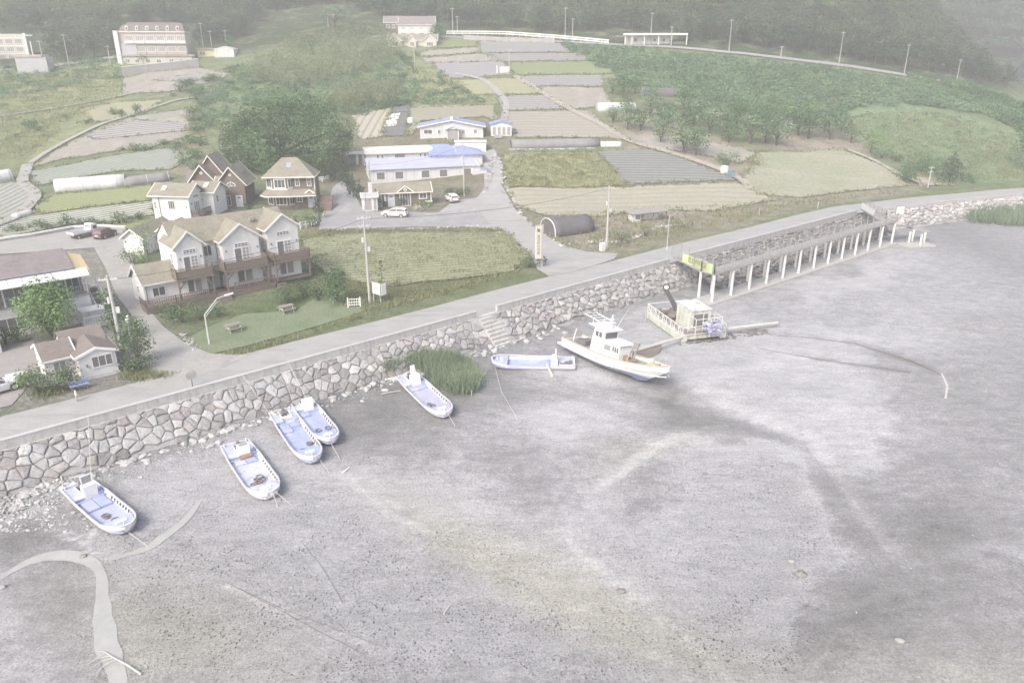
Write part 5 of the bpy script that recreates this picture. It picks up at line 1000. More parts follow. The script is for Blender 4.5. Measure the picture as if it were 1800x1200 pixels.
ropew = mat('pale_rope', (.55, .53, .49), (.46, .44, .41), scale=2, rough=.9); roped = mat('dark_rope', (.20, .19, .18), scale=2, rough=.9); netm = mat('brown_net', (.185, .165, .15), (.25, .22, .20), scale=2.5, rough=.95, bmp=.05)
rimw = mat('rim_paint', (.62, .625, .67), (.54, .545, .58), scale=2, rough=.55, streak=((.45, .43, .40), 1.5, (1, 1, 1)))
def skiff(label, stern, bow, beam=2.05, deckc=boatpale, well=(.95, .16), console='box', lockers=2, heel=0.0, junk=0, foredeck=True, ribs=1, gz=.50, tyre=False):
    zg = MUDZ + gz; S = G(*stern, zg); B = G(*bow, zg); L_ = (B - S).length; rz = math.atan2(B.y - S.y, B.x - S.x); mz = max(mudz(S.x, S.y), mudz((S.x + B.x) / 2, (S.y + B.y) / 2), mudz(B.x, B.y)) if False else MUDZ
    t = thing('skiff', label, 'boat', (S.x, S.y, MUDZ + .02), 0, 'small fishing skiffs aground on the mud', rot=(heel, 0, rz)); hb = beam * .505
    st = [0, .12, .3, .5, .66, .78, .86, .91, .95, .975, .99, 1.0]
    def half(f): return hb * (.90 + .10 * min(1, f / .3)) if f < .70 else hb * max(.16, math.sqrt(max(0, 1 - ((f - .70) / .303) ** 2.4)))
    def sheer(f): return gz - .02 + .02 * f + .30 * max(0, f - .55) ** 2 / .2
    out = []
    for f in st:
        w = half(f); z = sheer(f); x = f * L_; bz = -.05 + (.35 * max(0, f - .8) / .2) ** 1.0 * (1 if f > .8 else 0); b2 = w * .62
        out.append([(x, w, z), (x - .0, w * .88, z * .55 + bz * .45), (x - .1 * f, b2, bz + .14), (x - .15 * f, b2 * .55, bz), (x - .15 * f, -b2 * .55, bz), (x - .1 * f, -b2, bz + .14), (x, -w * .88, z * .55 + bz * .45), (x, -w, z)])
    m = MB(); m.loft(out, cap=False, closed=False); m.add(out[0], [tuple(range(8))]); m.add(out[-1], [tuple(range(8))]); h_ = m.build('hull', hullw, t, smooth=False)
    # inner skin and floor
    th = .06; inn = []; fz = .22
    for f in st[:-1]:
        w = max(.02, half(f) - th); x = max(.08, f * L_ - (.12 if f > .8 else 0)); inn.append([(x, w, sheer(f) + .0), (x, w * .97, fz), (x, -w * .97, fz), (x, -w, sheer(f))])
    m = MB(); m.loft(inn, cap=False, closed=False); m.add(inn[0], [(0, 1, 2, 3)]); m.add(inn[-1], [(0, 1, 2, 3)]); m.build('floor', deckc, t)
    rim = MB(); o_ = [(f * L_, half(f) + .03) for f in st]; i_ = [(max(.06, f * L_ - (.10 if f > .8 else 0)), max(.0, half(f) - th - .02)) for f in st]
    for sg in (1, -1):
        for k in range(len(st) - 1):
            z0, z1 = sheer(st[k]), sheer(st[k + 1]); q = [(*o_[k], z0), (*o_[k + 1], z1), (*i_[k + 1], z1), (*i_[k], z0)]
            rim.add([(x, y * sg, z + .05) for x, y, z in q] + [(x, y * sg, z - .03) for x, y, z in q], [(0, 1, 2, 3), (7, 6, 5, 4), (0, 4, 5, 1), (2, 6, 7, 3)])
    q = [(*o_[-1], 0), (i_[-1][0], o_[-1][1], 0)]; rim.box(i_[-1][0] - .02, -o_[-1][1], sheer(1) - .035, L_ + .03, o_[-1][1], sheer(1) + .051); rim.box(-.04, -o_[0][1], sheer(0) - .05, .12, o_[0][1], sheer(0) + .05); rim.build('gunwale', rimw, t)
    for sg in (1, -1):
        lip = MB()
        for k in range(len(st) - 2): lip.bar((st[k] * L_, sg * (half(st[k]) * .955 + .02), sheer(st[k]) * .78), (st[k + 1] * L_, sg * (half(st[k + 1]) * .955 + .02), sheer(st[k + 1]) * .78), .05, .07)
        lip.build('rubbing_strake', hullw, h_)
    # stern deck with the engine well
    wl, ww = well; wx = .32; sd = fz + .22
    sdk = MB(); sdk.box(.09, -hb * .84, fz, wx, hb * .84, sd); sdk.box(wx, ww + .42, fz, 2.2, hb * .86, sd); sdk.box(wx, -hb * .86, fz, 2.2, -.42 + ww, sd); sdk.build('stern_deck', boatblue, t)
    wb = MB().box(wx + .02, ww - .38, fz + .005, wx + wl + .15, ww + .38, fz + .02); w_ = wb.build('engine_well', darkwell, t)
    r_ = MB(); z = sd + .06
    for a in ((wx, ww - .44, wx + wl + .2, ww - .36), (wx, ww + .36, wx + wl + .2, ww + .44), (wx + wl + .12, ww - .355, wx + wl + .2, ww + .355)): r_.box(a[0], a[1], fz + .02, a[2], a[3], z)
    r_.build('well_rim', trimw, w_); e_ = MB(); e_.cbox((wx + .35, ww, fz + .2), (.5, .34, .34)); e_.cbox((wx + .1, ww, fz + .42), (.3, .2, .2)); e_.bar((wx + .3, ww - .3, fz + .3), (wx + .7, ww + .2, fz + .4), .06, .06); e_.build('engine', engm, w_)
    cx = wx + wl + .35
    if console:
        c = MB(); c.ext([(cx, fz), (cx + .62, fz), (cx + .55, fz + .95), (cx + .12, fz + 1.0), (cx, fz + .7)], 'y', ww - .42, ww + .42); cs = c.build('console', trimw, t)
        if console == 'screen':
            f = MB(); zt = fz + 1.0
            for y in (ww - .36, ww + .30): f.box(cx + .15, y, zt, cx + .23, y + .07, zt + .62)
            f.box(cx + .15, ww - .29, zt + .54, cx + .23, ww + .30, zt + .62); f.build('frame', trimw, cs); MB().box(cx + .18, ww - .29, zt + .02, cx + .2, ww + .30, zt + .54).build('windscreen', curtain, cs)
        elif console == 'open':
            MB().box(cx + .1, ww - .3, fz + .99, cx + .5, ww + .3, fz + 1.03).build('instrument_panel', curtain, cs); MB().box(cx + .64, ww - .45, fz + .02, cx + 1.1, ww + .45, fz + .3).build('crate', rustm, t)
        elif console == 'seat':
            MB().box(cx - .1, ww - .2, fz + .7, cx + .05, ww + .2, fz + 1.75).build('seat_back', trimw, cs)
    for k in range(lockers):
        x = cx + 1.0 + (.0 if k < 2 else .7); y0 = -.75 + (k % 2) * .77
        l_ = MB().box(x, y0, fz, x + .68, y0 + .72, fz + .14); l_.build('locker', boatblue if k % 2 else deckc, t)
    MB().box(cx + .85, -hb * .85, fz, cx + .97, hb * .85, fz + .16).build('thwart', boatblue, t)
    if foredeck:
        fd = [(f * L_ - .12, max(.02, half(f) - .12)) for f in (.82, .86, .92, .96, .985)]; p = [(x, y) for x, y in fd] + [(x, -y) for x, y in fd[::-1]]
        MB().prism(p[::-1], fz + .30, fz + .38).build('foredeck', deckc, t); hd = MB(); hd.box(L_ * .86, -.35, fz + .381, L_ * .86 + .28, .35, fz + .46); hd.build('hatch', hullw, t)
    if ribs:
        for k in range(8):
            f = .42 + k * .052; w = half(f) - th; m = MB(); m.box(f * L_ - .05, w * .985 - .10, fz + .02, f * L_ + .06, w * .985, sheer(f) - .04); m.build('rib', engm, t)
    for k, (x, y) in enumerate(((.2, hb * .7), (.2, -hb * .7), (L_ * .93, 0))): MB().cyl((x, y, sheer(x / L_) - .12), (x, y, sheer(x / L_) + .22), .05, .05, 6).cyl((x - .09, y, sheer(x / L_) + .12), (x + .09, y, sheer(x / L_) + .12), .025, .025, 5).build('bollard', hullw, t)
    rs = np.random.RandomState(int(L_ * 1000) % 999)
    for k in range(junk): a = MB(); x, y = rs.uniform(.62, .84) * L_, rs.uniform(-.6, .6) * hb; a.torus((x, y, fz + .08 + .02 * k), rs.uniform(.12, .26), .05, 'z', 10, 5); a.build('rope_coil', roped if k % 2 else netm, t)
    if tyre: m = MB(); m.torus((L_ * .80, hb * .45, fz + .12), .16, .07); m.build('bucket_rim', engm, t)
    return t, S, B, L_
SK = [skiff('pale blue skiff lying alone nearest the silt creeks, with windscreen and two raised hatches', (133, 850), (226, 930), 2.15, boatpale, console='screen', lockers=4, junk=3, tyre=True),
      skiff('pale skiff with nets piled in the bow, lying beside the close pair of skiffs', (412, 778), (476, 872), 2.3, mat('boat_chalky', (.54, .56, .65), (.46, .48, .59), scale=1.2, rough=.7, fine=(5, .12), streak=((.36, .34, .32), 1.6, (1, 1, 1))), console='open', lockers=2, junk=11),
      skiff('blue skiff with a square rimmed well, in front of its close pair', (492, 720), (554, 809), 2.1, boatblue, console=None, lockers=3, junk=4),
      skiff('blue skiff with a plain white console, tucked behind the other of the close pair', (526, 700), (585, 776), 2.0, boatblue, console='box', lockers=1, junk=2),
      skiff('worn lilac skiff with a white seat box, stern in the reed bed', (714, 658), (788, 729), 2.15, mat('boat_lilac', (.42, .42, .53), (.36, .36, .47), scale=1.2, rough=.7, fine=(5, .12), streak=((.50, .49, .52), 1.0, (1, 1, 1))), console='seat', lockers=2, heel=.07, junk=3),
      skiff('blue skiff lying crosswise against the stern of the white trawler', (1010, 636), (864, 634), 2.3, boatblue, console='screen', lockers=1, heel=-.10, ribs=0)]
# prop support under the crosswise skiff
p = Gm(966, 655); q = Gm(972, 663); o = MB().cyl((p.x - .2, p.y + .8, p.z + .5), (q.x, q.y, q.z), .1, .14, 8).build('prop_log', woodp); tag(o, 'pale log propping up the crosswise blue skiff', 'log')
# --- white trawler
ZB = MUDZ; S = G(1012, 618, ZB); B = G(1138, 677, ZB); rz = math.atan2(B.y - S.y, B.x - S.x); LB = (B - S).length
tr = thing('fishing_boat', 'white fishing boat with wheelhouse and blue bottom lying heeled on the mud', 'fishing boat', (S.x, S.y, ZB + .02), 0, None, rot=(-.13, -.02, rz)); hb = 1.6
st = [-.08, 0, .15, .3, .45, .6, .72, .82, .9, .98, 1.05, 1.12, 1.18, 1.22]
def bh(f): return hb * (.86 + .14 * min(1, max(0, (f + .08) / .35))) if f < .5 else hb * max(.035, math.sqrt(max(0, 1 - ((f - .5) / .722) ** 2.2)))
def bs(f): return 1.42 + .10 * max(0, .3 - f) + .80 * max(0, f - .40) ** 2 / .60
def bk(f): return 0 if f < .94 else ((f - .94) / .28) ** 1.15 * 1.75
upper, lower = [], []
for f in st:
    w = bh(f); z = bs(f); k = min(bk(f), z - .1); wl = min(z - .05, max(k + .02, .50 + .28 * max(0, f - .4))); x = f * LB; ww_ = w * (.92 if f < .6 else max(.12, .92 - (f - .6) * 1.25)); wk = ww_ * (.70 if f < .5 else max(.05, .70 - (f - .5) * 1.1))
    upper.append([(x, w, z), (x, w * .97, (z + wl) / 2 + .1), (x, ww_, wl), (x, -ww_, wl), (x, -w * .97, (z + wl) / 2 + .1), (x, -w, z)])
    lower.append([(x, ww_, wl), (x, wk, k + .12 * (f < .9)), (x, wk * .2, k), (x, -wk * .2, k), (x, -wk, k + .12 * (f < .9)), (x, -ww_, wl)])
m = MB()
for side in (slice(0, 3), slice(3, 6)): m.loft([r[side] for r in upper], cap=False, closed=False)
m.add(upper[0], [tuple(range(6))]); hu = m.build('hull', mat('trawler_white', (.80, .80, .785), (.74, .735, .72), scale=.8, rough=.45, streak=((.60, .585, .55), 1.2, (1.2, 1.2, .25))), tr); m = MB(); m.loft(lower, cap=False, closed=False); m.add(lower[0], [tuple(range(6))]); m.build('bottom', antif, tr)
m = MB()
for k in range(len(st) - 1):
    for sg in (1, -1):
        m.bar((st[k] * LB, sg * (bh(st[k]) + .01), bs(st[k])), (st[k + 1] * LB, sg * (bh(st[k + 1]) + .01), bs(st[k + 1])), .14, .10)
m.bar((st[0] * LB, -bh(-.08), bs(-.08)), (st[0] * LB, bh(-.08), bs(-.08)), .14, .10); m.build('gunwale', mat('worn_gunwale', (.50, .46, .38), (.40, .36, .30), scale=2, rough=.8), tr)
m = MB()
for k in range(len(st) - 1):
    for sg in (1, -1):
        for q in (.72, .50): m.bar((st[k] * LB, sg * (bh(st[k]) * .985 + .02), bs(st[k]) * q + .15), (st[k + 1] * LB, sg * (bh(st[k + 1]) * .985 + .02), bs(st[k + 1]) * q + .15), .06, .06)
m.build('rubbing_strake', hullw, hu)
m = MB(); m.loft([[(f * LB, bh(f) - .08, bs(f) - .35), (f * LB, -bh(f) + .08, bs(f) - .35), (f * LB, -bh(f) + .08, bs(f) - .42), (f * LB, bh(f) - .08, bs(f) - .42)] for f in st[:-2]]); m.build('deck', mat('worn_deck', (.36, .345, .33), (.30, .28, .26), scale=1.5, rough=.8), tr)
zd = 1.08; x0 = LB * .20 + .9
wh = MB(); wh.ext([(x0, zd), (x0 + 1.75, zd), (x0 + 1.75, zd + 2.75), (x0 + .45, zd + 2.85), (x0 + .25, zd + 2.0)], 'y', -.95, .95); whu = wh.build('wheelhouse', trimw, tr)
for k in range(2): MB().box(x0 + .62 + k * .48, -.98, zd + 1.95, x0 + .98 + k * .48, -.955, zd + 2.5).build('window', glass, whu)
MB().box(x0 + 1.755, -.75, zd + 1.9, x0 + 1.79, .75, zd + 2.5).build('windscreen', glass, whu)
cb = MB(); cb.ext([(x0 + 1.76, zd), (x0 + 3.9, zd), (x0 + 3.9, zd + 1.62), (x0 + 1.76, zd + 1.78)], 'y', -.9, .9); cbu = cb.build('cabin', trimw, tr); MB().box(x0 + 1.9, -.93, zd + .85, x0 + 2.75, -.905, zd + 1.45).build('window', mat('hazy_pane', (.30, .32, .31), scale=3, rough=.2), cbu); MB().box(x0 + 1.7, -1.05, zd + 1.78, x0 + 4.1, 1.05, zd + 1.86).build('roof', trimw, cbu)
for k in range(3): MB().box(x0 + 3.02 + k * .28, -.93, zd + .95, x0 + 3.2 + k * .28, -.905, zd + 1.5).build('window', glass, cbu)
rf = MB(); rf.add([(x0 - .35, -1.15, zd + 3.02), (x0 + 2.15, -1.1, zd + 2.80), (x0 + 2.15, 1.1, zd + 2.80), (x0 - .35, 1.15, zd + 3.02), (x0 - .35, -1.15, zd + 3.10), (x0 + 2.15, -1.1, zd + 2.88), (x0 + 2.15, 1.1, zd + 2.88), (x0 - .35, 1.15, zd + 3.10)], [(0, 3, 2, 1), (4, 5, 6, 7), (0, 1, 5, 4), (1, 2, 6, 5), (2, 3, 7, 6), (3, 0, 4, 7)]); rf.build('roof', trimw, whu)
rk = MB(); zr = zd + 3.55
for y in (-.75, .75): rk.bar((x0 - 1.4, y, zr + .25), (x0 + 1.5, y, zr - .15), .06, .06)
for k in range(6): x = x0 - 1.4 + k * .58; rk.bar((x, -.75, zr + .25 - k * .08), (x, .75, zr + .25 - k * .08), .05, .05)
for x in (x0 - .2, x0 + 1.4):
    for y in (-.7, .7): rk.cyl((x, y, zd + 2.9), (x, y, zr + .02), .03, .03, 5)
rk.build('roof_rack', trimw, tr); ms = MB(); ms.cyl((x0 + 1.6, 0, zd + 2.85), (x0 + 1.6, 0, zd + 4.5), .09, .05, 7); ms.cbox((x0 + 1.6, 0, zd + 3.6), (.3, .8, .12)); ms.ball((x0 + 1.6, 0, zd + 3.95), .18); ms.cyl((x0 + 1.9, .3, zd + 2.9), (x0 + 2.9, .7, zd + 5.6), .025, .012, 5); ms.build('mast', trimw, tr)
gx = x0 + 4.55; g_ = MB()
for y in (-.55, .2): g_.bar((gx, y, zd - .1), (gx + .75, y, zd + 2.6), .12, .12)
g_.bar((gx + .72, -.6, zd + 2.45), (gx + .72, .25, zd + 2.45), .12, .12); g_.bar((gx + .45, -.55, zd + 1.5), (gx + .45, .2, zd + 1.5), .08, .08); g_.build('gantry', mat('gantry_paint', (.50, .47, .43), (.30, .26, .22), scale=3, rough=.7), tr); w_ = MB(); w_.cbox((gx - .3, -.1, zd + .35), (.55, .5, .55)); w_.cyl((gx + .35, -.6, zd + .3), (gx + .35, .4, zd + .3), .22, .22, 10); w_.build('winch', rustm, tr)
bx = MB(); bx.cbox((LB * 1.04, 0, bs(1.04) - .1), (1.0, .8, .4)); bx.build('bow_box', mat('bow_yellow', (.52, .50, .28), (.44, .42, .30), scale=3), tr); bx = MB(); bx.cbox((LB * 1.02, -.2, bs(1.04) + .26), (.2, .5, .35)); bx.cbox((LB * 1.07, .1, bs(1.04) + .2), (.5, .15, .1)); bx.build('anchor_winch', trimw, tr)
for o in (whu, cbu, *[k for k in tr.children if k.name.split('.')[0] in ('roof_rack', 'mast', 'gantry')]): o.scale = (1, 1, .87); o.location.z = zd * .13
sd_ = MB(); sd_.box(-1.6, -1.2, .55, -.85, 1.2, .68); sd_.build('stern_platform', hullw, tr); sp = MB(); sp.bar((.1, -.6, bs(0) - .2), (.4, -.6, bs(0) + 1.1), .1, .1); sp.build('stern_post', trimw, tr); dk = MB(); dk.cbox((1.2, .2, zd + .25), (1.0, 1.3, .5)); dk.cbox((.45, .1, zd + .2), (.5, .8, .4)); dk.build('hatch_cover', engm, tr)
for x in (LB * .45, LB * .58, LB * .70): MB().box(x, -bh(x / LB) - .02, .85, x + .16, -bh(x / LB) + .06, .95).build('scupper', engm, hu)
# --- work barge
bgz = MUDZ + .75; c0, c1, c2, c3 = (G(*q, bgz) for q in ((1137, 548), (1198, 592), (1268, 582), (1205, 530))); bdv = (c1 - c0); BLn = bdv.length; brz = math.atan2(bdv.y, bdv.x)
bg = thing('work_barge', 'rusty open work barge with truss rails, carrying a container cabin', 'barge', (c0.x, c0.y, MUDZ), brz); BW = 5.2
pontoon = mat('pale_green_float', (.58, .60, .53), (.48, .50, .44), scale=1.5, rough=.7, streak=((.34, .31, .27), 1.2, (2, 2, .4))); bframe = mat('galvanised_frame', (.70, .70, .67), (.58, .57, .54), scale=3, rough=.6)
m = MB().box(0, .0, .1, BLn, .7, .72).box(0, BW - .7, .1, BLn, BW, .72).box(.1, .71, .3, 1.2, BW - .71, .72).box(BLn - 1.2, .71, .3, BLn - .1, BW - .71, .72); m.build('float', pontoon, bg); MB().box(.2, .72, .725, BLn - .2, BW - .72, .80).build('deck', mat('barge_deck', (.22, .205, .19), (.28, .26, .24), scale=2, rough=.9), bg)
m = MB()
for y in (.1, BW - .1):
    for z in (.78, 1.7): m.bar((0, y, z), (BLn, y, z), .08, .08)
    n = 9
    for i in range(n + 1):
        x = BLn * i / n; m.bar((x, y, .78), (x, y, 1.7), .07, .07)
        if i < n: m.bar((x, y, .78 if i % 2 else 1.7), (x + BLn / n, y, 1.7 if i % 2 else .78), .05, .05)
for z in (.9, 1.7): m.bar((0, .1, z), (0, BW - .1, z), .07, .07); m.bar((BLn, .1, z), (BLn, BW - .1, z), .07, .07)
m.build('truss_rail', bframe, bg)
cn = thing('container_cabin', 'pale green corrugated container cabin standing on the work barge', 'container', tuple(bg.matrix_basis @ Vector((3.9, 1.5, .81))), brz)
m = MB(); n = 17; prof = []
for i in range(n): prof += [(i * .2, .0 if i % 2 else .05)]
pl = [(x, y) for x, y in prof] + [(prof[-1][0], 2.3)] + [(0, 2.3)]
m.prism(pl, 0, 2.2); m.build('wall', pontoon, cn); MB().box(-.08, -.06, 2.203, 3.3, 2.38, 2.3).build('roof', mat('container_roof', (.66, .67, .70), (.56, .56, .58), scale=1.5, rough=.6, streak=((.35, .34, .33), 1.2, (1, 1, 1))), cn); MB().box(3.205, .35, .2, 3.24, 1.95, 1.8).build('opening', screen, cn); MB().box(1.15, -.012, .6, 1.75, .0, 1.45).build('shutter', mat('faded_mark', (.40, .42, .36), (.5, .5, .44), scale=4), cn)
m = MB()
for x in (3.5, 5.0):
    for y in (-.4, 1.3, 2.6): m.bar((x, y, 0), (x, y, 2.0), .06, .06)
for z in (1.0, 1.95): m.bar((3.5, -.4, z), (5.0, -.4, z), .05, .05); m.bar((5.0, -.4, z), (5.0, 2.6, z), .05, .05); m.bar((3.5, 2.6, z), (5.0, 2.6, z), .05, .05)
m.build('canopy_frame', bframe, cn)
bl = MB(); rs = np.random.RandomState(9)
for k in range(34): bl.cbox((8.6 + rs.normal(0, .42), 3.3 + rs.normal(0, .5), 1.25 + rs.uniform(-.4, .9)), (rs.uniform(.3, .8), rs.uniform(.2, .6), rs.uniform(.06, .3)), rs.uniform(0, 3), rs.uniform(-.9, .9), rs.uniform(-.9, .9))
o = bl.build('net_bundle', mat('blue_tarp', (.32, .32, .50), (.44, .44, .56), scale=3, rough=.7)); o.matrix_basis = bg.matrix_basis; o['label'] = 'heap of blue tarpaulin and netting on the barge end'; o['category'] = 'tarpaulin'
dj = MB(); rs = np.random.RandomState(3)
for k in range(36): dj.cbox((rs.uniform(.6, 3.7), rs.uniform(1.0, 4.2), .9 + rs.uniform(0, .45)), (rs.uniform(.2, .9), rs.uniform(.15, .5), rs.uniform(.15, .5)), rs.uniform(0, 3), rs.uniform(-.3, .3))
o = dj.build('gear_heap', mat('dark_gear', (.15, .145, .14), (.24, .22, .20), scale=5, rough=.8)); o.matrix_basis = bg.matrix_basis; o['label'] = 'heap of dark fishing gear on the landward end of the barge'; o['category'] = 'fishing gear'
dk = MB(); A = bg.matrix_basis @ Vector((1.6, 3.2, .8)); tp = zat((A.x - 1.2, A.y + 1.2), 508); Bp = Vector((A.x - 1.4, A.y + 1.4, tp)); d_ = thing('derrick', 'dark derrick boom leaning up from the barge', 'derrick', tuple(A)); dk.bar((0, 0, 0), Bp - A, .5, .12); dk.bar((-.3, .4, .0), Bp - A + Vector((-.1, .1, -.2)), .10, .10); dk.build('boom', mat('derrick_dark', (.13, .12, .12), scale=3), d_); b_ = MB(); b_.cyl((0, 0, -.8), (0, 0, .3), .12, .12, 8); b_.build('post', bframe, d_)
ty = MB(); ty.torus((0, 0, 0), .33, .09, 'y', 18, 8); o = ty.build('fender_tyre', mat('tyre_rubber', (.10, .10, .115), scale=4, rough=.8)); o.location = Bp + Vector((0, -.1, .2)); o['label'] = 'dark fender tyre with a pale hub hung at the derrick tip'; o['category'] = 'tyre'; MB().cyl((0, -.05, 0), (0, .05, 0), .25, .25, 14).build('hub', trimw, o)
# long beam with hanging net, resting on the mud
def beam(label, a, b_, za, zb, r=.19): A, B_ = G(*a, za), G(*b_, zb); return tag(MB().cyl(A, B_, r, r * .85, 8).build('spar', woodp), label, 'spar')
beam('long bleached spar lying from the trawler to the barge', (1112, 617), (1200, 592), MUDZ + .9, MUDZ + .7); beam('long bleached spar sticking out beyond the barge over the mud', (1278, 578), (1367, 567), MUDZ + .6, MUDZ + .5); beam('short white plank on the barge edge', (1232, 590), (1266, 583), MUDZ + .55, MUDZ + .55, .12)
m = MB(); A, B_ = G(1114, 618, MUDZ + .85), G(1163, 603, MUDZ + .75); rows = []
for i in range(13):
    f = i / 12; p = A.lerp(B_, f); dr = 1.0 * math.sin(PI * min(1, f * 1.02)) ** .6; rows.append([(p.x + dr * .25 * g, p.y - dr * .85 * g, max(MUDZ + .04, p.z - .1 - .8 * g * math.sin(PI * f) ** .5 + .06 * math.sin(i * 2 + j))) for j, g in enumerate((0, .3, .6, .85, 1.0))])
m.loft(rows, cap=False, closed=False); o = m.build('hanging_net', netm, smooth=True); sm = o.modifiers.new('thick', 'SOLIDIFY'); sm.thickness = .05; tag(o, 'brown fishing net slung from the spar to the mud', 'net')
m = MB(); rs = np.random.RandomState(6); sp_ = []
for k in range(90): p = Gm(rs.uniform(1205, 1345), 0 + 596 - (0)) if False else G(1195 + k * 1.7, 603 - k * .22 + rs.uniform(-5, 5), MUDZ); sp_.append((p.x, p.y, MUDZ + .05, rs.uniform(.1, .32)))
o = scatter_rocks('net_debris', 'line of dark tangled nets and floats on the mud beneath the barge spars', 'nets', sp_, kind='stuff', tone=(.17, .16, .155), seed=5, flat=.8)
# ---------------------------------------------------------------- ropes
def rope(label, pts, r=.022, m=ropew, sag=0.0, name='mooring_rope'):
    out = []
    for a, b_ in zip(pts[:-1], pts[1:]):
        nk = 8 if len(pts) < 9 else 1
        for k in range(nk): f = k / nk; p = Vector(a).lerp(Vector(b_), f); p.z -= sag * 4 * f * (1 - f); out.append(p)
    out.append(Vector(pts[-1])); return tag(MB().tube(out, r, 5).build(name, m), label, 'rope', 'mooring ropes and drag lines')
def wtop(px, py): s = s_of(px, py, .9); p, r, w = wall_at(s); return (p[0], p[1], .9)
gz_ = MUDZ + .9
rope('rope from the sea wall down to the skiff nearest the silt creeks', [wtop(160, 737), G(160, 838, gz_), G(158, 860, MUDZ + .6)])
rope('rope from the sea wall to the stern of the paired skiff with the square well', [wtop(423, 655), G(474, 728, gz_)]); rope('rope from the sea wall to the stern of the skiff with the plain white console', [wtop(514, 640), G(537, 697, gz_)]); rope('long slack rope from the road mirror over the stones to the mud', [wtop(334, 688), Gm(352, 730) + Vector((0, 0, .9)), Gm(372, 770)])
for a, b_, lb in (((226, 935), (262, 962), 'anchor rope from the bow of the skiff nearest the silt creeks'), ((480, 866), (488, 892), 'short anchor rope from the bow of the skiff with piled nets'), ((484, 864), (515, 889), 'longer anchor rope from the bow of the skiff with piled nets'), ((563, 808), (578, 830), 'anchor rope from the bow of the skiff with the square well'), ((582, 779), (598, 808), 'anchor rope from the bow of the skiff with the plain white console'), ((790, 731), (800, 749), 'anchor rope from the bow of the skiff in the reeds')): rope(lb, [G(*a, gz_ - .1), Gm(*b_) + Vector((0, 0, .02))])
rope('rope trailing from the crosswise skiff far out over the mud', [G(870, 645, gz_ - .3), Gm(882, 690) + Vector((0, 0, .03)), Gm(903, 725) + Vector((0, 0, .03)), Gm(910, 738) + Vector((0, 0, .03))]); rope('rope from the white fishing boat across to the barge', [G(1050, 563, MUDZ + .6), G(1132, 558, MUDZ + .4)]); rope('pale rope hanging off the landward corner of the barge', [G(1134, 545, MUDZ + 1.2), G(1135, 562, MUDZ + .3), Gm(1131, 575) + Vector((0, 0, .03))])
for pts, lb, r in (([(1320, 581), (1360, 590), (1420, 594), (1500, 604), (1600, 634), (1655, 660)], 'thick dark hawser curving out over the mud from the barge', .045), ([(1330, 612), (1450, 634), (1600, 655)], 'straight thin drag line on the mud beyond the barge', .025), ([(400, 1025), (480, 1066), (560, 1110), (640, 1150)], 'lower of the twin drag lines on the near mud', .016), ([(400, 1025), (500, 1072), (600, 1110), (680, 1140)], 'upper of the twin drag lines on the near mud', .014), ([(528, 950), (548, 975), (565, 995), (602, 1058)], 'short dark drag line on the mud below the skiff with nets', .016)): rope(lb, [Gm(pts[i][0] + (pts[i + 1][0] - pts[i][0]) * k / 12, pts[i][1] + (pts[i + 1][1] - pts[i][1]) * k / 12) + Vector((0, 0, .05)) for i in range(len(pts) - 1) for k in range(12)] + [Gm(*pts[-1])], r, roped, name='drag_line')
m = MB(); p = Gm(1662, 665); pts = [Gm(1655, 658), Gm(1665, 678), Gm(1662, 700)]; tag(MB().tube([q + Vector((0, 0, .06)) for q in pts], .10, 6).build('driftwood_stick', woodp), 'thin pale curved stick lying on the smooth mud', 'driftwood')
# driftwood branch
dw = thing('driftwood_branch', 'bare bleached branch with spread twigs lying across the silt creek', 'driftwood', (0, 0, 0)); m = MB()
def D(px, py, z=.06): p = Gm(px, py); return (p.x, p.y, p.z + z)
m.cyl(D(249, 1186), D(225, 1172, .15), .06, .05, 6); m.cyl(D(225, 1172, .15), D(200, 1160, .2), .05, .035, 6); m.cyl(D(200, 1160, .2), D(186, 1150, .15), .035, .02, 5); m.build('bough', woodp, dw)
for a, b_, c_ in (((200, 1160), (178, 1166), (158, 1176)), ((205, 1163), (185, 1172), (165, 1186)), ((195, 1157), (172, 1160), (152, 1170)), ((188, 1151), (180, 1148), (170, 1146)), ((186, 1150), (176, 1156), (160, 1162)), ((190, 1168), (178, 1178), (166, 1196))): t_ = MB(); t_.cyl(D(*a, .18), D(*b_, .14), .022, .016, 5); t_.cyl(D(*b_, .14), D(*c_, .06), .016, .007, 5); t_.build('twig', woodp, dw)
for a, b_, lb in (((108, 838), (112, 862), 'pale plank on the rubble behind the nearest skiff'), ((602, 832), (614, 823), 'short white stick on the mud past the paired skiffs'), ((670, 693), (704, 688), 'pale pole on the mud beside the reed bed'), ((780, 1080), (790, 1066), 'short stick stuck in the near mud')): A, B_ = Gm(*a), Gm(*b_); tag(MB().cyl(A + Vector((0, 0, .06)), B_ + Vector((0, 0, .08)), .06, .05, 6).build('driftwood_pole', trimw if 'white' in lb else woodp), lb, 'driftwood')
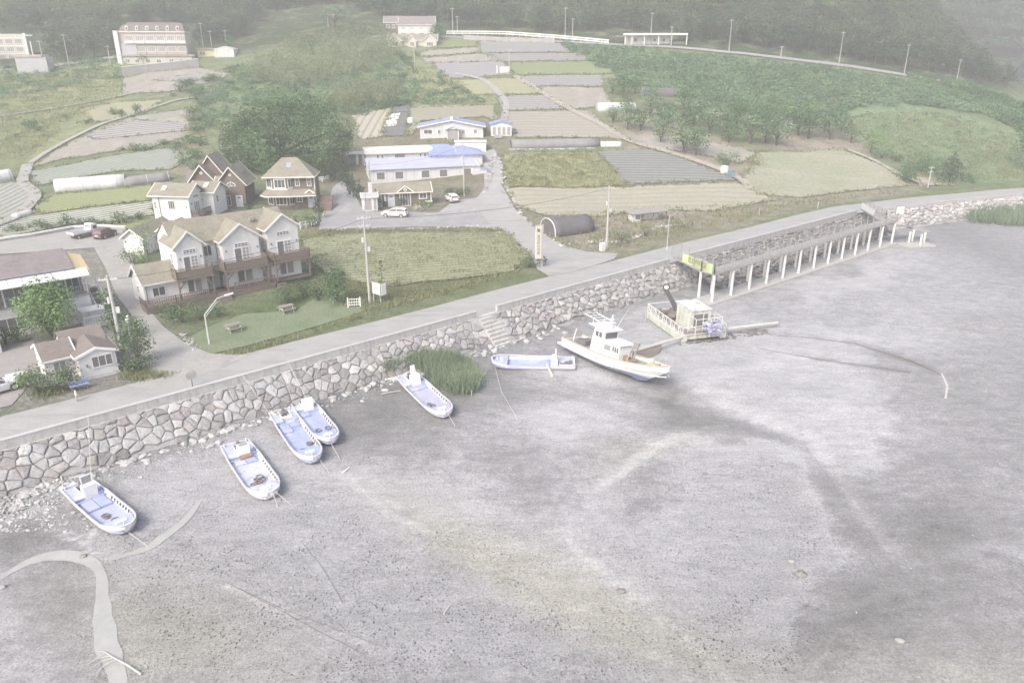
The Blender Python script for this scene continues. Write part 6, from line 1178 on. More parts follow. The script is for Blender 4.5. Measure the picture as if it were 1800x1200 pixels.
# ---------------------------------------------------------------- vehicles
def carpaint(n, c): return mat(n, c, tuple(x * .96 for x in c), scale=1, rough=.28, spec=.5)
tyre_m = mat('tyre', (.05, .05, .052), scale=3, rough=.8); rim_m = mat('alloy', (.5, .5, .5), scale=3, rough=.35, metal=.3); lampm = mat('headlamp_lens', (.62, .63, .64), scale=4, rough=.15); redl = mat('tail_lamp_lens', (.30, .05, .05), scale=4, rough=.2)
def wheel(t, x, y, r, w=.22):
    o = MB().cyl((x, y - w / 2, r), (x, y + w / 2, r), r, r, 16).build('wheel', tyre_m, t); s_ = 1 if y > 0 else -1; m = MB(); m.cyl((x, y + s_ * w / 2, r), (x, y + s_ * (w / 2 + .02), r), r * .66, r * .6, 14)
    m.build('rim', rim_m, o)
def car(label, P, rz, paint, L_=4.0, W_=1.65, prof='suv', H_=1.5, roof_rack=False, pl=None):
    t = thing('parked_car', label, 'car', P, rz); hw = W_ / 2; r = .31
    if prof == 'suv': st = [(0, .42, .72, .80), (.08, .30, .86, .92), (.30, .27, .96, .98), (.55, .27, 1.0, 1.0), (.85, .28, 1.02, .98), (.97, .34, .98, .93), (1.0, .45, .84, .88)]; cab = [(.28, .98, .97), (.42, 1.42, .80), (.60, H_, .80), (.82, H_ - .04, .80), (.93, 1.30, .84), (.975, 1.0, .92)]
    else: st = [(0, .38, .60, .80), (.06, .26, .74, .92), (.28, .22, .84, .98), (.55, .22, .88, 1.0), (.85, .24, .92, .98), (.96, .32, .88, .92), (1.0, .42, .74, .86)]; cab = [(.27, .85, .96), (.43, 1.27, .78), (.60, H_ - .13, .78), (.76, H_ - .18, .78), (.92, .94, .88)]
    rings = []
    for f, zb, zt, k in st:
        x = (f - .5) * L_; w = hw * k; rings.append([(x, w * .92, zb), (x, w, zb + .15), (x, w, zt - .14), (x, w * .93, zt), (x, -w * .93, zt), (x, -w, zt - .14), (x, -w, zb + .15), (x, -w * .92, zb)])
    m = MB(); m.loft(rings); body = m.build('body', paint, t, bevel=.03)
    g = MB(); gr = [[((f - .5) * L_, hw * k * .93 if z < 1.1 else hw * k, z - .05), ((f - .5) * L_, -(hw * k * .93 if z < 1.1 else hw * k), z - .05)] for f, z, k in cab]; belt = [(f, .86 if prof != 'suv' else .96) for f, _, _ in cab]
    gl = []
    for (f, z, k), (_, zb) in zip(cab, belt): x = (f - .5) * L_; gl.append([(x, hw * .92, min(zb, z - .03)), (x, hw * k * .94, z - .04), (x, -hw * k * .94, z - .04), (x, -hw * .92, min(zb, z - .03))])
    g.loft(gl); g.build('glasshouse', glass, t)
    rp = MB(); rr = cab[1:-1] if prof == 'suv' else cab[1:4]; rp.loft([[((f - .5) * L_, hw * k * .96, z - .06), ((f - .5) * L_, hw * k * .9, z), ((f - .5) * L_, -hw * k * .9, z), ((f - .5) * L_, -hw * k * .96, z - .06)] for f, z, k in rr]); rp.build('roof', paint, body)
    pm = MB()
    for i in (0, 2, len(cab) - 2):
        for s_ in (1, -1):
            f, z, k = cab[i]; f2, z2, k2 = cab[min(i + 1, len(cab) - 1)]
            if i == 0: pm.bar(((f - .5) * L_, s_ * hw * .93, .92), ((f2 - .5) * L_, s_ * hw * k2 * .96, z2 - .03), .07, .06)
            elif i == 2: pm.bar(((f - .5) * L_ + .1, s_ * hw * .945, .9), ((f - .5) * L_ + .06, s_ * hw * k * .965, z - .05), .06, .08)
            else: pm.bar(((f - .5) * L_, s_ * hw * k * .97, z - .04), ((cab[-1][0] - .5) * L_, s_ * hw * .93, .93), .10, .06)
    pm.build('pillar', paint, body)
    for x in (-L_ * .31, L_ * .30):
        for y in (-hw + .10, hw - .10): wheel(t, x, y, r)
        for s_ in (1, -1): a = MB(); a.cyl((x, s_ * (hw - .02), r + .02), (x, s_ * (hw + .006), r + .02), r + .08, r + .08, 16); a.build('wheel_arch', engm, body)
    for s_ in (1, -1): MB().cbox((-L_ * .485, s_ * hw * .68, .68), (.16, .36, .17)).build('headlight', lampm, t); MB().cbox((L_ * .487, s_ * hw * .72, .80), (.12, .26, .22)).build('tail_light', redl, t); MB().cbox((-L_ * .18, s_ * (hw + .06), .98), (.14, .16, .11)).build('mirror', paint, t)
    MB().cbox((-L_ * .495, 0, .50), (.06, hw * 1.2, .18)).build('grille', engm, t); MB().cbox((L_ * .495, 0, .48), (.06, W_ * .86, .20)).build('bumper', paint if prof != 'suv' else engm, t); MB().cbox((L_ * .505, 0, .62), (.02, .45, .12)).build('number_plate', trimw, t)
    if roof_rack:
        m = MB()
        for s_ in (1, -1): m.bar((-.35, s_ * .56, H_ + .05), (1.2, s_ * .56, H_ + .04), .06, .07)
        m.build('roof_rail', engm, t)
    return t
whitep, pearl = carpaint('white_car_paint', (.74, .74, .73)), carpaint('pearl_car_paint', (.78, .77, .75))
a, b_ = W(671, 380), W(718, 382); car('white pearl sport utility car with roof rails, side-on before the reception', (a + b_) / 2, math.atan2(b_.y - a.y, b_.x - a.x), pearl, 4.25, 1.65, 'suv', 1.5, True)
a, b_ = W(785, 352), W(803, 361); car('white boxy estate car parked tail-out by the hedge', (a + b_) / 2 + Vector((0, 1.0, 0)), math.radians(-68), whitep, 4.0, 1.6, 'suv', 1.42)
a = W(182, 419); car('dark red car parked beside the flatbed truck', (a.x, a.y + .6, a.z), math.radians(-100), carpaint('dark_red_paint', (.16, .085, .085)), 3.6, 1.55, 'suv', 1.4)
a = W(3, 690); car('white saloon car at the edge of view by the shore road', (a.x - .5, a.y, a.z), math.radians(232), whitep, 3.9, 1.6, 'sedan', 1.4)
a = W(146, 417); t = thing('flatbed_truck', 'small white flatbed truck with an open grey load bed', 'truck', (a.x, a.y, a.z), math.radians(60))
m = MB(); m.ext([(1.0, .35), (2.1, .35), (2.15, .95), (1.85, 1.75), (1.05, 1.8), (1.0, 1.7)], 'y', -.78, .78); cb = m.build('cab', whitep, t, bevel=.04); MB().box(.985, -.6, 1.15, 1.0, .6, 1.5).build('rear_window', glass, cb); m = MB(); m.add([(2.145, -.66, 1.0), (2.145, .66, 1.0), (1.885, .62, 1.68), (1.885, -.62, 1.68), (2.165, -.66, 1.0), (2.165, .66, 1.0), (1.905, .62, 1.68), (1.905, -.62, 1.68)], [(0, 1, 2, 3), (4, 5, 6, 7), (0, 1, 5, 4), (2, 3, 7, 6)]); m.build('windscreen', glass, cb)
for s_ in (1, -1): MB().box(1.25, s_ * .785 - .008, 1.05, 1.8, s_ * .785 + .008, 1.55).build('side_window', glass, cb)
bedm = mat('bed_grey', (.36, .36, .37), (.30, .30, .31), scale=2, rough=.6); MB().box(-1.7, -.82, .62, .93, .82, .72).build('load_bed', bedm, t); m = MB().box(-1.7, -.85, .73, .93, -.79, 1.03).box(-1.7, .79, .73, .93, .85, 1.03).box(-1.74, -.85, .73, -1.69, .85, 1.03).box(.88, -.78, .73, .94, .78, 1.35); m.build('side_board', whitep, t); MB().box(-1.6, -.5, .36, .99, .5, .61).build('chassis', engm, t)
for x in (1.5, -1.0):
    for y in (-.66, .66): wheel(t, x, y, .3)
# bicycles
def bicycle(label, P, rz, paint):
    t = thing('bicycle', label, 'bicycle', P, rz, 'bicycles before the reception')
    for x in (0, 1.02): o = MB().torus((x, 0, .33), .30, .03, 'y', 16, 5).build('wheel', rim_m, t); m = MB(); [m.cyl((x, 0, .33), (x + .29 * math.cos(a), 0, .33 + .29 * math.sin(a)), .008, .008, 4) for a in [k * PI / 4 for k in range(8)]]; m.build('spokes', rim_m, o)
    m = MB(); P_ = {'b': (.42, 0, .30), 's': (.30, 0, .82), 'h': (.85, 0, .85), 'f': (1.02, 0, .33), 'r': (0, 0, .33), 'k': (.36, 0, .70), 'e': (.88, 0, .72)}
    for a, c in (('b', 's'), ('b', 'e'), ('k', 'e'), ('r', 'b'), ('r', 'k'), ('e', 'f'), ('e', 'h')): m.cyl(P_[a], P_[c], .025, .025, 6)
    m.build('frame', paint, t); MB().cbox((.28, 0, .86), (.26, .14, .06)).build('saddle', engm, t); MB().cyl((.83, -.27, .98), (.83, .27, .98), .018, .018, 6).cyl((.85, 0, .84), (.83, 0, .98), .02, .02, 6).build('handlebar', engm, t)
a, c = W(729, 370), W(741, 369); bicycle('white-framed bicycle nearest the parked sport utility car', (a.x, a.y, a.z), math.radians(12), trimw); bicycle('dark-framed bicycle leaning before the planter, beyond the white one', (c.x + .2, c.y + .2, c.z), math.radians(20), engm)
# ---------------------------------------------------------------- poles, lamps, signs, furniture
polem = mat('pole_concrete', (.50, .49, .47), (.42, .41, .39), scale=1, rough=.85); wirem = mat('wire', (.10, .10, .10), rough=.6); galv = mat('lamp_grey', (.62, .63, .64), (.55, .56, .57), scale=1.5, rough=.45)
POLES = []
def pole(label, base, top_y, arms=1, r=.15, kit=True, lean=0.0, stripes=False, group='concrete utility poles'):
    P = W(*base); top = zat(P, top_y); hgt = top - P.z; t = thing('utility_pole', label, 'utility pole', tuple(P), math.radians(20), group)
    MB().cyl((0, 0, -.3), (lean, 0, hgt), r, r * .62, 10).build('shaft', polem, t)
    for k in range(arms): z = hgt - .35 - k * .8; m = MB(); m.cbox((lean, 0, z), (1.5 - .3 * k, .09, .09)); [m.cyl((lean + x, 0, z), (lean + x, 0, z + .2), .04, .03, 6) for x in (-.62, -.2, .3, .65)]; m.build('crossarm', galv, t)
    if kit: m = MB(); m.cbox((lean * .7 + .3, 0, hgt * .62), (.3, .3, .5)); m.cyl((-.25, 0, hgt * .7), (-.25, 0, hgt * .7 + .5), .13, .13, 8); m.build('transformer', galv, t)
    if stripes:
        m = MB(); [m.cyl((0, 0, .5 + k * .4), (0, 0, .7 + k * .4), r * 1.04, r * 1.03, 10) for k in range(3)]; m.build('stripe_band', mat('hazard_yellow', (.52, .44, .22), scale=2), t)
    POLES.append((P, top)); return t
pole('tall utility pole with transformer between the cottage and the lane', (220, 640), 484, 1, .19, stripes=True); pole('utility pole between the vegetable rows and the parking yard', (650, 532), 378, 2, .15); pole('utility pole by the junction with a white box at its foot', (1066, 438), 326, 1, .17)
pole('utility pole at the hedge in front of the long hall', (816, 345), 252, 1, .13); pole('twin-armed pole carrying a platform by the glass shed', (652, 352), 286, 2, .12); pole('short pole with crossarms past the pale meadow', (1631, 329), 292, 2, .14, False)
for (bx, by, ty, lb) in ((122, 118, 60, 'pole on the hill road below the woods, between school block and hotel'), (78, 118, 71, 'pole at the corner of the pale barn'), (357, 80, 40, 'tallest of the three poles above the cream shop'), (372, 82, 54, 'short pole above the white warehouse'), (398, 80, 53, 'pole at the far end of the white warehouse'), (633, 109, 85, 'lone pole in the bamboo above the big tree'), (729, 124, 82, 'pole at the left corner of the grey ploughed field'), (895, 131, 86, 'pole at the farm shed among the upper fields'), (796, 60, 14, 'pole with crossarms beside the grey-roofed lodge'), (804, 54, 28, 'thin pole behind the one by the grey-roofed lodge'), (993, 70, 13, 'tall pole at the start of the white guard rail'), (1006, 72, 32, 'short thin pole at the start of the white guard rail'), (1143, 78, 22, 'pole in front of the open pavilion'), (1179, 80, 46, 'thin pole at the end of the pavilion'), (1281, 92, 34, 'lone pole on the hill road past the pavilion'), (1474, 116, 56, 'brightest tall pole below the pine on the hill road'), (1372, 103, 81, 'small pole halfway along the hill road'), (1589, 131, 78, 'pole with crossarms above the grassy slope'), (1680, 149, 104, 'pole on the bend where the hill road drops'), (1749, 139, 122, 'far small pole at the foot of the ridge'), (577, 48, 25, 'left of two thin poles behind the bamboo'), (589, 46, 24, 'right of two thin poles behind the bamboo'), (195, 117, 80, 'pole at the hotel corner'), (262, 162, 118, 'thin dark pole standing in the field below the hotel')): pole(lb, (bx, by), ty, 1, .14, False)
def wire(a, b_, label, sag=.8, r=.022):
    rope(label, [a, b_], r, wirem, sag, 'overhead_wire').__setitem__('group', 'overhead wires')
def topof(i, dx=0, dz=-.4): P, t = POLES[i]; return (P.x + dx, P.y, t + dz)
wire(topof(3), topof(4), 'overhead wire between the long hall poles'); wire(topof(1), topof(4, -.4), 'overhead wire from the vegetable rows to the glass shed'); wire(topof(0), topof(1), 'long overhead wire across the three-gabled house'); wire(topof(1, .3), topof(2), 'overhead wire over the sign pillar')
# street lamp
P = W(368, 605); t = thing('street_lamp', 'slim grey street lamp with a long bent arm over the lawn', 'street lamp', tuple(P), math.radians(35)); top = zat(P, 553) - P.z; m = MB(); m.cyl((0, 0, -.2), (0, 0, top), .085, .06, 8); m.build('post', galv, t)
e = 2.1; hz_ = zat((P.x + e * .82, P.y + e * .57), 519) - P.z; m = MB(); m.cyl((0, 0, top), (e * .62, 0, hz_ - .15), .05, .045, 7); m.cyl((e * .62, 0, hz_ - .15), (e, 0, hz_), .045, .04, 7); m.cyl((.02, 0, top - .25), (e * .6, 0, hz_ - .45), .03, .03, 6); m.build('arm', galv, t); m = MB(); m.cbox((e + .3, 0, hz_ + .03), (.85, .26, .14), 0, 0, -.12); m.build('lamp_head', mat('lamp_head', (.70, .71, .72), scale=2, rough=.4), t, bevel=.04)
P = W(239, 640); t = thing('lamp_post', 'short white lamp post with striped foot beside the tall pole', 'lamp post', tuple(P)); top = zat(P, 566) - P.z; MB().cyl((0, 0, -.2), (0, 0, top), .07, .05, 8).build('post', galv, t); m = MB(); m.cbox((0, 0, top + .1), (.22, .3, .42)); m.cbox((.1, 0, top + .55), (.12, .3, .1)); m.build('lamp_head', trimw, t); MB().cyl((0, 0, .35), (0, 0, .6), .075, .074, 8).build('stripe_band', MATS['hazard_yellow'], t)
P = W(339, 681); t = thing('road_mirror', 'round convex road mirror on a dark post by the sea wall', 'traffic mirror', tuple(P), math.radians(30)); top = zat(P, 660) - P.z; MB().cyl((0, 0, -.2), (0, 0, top + .2), .045, .04, 7).build('post', engm, t); MB().cyl((0, -.08, top + .1), (0, .0, top + .1), .36, .36, 20).build('mirror', mat('mirror_face', (.62, .62, .63), scale=2, rough=.15, metal=.5), t); MB().torus((0, -.04, top + .1), .36, .05, 'y', 18, 6).build('rim', mat('mirror_back', (.42, .36, .30), scale=3), t)
P = W(1172, 440); t = thing('flag_pole', 'thin metal pole at the entrance of the boardwalk', 'pole', tuple(P)); MB().cyl((0, 0, -.2), (0, 0, zat(P, 379) - P.z), .05, .04, 7).build('shaft', galv, t)
for px, py, ty, lb in ((1334, 385, 366, 'short thin post on the sea wall behind the boardwalk'), (1437, 373, 355, 'slender post on the sea wall toward the white banner')): P = W(px, py - 6); tag(MB().cyl((P.x, P.y, 0), (P.x, P.y, zat(P, ty)), .05, .05, 6).build('marker_post', galv), lb, 'post')
# sign pillar
P = W(946, 470); t = thing('sign_pillar', 'tall cream sign pillar with vertical lettering at the junction', 'sign', tuple(P), math.radians(22)); top = zat(P, 397) - P.z
signc = mat('sign_cream', (.68, .67, .58), (.62, .61, .53), scale=1, rough=.6); MB().box(-.42, -.1, 1.15, .36, .1, top).build('panel', signc, t); MB().box(.362, -.12, -.2, .62, .12, top + .02).box(-.5, -.12, top + .004, .64, .12, top + .1).build('post', mat('sign_post', (.46, .45, .42), scale=1.5), t)
lettering(t, '펜션바다마을', (-.03, -.115, (top + 1.15) / 2 - .3), .42, (PI / 2, 0, 0), mat('sign_letters', (.30, .30, .26), scale=2), True); m = MB(); m.ext([(-.22, top - .75), (.16, top - .75), (.16, top - .3), (.0, top - .45), (-.22, top - .2)], 'y', -.115, -.101); m.build('emblem', mat('emblem_dark', (.16, .16, .15), scale=3), t)
P = W(1063, 441); t = thing('meter_cabinet', 'white meter cabinet at the foot of the junction pole', 'cabinet', (P.x - .35, P.y - .1, P.z), math.radians(30)); MB().box(-.35, -.25, 0, .35, .25, 1.15).build('case', trimw, t, bevel=.03); MB().box(-.28, -.27, .1, .28, -.252, 1.0).build('door', signc, t)
P = W(663, 533); t = thing('board_sign', 'tilted white two-sided board sign on thin legs by the road', 'sign', tuple(P), math.radians(-38)); zt = zat(P, 497) - P.z; MB().box(-.6, -.03, zt * .45, .6, .03, zt).build('panel', trimw, t); MB().box(.64, .1, zt * .42, .70, .8, zt * .98).build('side_panel', trimw, t)
for x in (-.5, .55): MB().cyl((x, 0, -.2), (x, 0, zt * .45), .035, .035, 6).build('leg', galv, t)
lettering(t, '민박', (0, -.045, zt * .72), .5, (PI / 2, 0, 0), mat('board_letters', (.42, .42, .45), scale=2))
# garden bits
t = thing('garden_gate', 'small white garden gate at the corner of the lawn', 'gate', tuple(W(612, 541)), math.radians(12))
for x in (0, 1.3): MB().box(x - .06, -.06, -.2, x + .06, .06, 1.15).build('post', trimw, t)
m = MB(); [m.bar((0, 0, z), (1.3, 0, z), .05, .06) for z in (.3, .6, .95)]; [m.box(.15 + k * .25, -.02, .2, .2 + k * .25, .02, 1.0) for k in range(5)]; m.build('leaf', trimw, t)
picw = mat('weathered_table', (.30, .275, .24), (.25, .225, .20), scale=1.5, rough=.85, stretch=(.5, 5, 1))
def picnic(label, px, py, rz):
    t = thing('picnic_table', label, 'picnic table', tuple(W(px, py)), rz, 'picnic tables on the lawn'); MB().box(-.75, -.36, .66, .75, .36, .72).build('tabletop', picw, t)
    for y in (-.62, .62): MB().box(-.75, y - .14, .38, .75, y + .14, .43).build('seat', picw, t)
    for x in (-.55, .55): m = MB(); m.bar((x, -.66, 0), (x, -.2, .66), .08, .08); m.bar((x, .66, 0), (x, .2, .66), .08, .08); m.bar((x, -.7, .36), (x, .7, .36), .06, .08); m.build('trestle', woodp, t)
picnic('grey wooden picnic table near the deck steps', 504, 548, math.radians(38)); picnic('grey wooden picnic table near the street lamp', 411, 581, math.radians(40))
P = W(141, 684); t = thing('garden_bench', 'pale blue bench against the cottage hedge', 'bench', tuple(P), R0); MB().box(-.7, -.2, .38, .7, .2, .44).build('seat', boatblue, t); MB().box(-.7, .2, .5, .7, .25, .75).build('backrest', boatblue, t); [MB().box(x - .04, -.18, 0, x + .04, .18, .375).build('leg', engm, t) for x in (-.55, .55)]
P = W(31, 668); t = thing('stone_bench', 'low grey stone bench with a slab top in the inn yard', 'bench', tuple(P), R0); MB().box(-.55, -.3, .0, .4, .3, .45).build('base', greyplaster, t); MB().box(-.75, -.4, .453, .8, .4, .58).build('slab', panelw, t)
# person on the road
t = thing('person', 'child in a white top and pale trousers standing on the shore road', 'person', tuple(W(136, 705)), math.radians(-60)); bm = bmesh.new(); sk = []
J = [((0, 0, .55), .095), ((0, 0, .72), .085), ((0, 0, .86), .10), ((0, 0, .96), .05), ((0, .01, 1.04), .075), ((0, .0, 1.12), .07), ((-.13, 0, .87), .045), ((-.19, -.02, .68), .035), ((-.2, .06, .52), .03), ((.13, 0, .87), .045), ((.19, .02, .68), .035), ((.2, .09, .54), .03), ((-.07, 0, .5), .075), ((-.08, .05, .28), .055), ((-.08, 0, .06), .04), ((-.08, .12, .03), .035), ((.07, 0, .5), .075), ((.08, -.05, .28), .055), ((.08, -.1, .06), .04), ((.08, .01, .03), .035)]
E_ = [(0, 1), (1, 2), (2, 3), (3, 4), (4, 5), (2, 6), (6, 7), (7, 8), (2, 9), (9, 10), (10, 11), (0, 12), (12, 13), (13, 14), (14, 15), (0, 16), (16, 17), (17, 18), (18, 19)]
me = bpy.data.meshes.new('body'); me.from_pydata([j[0] for j in J], E_, []); ob = link('body', me, t); sm = ob.modifiers.new('skin', 'SKIN'); sl = me.skin_vertices[0].data
for v, j in zip(sl, J): v.radius = (j[1], j[1])
sl[0].use_root = True; ob.modifiers.new('sub', 'SUBSURF').levels = 1
pm, nt, b = nmat('child_clothes'); co = N(nt, 'ShaderNodeTexCoord').outputs['Object']; sx = N(nt, 'ShaderNodeSeparateXYZ'); L(nt, co, sx.inputs[0]); rr_ = ramp(nt, sx.outputs[2], [(0.0, (.5, .42, .40)), (.06, (.50, .44, .46)), (.54, (.5, .44, .46)), (.56, (.80, .74, .74)), (.91, (.80, .74, .74)), (.93, (.45, .33, .27))]); rr_.node.color_ramp.interpolation = 'CONSTANT'; L(nt, rr_, b.inputs['Base Color']); me.materials.append(pm)
MB().ball((0, -.015, 1.11), (.095, .10, .095), 10, 8).build('hair', mat('dark_hair', (.05, .04, .035), scale=8), t, smooth=True); [MB().cbox((x, .078, 1.07), (.02, .015, .012)).build('eye', engm, t) for x in (-.03, .03)]
# ---------------------------------------------------------------- hoop houses and field bits
film = mat('poly_film', (.66, .66, .65), (.56, .56, .56), scale=.8, rough=.45, streak=((.46, .46, .46), .6, (3, .4, 1))); shade = mat('shade_cloth', (.115, .11, .115), (.15, .145, .15), scale=1, rough=.85); shadeg = mat('grey_shade_cloth', (.27, .265, .27), (.22, .215, .22), scale=1, rough=.85)
def tunnel(label, a, b_, w, h_, m, end=None, hoops=0, cat='greenhouse', name='hoop_house'):
    A, B_ = W(*a), W(*b_); d = B_ - A; l = math.hypot(d.x, d.y); rz = math.atan2(d.y, d.x); t = thing(name, label, cat, (A.x, A.y, min(A.z, B_.z)), rz); t.rotation_euler = (0, -math.atan2(B_.z - A.z, l), rz); t.location = A; n = 10
    pr = [(w / 2 + w / 2 * math.cos(PI - PI * k / n), h_ * math.sin(PI * k / n) ** .8) for k in range(n + 1)]; L2 = math.hypot(l, B_.z - A.z)
    c = MB(); c.loft([[(x, y, z - .3 * (z < .01)) for y, z in pr] for x in [L2 * q / 6 for q in range(7)]], cap=False, closed=False); o = c.build('cover', m, t, smooth=True); so = o.modifiers.new('thick', 'SOLIDIFY'); so.thickness = .04
    for x in (.02, L2 - .02): MB().ext([(y, z) for y, z in pr], 'x', x - .015, x + .015).build('end_sheet', end or m, t)
    hp = MB()
    for q in range(hoops): x = L2 * q / max(1, hoops - 1); [hp.bar((x, pr[k][0], pr[k][1] + .03), (x, pr[k + 1][0], pr[k + 1][1] + .03), .07, .05) for k in range(n)]
    if hoops: hp.build('hoops', galv, o)
    return t
tunnel('long white film greenhouse beside the striped vegetable rows', (97, 338), (220, 328), 2.4, 2.1, film, hoops=5); tunnel('grey netted greenhouse continuing the white one', (222, 328), (298, 318), 2.2, 1.5, shadeg, film, 3); tunnel('small pale hoop house at the edge of view on the path', (-14, 322), (24, 316), 2.6, 1.9, film, hoops=4)
tunnel('round black polytunnel with white-edged mouth near the road', (977, 417), (1046, 408), 4.6, 2.3, shade, None, 0); tunnel('long dark shade tunnel across the fields', (900, 261), (1054, 258), 3.2, 1.6, shadeg, shade, 0); tunnel('low film cloche at the end of the dark shade tunnel', (1056, 258), (1092, 258), 2.2, 1.0, film, hoops=4); tunnel('far black polytunnel with white hoops above the orchard', (1128, 168), (1197, 172), 4.0, 2.2, shade, hoops=2); tunnel('half-hidden white hoop house among the orchard trees', (1052, 196), (1118, 194), 3.4, 1.9, film, hoops=4); tunnel('small plastic cloche at the corner of the left path', (30, 384), (60, 376), 1.2, .7, film)
A = W(977, 417); o = [x for x in bpy.data.objects if x.get('label') == 'round black polytunnel with white-edged mouth near the road'][0]; m = MB(); n = 10; pr = [(2.3 + 2.3 * math.cos(PI - PI * k / n), 2.3 * math.sin(PI * k / n) ** .8) for k in range(n + 1)]; [m.bar((-.03, pr[k][0], pr[k][1] + .04), (-.03, pr[k + 1][0], pr[k + 1][1] + .04), .12, .10) for k in range(n)]; m.build('rim', trimw, o)
h = House('field_shed', 'small dark-roofed open field shed on white blocks by the dry field', 'shed', W(1112, 390), math.radians(20)); h.box('wall', trimw, 0, 0, -.3, 1.4, 1.5, 1.2); h.box('wall', trimw, 1.9, .9, -.3, 5.2, 1.5, 1.15); m = MB(); m.cbox((2.9, .7, 1.42), (6.9, 2.3, .1), 0, .10, -.02); m.build('roof', mat('mossy_sheet', (.33, .32, .29), (.26, .25, .23), scale=1.5, rough=.8), h.r); h.box('opening', screen, .5, -.02, .3, 1.3, -.003, 1.0); [h.box('post', engm, x, -.1, -.3, x + .1, 0, 1.3) for x in (1.7, 3.6, 5.9)]
h = House('crop_hut', 'tiny white hut on a platform among the upper fields', 'hut', W(876, 129), math.radians(5)); h.box('wall', panelw, .4, 0, 0, 3.4, 1.8, 1.8); h.box('platform', greyplaster, -.6, -.4, -.4, 5, 2.2, -.02); h.box('post', trimw, -.5, -.2, -.02, -.2, .1, 2.2)
for a, c_, lb, nm in ((W(1273, 303), (.78, .78, .77), 'round white water tank beside the mulched rows', 'water_tank'), (W(1285, 311), (.20, .30, .33), 'teal crate beside the white water tank', 'crate'), (W(722, 217), (.74, .74, .72), 'white domed tank between the white sheets and the blue roof house', 'water_tank')):
    if nm == 'water_tank': t = thing(nm, lb, 'tank', tuple(a)); m_ = mat(nm + '_white', c_, scale=2, rough=.5); MB().cyl((0, 0, -.2), (0, 0, 1.0), .75, .75, 14).build('drum', m_, t, smooth=False); MB().ball((0, 0, 1.0), (.75, .75, .35), 14, 6).build('lid', m_, t, smooth=True)
    else: t = thing(nm, lb, 'crate', tuple(a), .3); m_ = mat('teal', c_, scale=3); MB().box(-.5, -.5, -.1, .5, .5, 1.1).build('case', m_, t); MB().box(-.55, -.55, 1.103, .55, .55, 1.2).build('lid', m_, t)
# guard rail, fences, field walls
def railing_px(name, label, pts, h_, m, cat, step=2.5, rails=(.55, .9), rw=.12, th=.06):
    P = Ws(pts); t = thing(name, label, cat); pm_, rm = MB(), MB(); acc = 0
    for p, q in zip(P[:-1], P[1:]):
        l = (q - p).length; k = max(1, round(l / step))
        for i in range(k): c = p + (q - p) * (i / k); pm_.box(c.x - .07, c.y - .07, c.z - .3, c.x + .07, c.y + .07, c.z + h_)
        for z in rails: rm.bar(p + Vector((0, 0, z * h_)), q + Vector((0, 0, z * h_)), th, rw * 2)
    pm_.build('post', m, t); rm.build('rail', m, t); return t
railing_px('guard_rail', 'white guard rail along the hill road at the top of the fields', [(785, 62), (840, 62), (890, 63), (985, 70), (1070, 78)], 1.3, trimw, 'guard rail', rails=(.45, .95), rw=.2)
wall_px('field_wall', 'pale concrete retaining wall at the top of the highest dark field', [(815, 70), (880, 74), (975, 76)], 1.5, .3, greyplaster); wall_px('low_wall', 'white-capped low wall between the lane and the white mulch rows', [(-20, 428), (60, 416), (130, 403), (180, 401), (222, 404)], .35, .3, greyplaster, cap=trimw); wall_px('flower_bed_edge', 'short pale concrete edging around the shrub bed by the lane', [(204, 462), (222, 465), (244, 471)], .18, .15, greyplaster)
railing_px('garden_fence', 'low white fence at the yard behind the guest house', [(528, 402), (548, 398), (560, 388)], 1.0, trimw, 'fence', 1.2)
railing_px('terrace_rail', 'white-topped rail on the terrace beside the turret house', [(553, 322), (580, 318)], 1.0, trimw, 'railing', 2)
st_ = thing('garden_steps', 'reddish-brown timber garden steps beside the turret house', 'steps', tuple(W(572, 372)), math.radians(8)); m = MB()
for i in range(9): m.box(-1.2, i * .5, i * .22 - .4, 1.0, i * .5 + .5, i * .22 + .08)
m.build('flight', mat('timber_step', (.22, .165, .14), (.17, .13, .11), scale=2, stretch=(1, 5, 1)), st_)
# stones edging the yard
rs = np.random.RandomState(14)
def stone_row(label, pts, n, r0, r1, tone=(.46, .45, .43), seed=2):
    P = Ws(pts); seg = [(a, b_, (b_ - a).length) for a, b_ in zip(P[:-1], P[1:])]; tot = sum(s_[2] for s_ in seg); sp = []
    for k in range(n):
        d = rs.uniform(0, tot)
        for a, b_, l in seg:
            if d <= l: q = a + (b_ - a) * (d / l); break
            d -= l
        sp.append((q.x + rs.normal(0, .25), q.y + rs.normal(0, .25), q.z + .05, rs.uniform(r0, r1)))
    return scatter_rocks('stone_edging', label, 'stone edging', sp, kind='stuff', tone=tone, seed=seed)
stone_row('row of pale stones edging the parking yard above the vegetable rows', [(566, 404), (640, 403), (740, 402), (845, 397), (870, 404), (905, 430), (932, 455)], 190, .12, .34, seed=21); stone_row('pale stones along the far edge of the village road', [(852, 345), (870, 268), (892, 330), (912, 372), (950, 410), (985, 432)], 130, .12, .4, seed=22); stone_row('stones edging the lawn and the lane', [(318, 585), (330, 602), (345, 618)], 40, .1, .2, seed=23); stone_row('scattered pale stones on the waste ground by the junction', [(990, 430), (1060, 425), (1100, 425), (1150, 400), (1200, 395)], 90, .1, .35, seed=24); stone_row('low stone line bounding the upper fields', [(730, 188), (860, 186)], 60, .15, .35, seed=25); stone_row('stone line beside the mulched rows by the shade tunnel', [(895, 263), (960, 263), (1050, 261)], 70, .15, .4, seed=26)
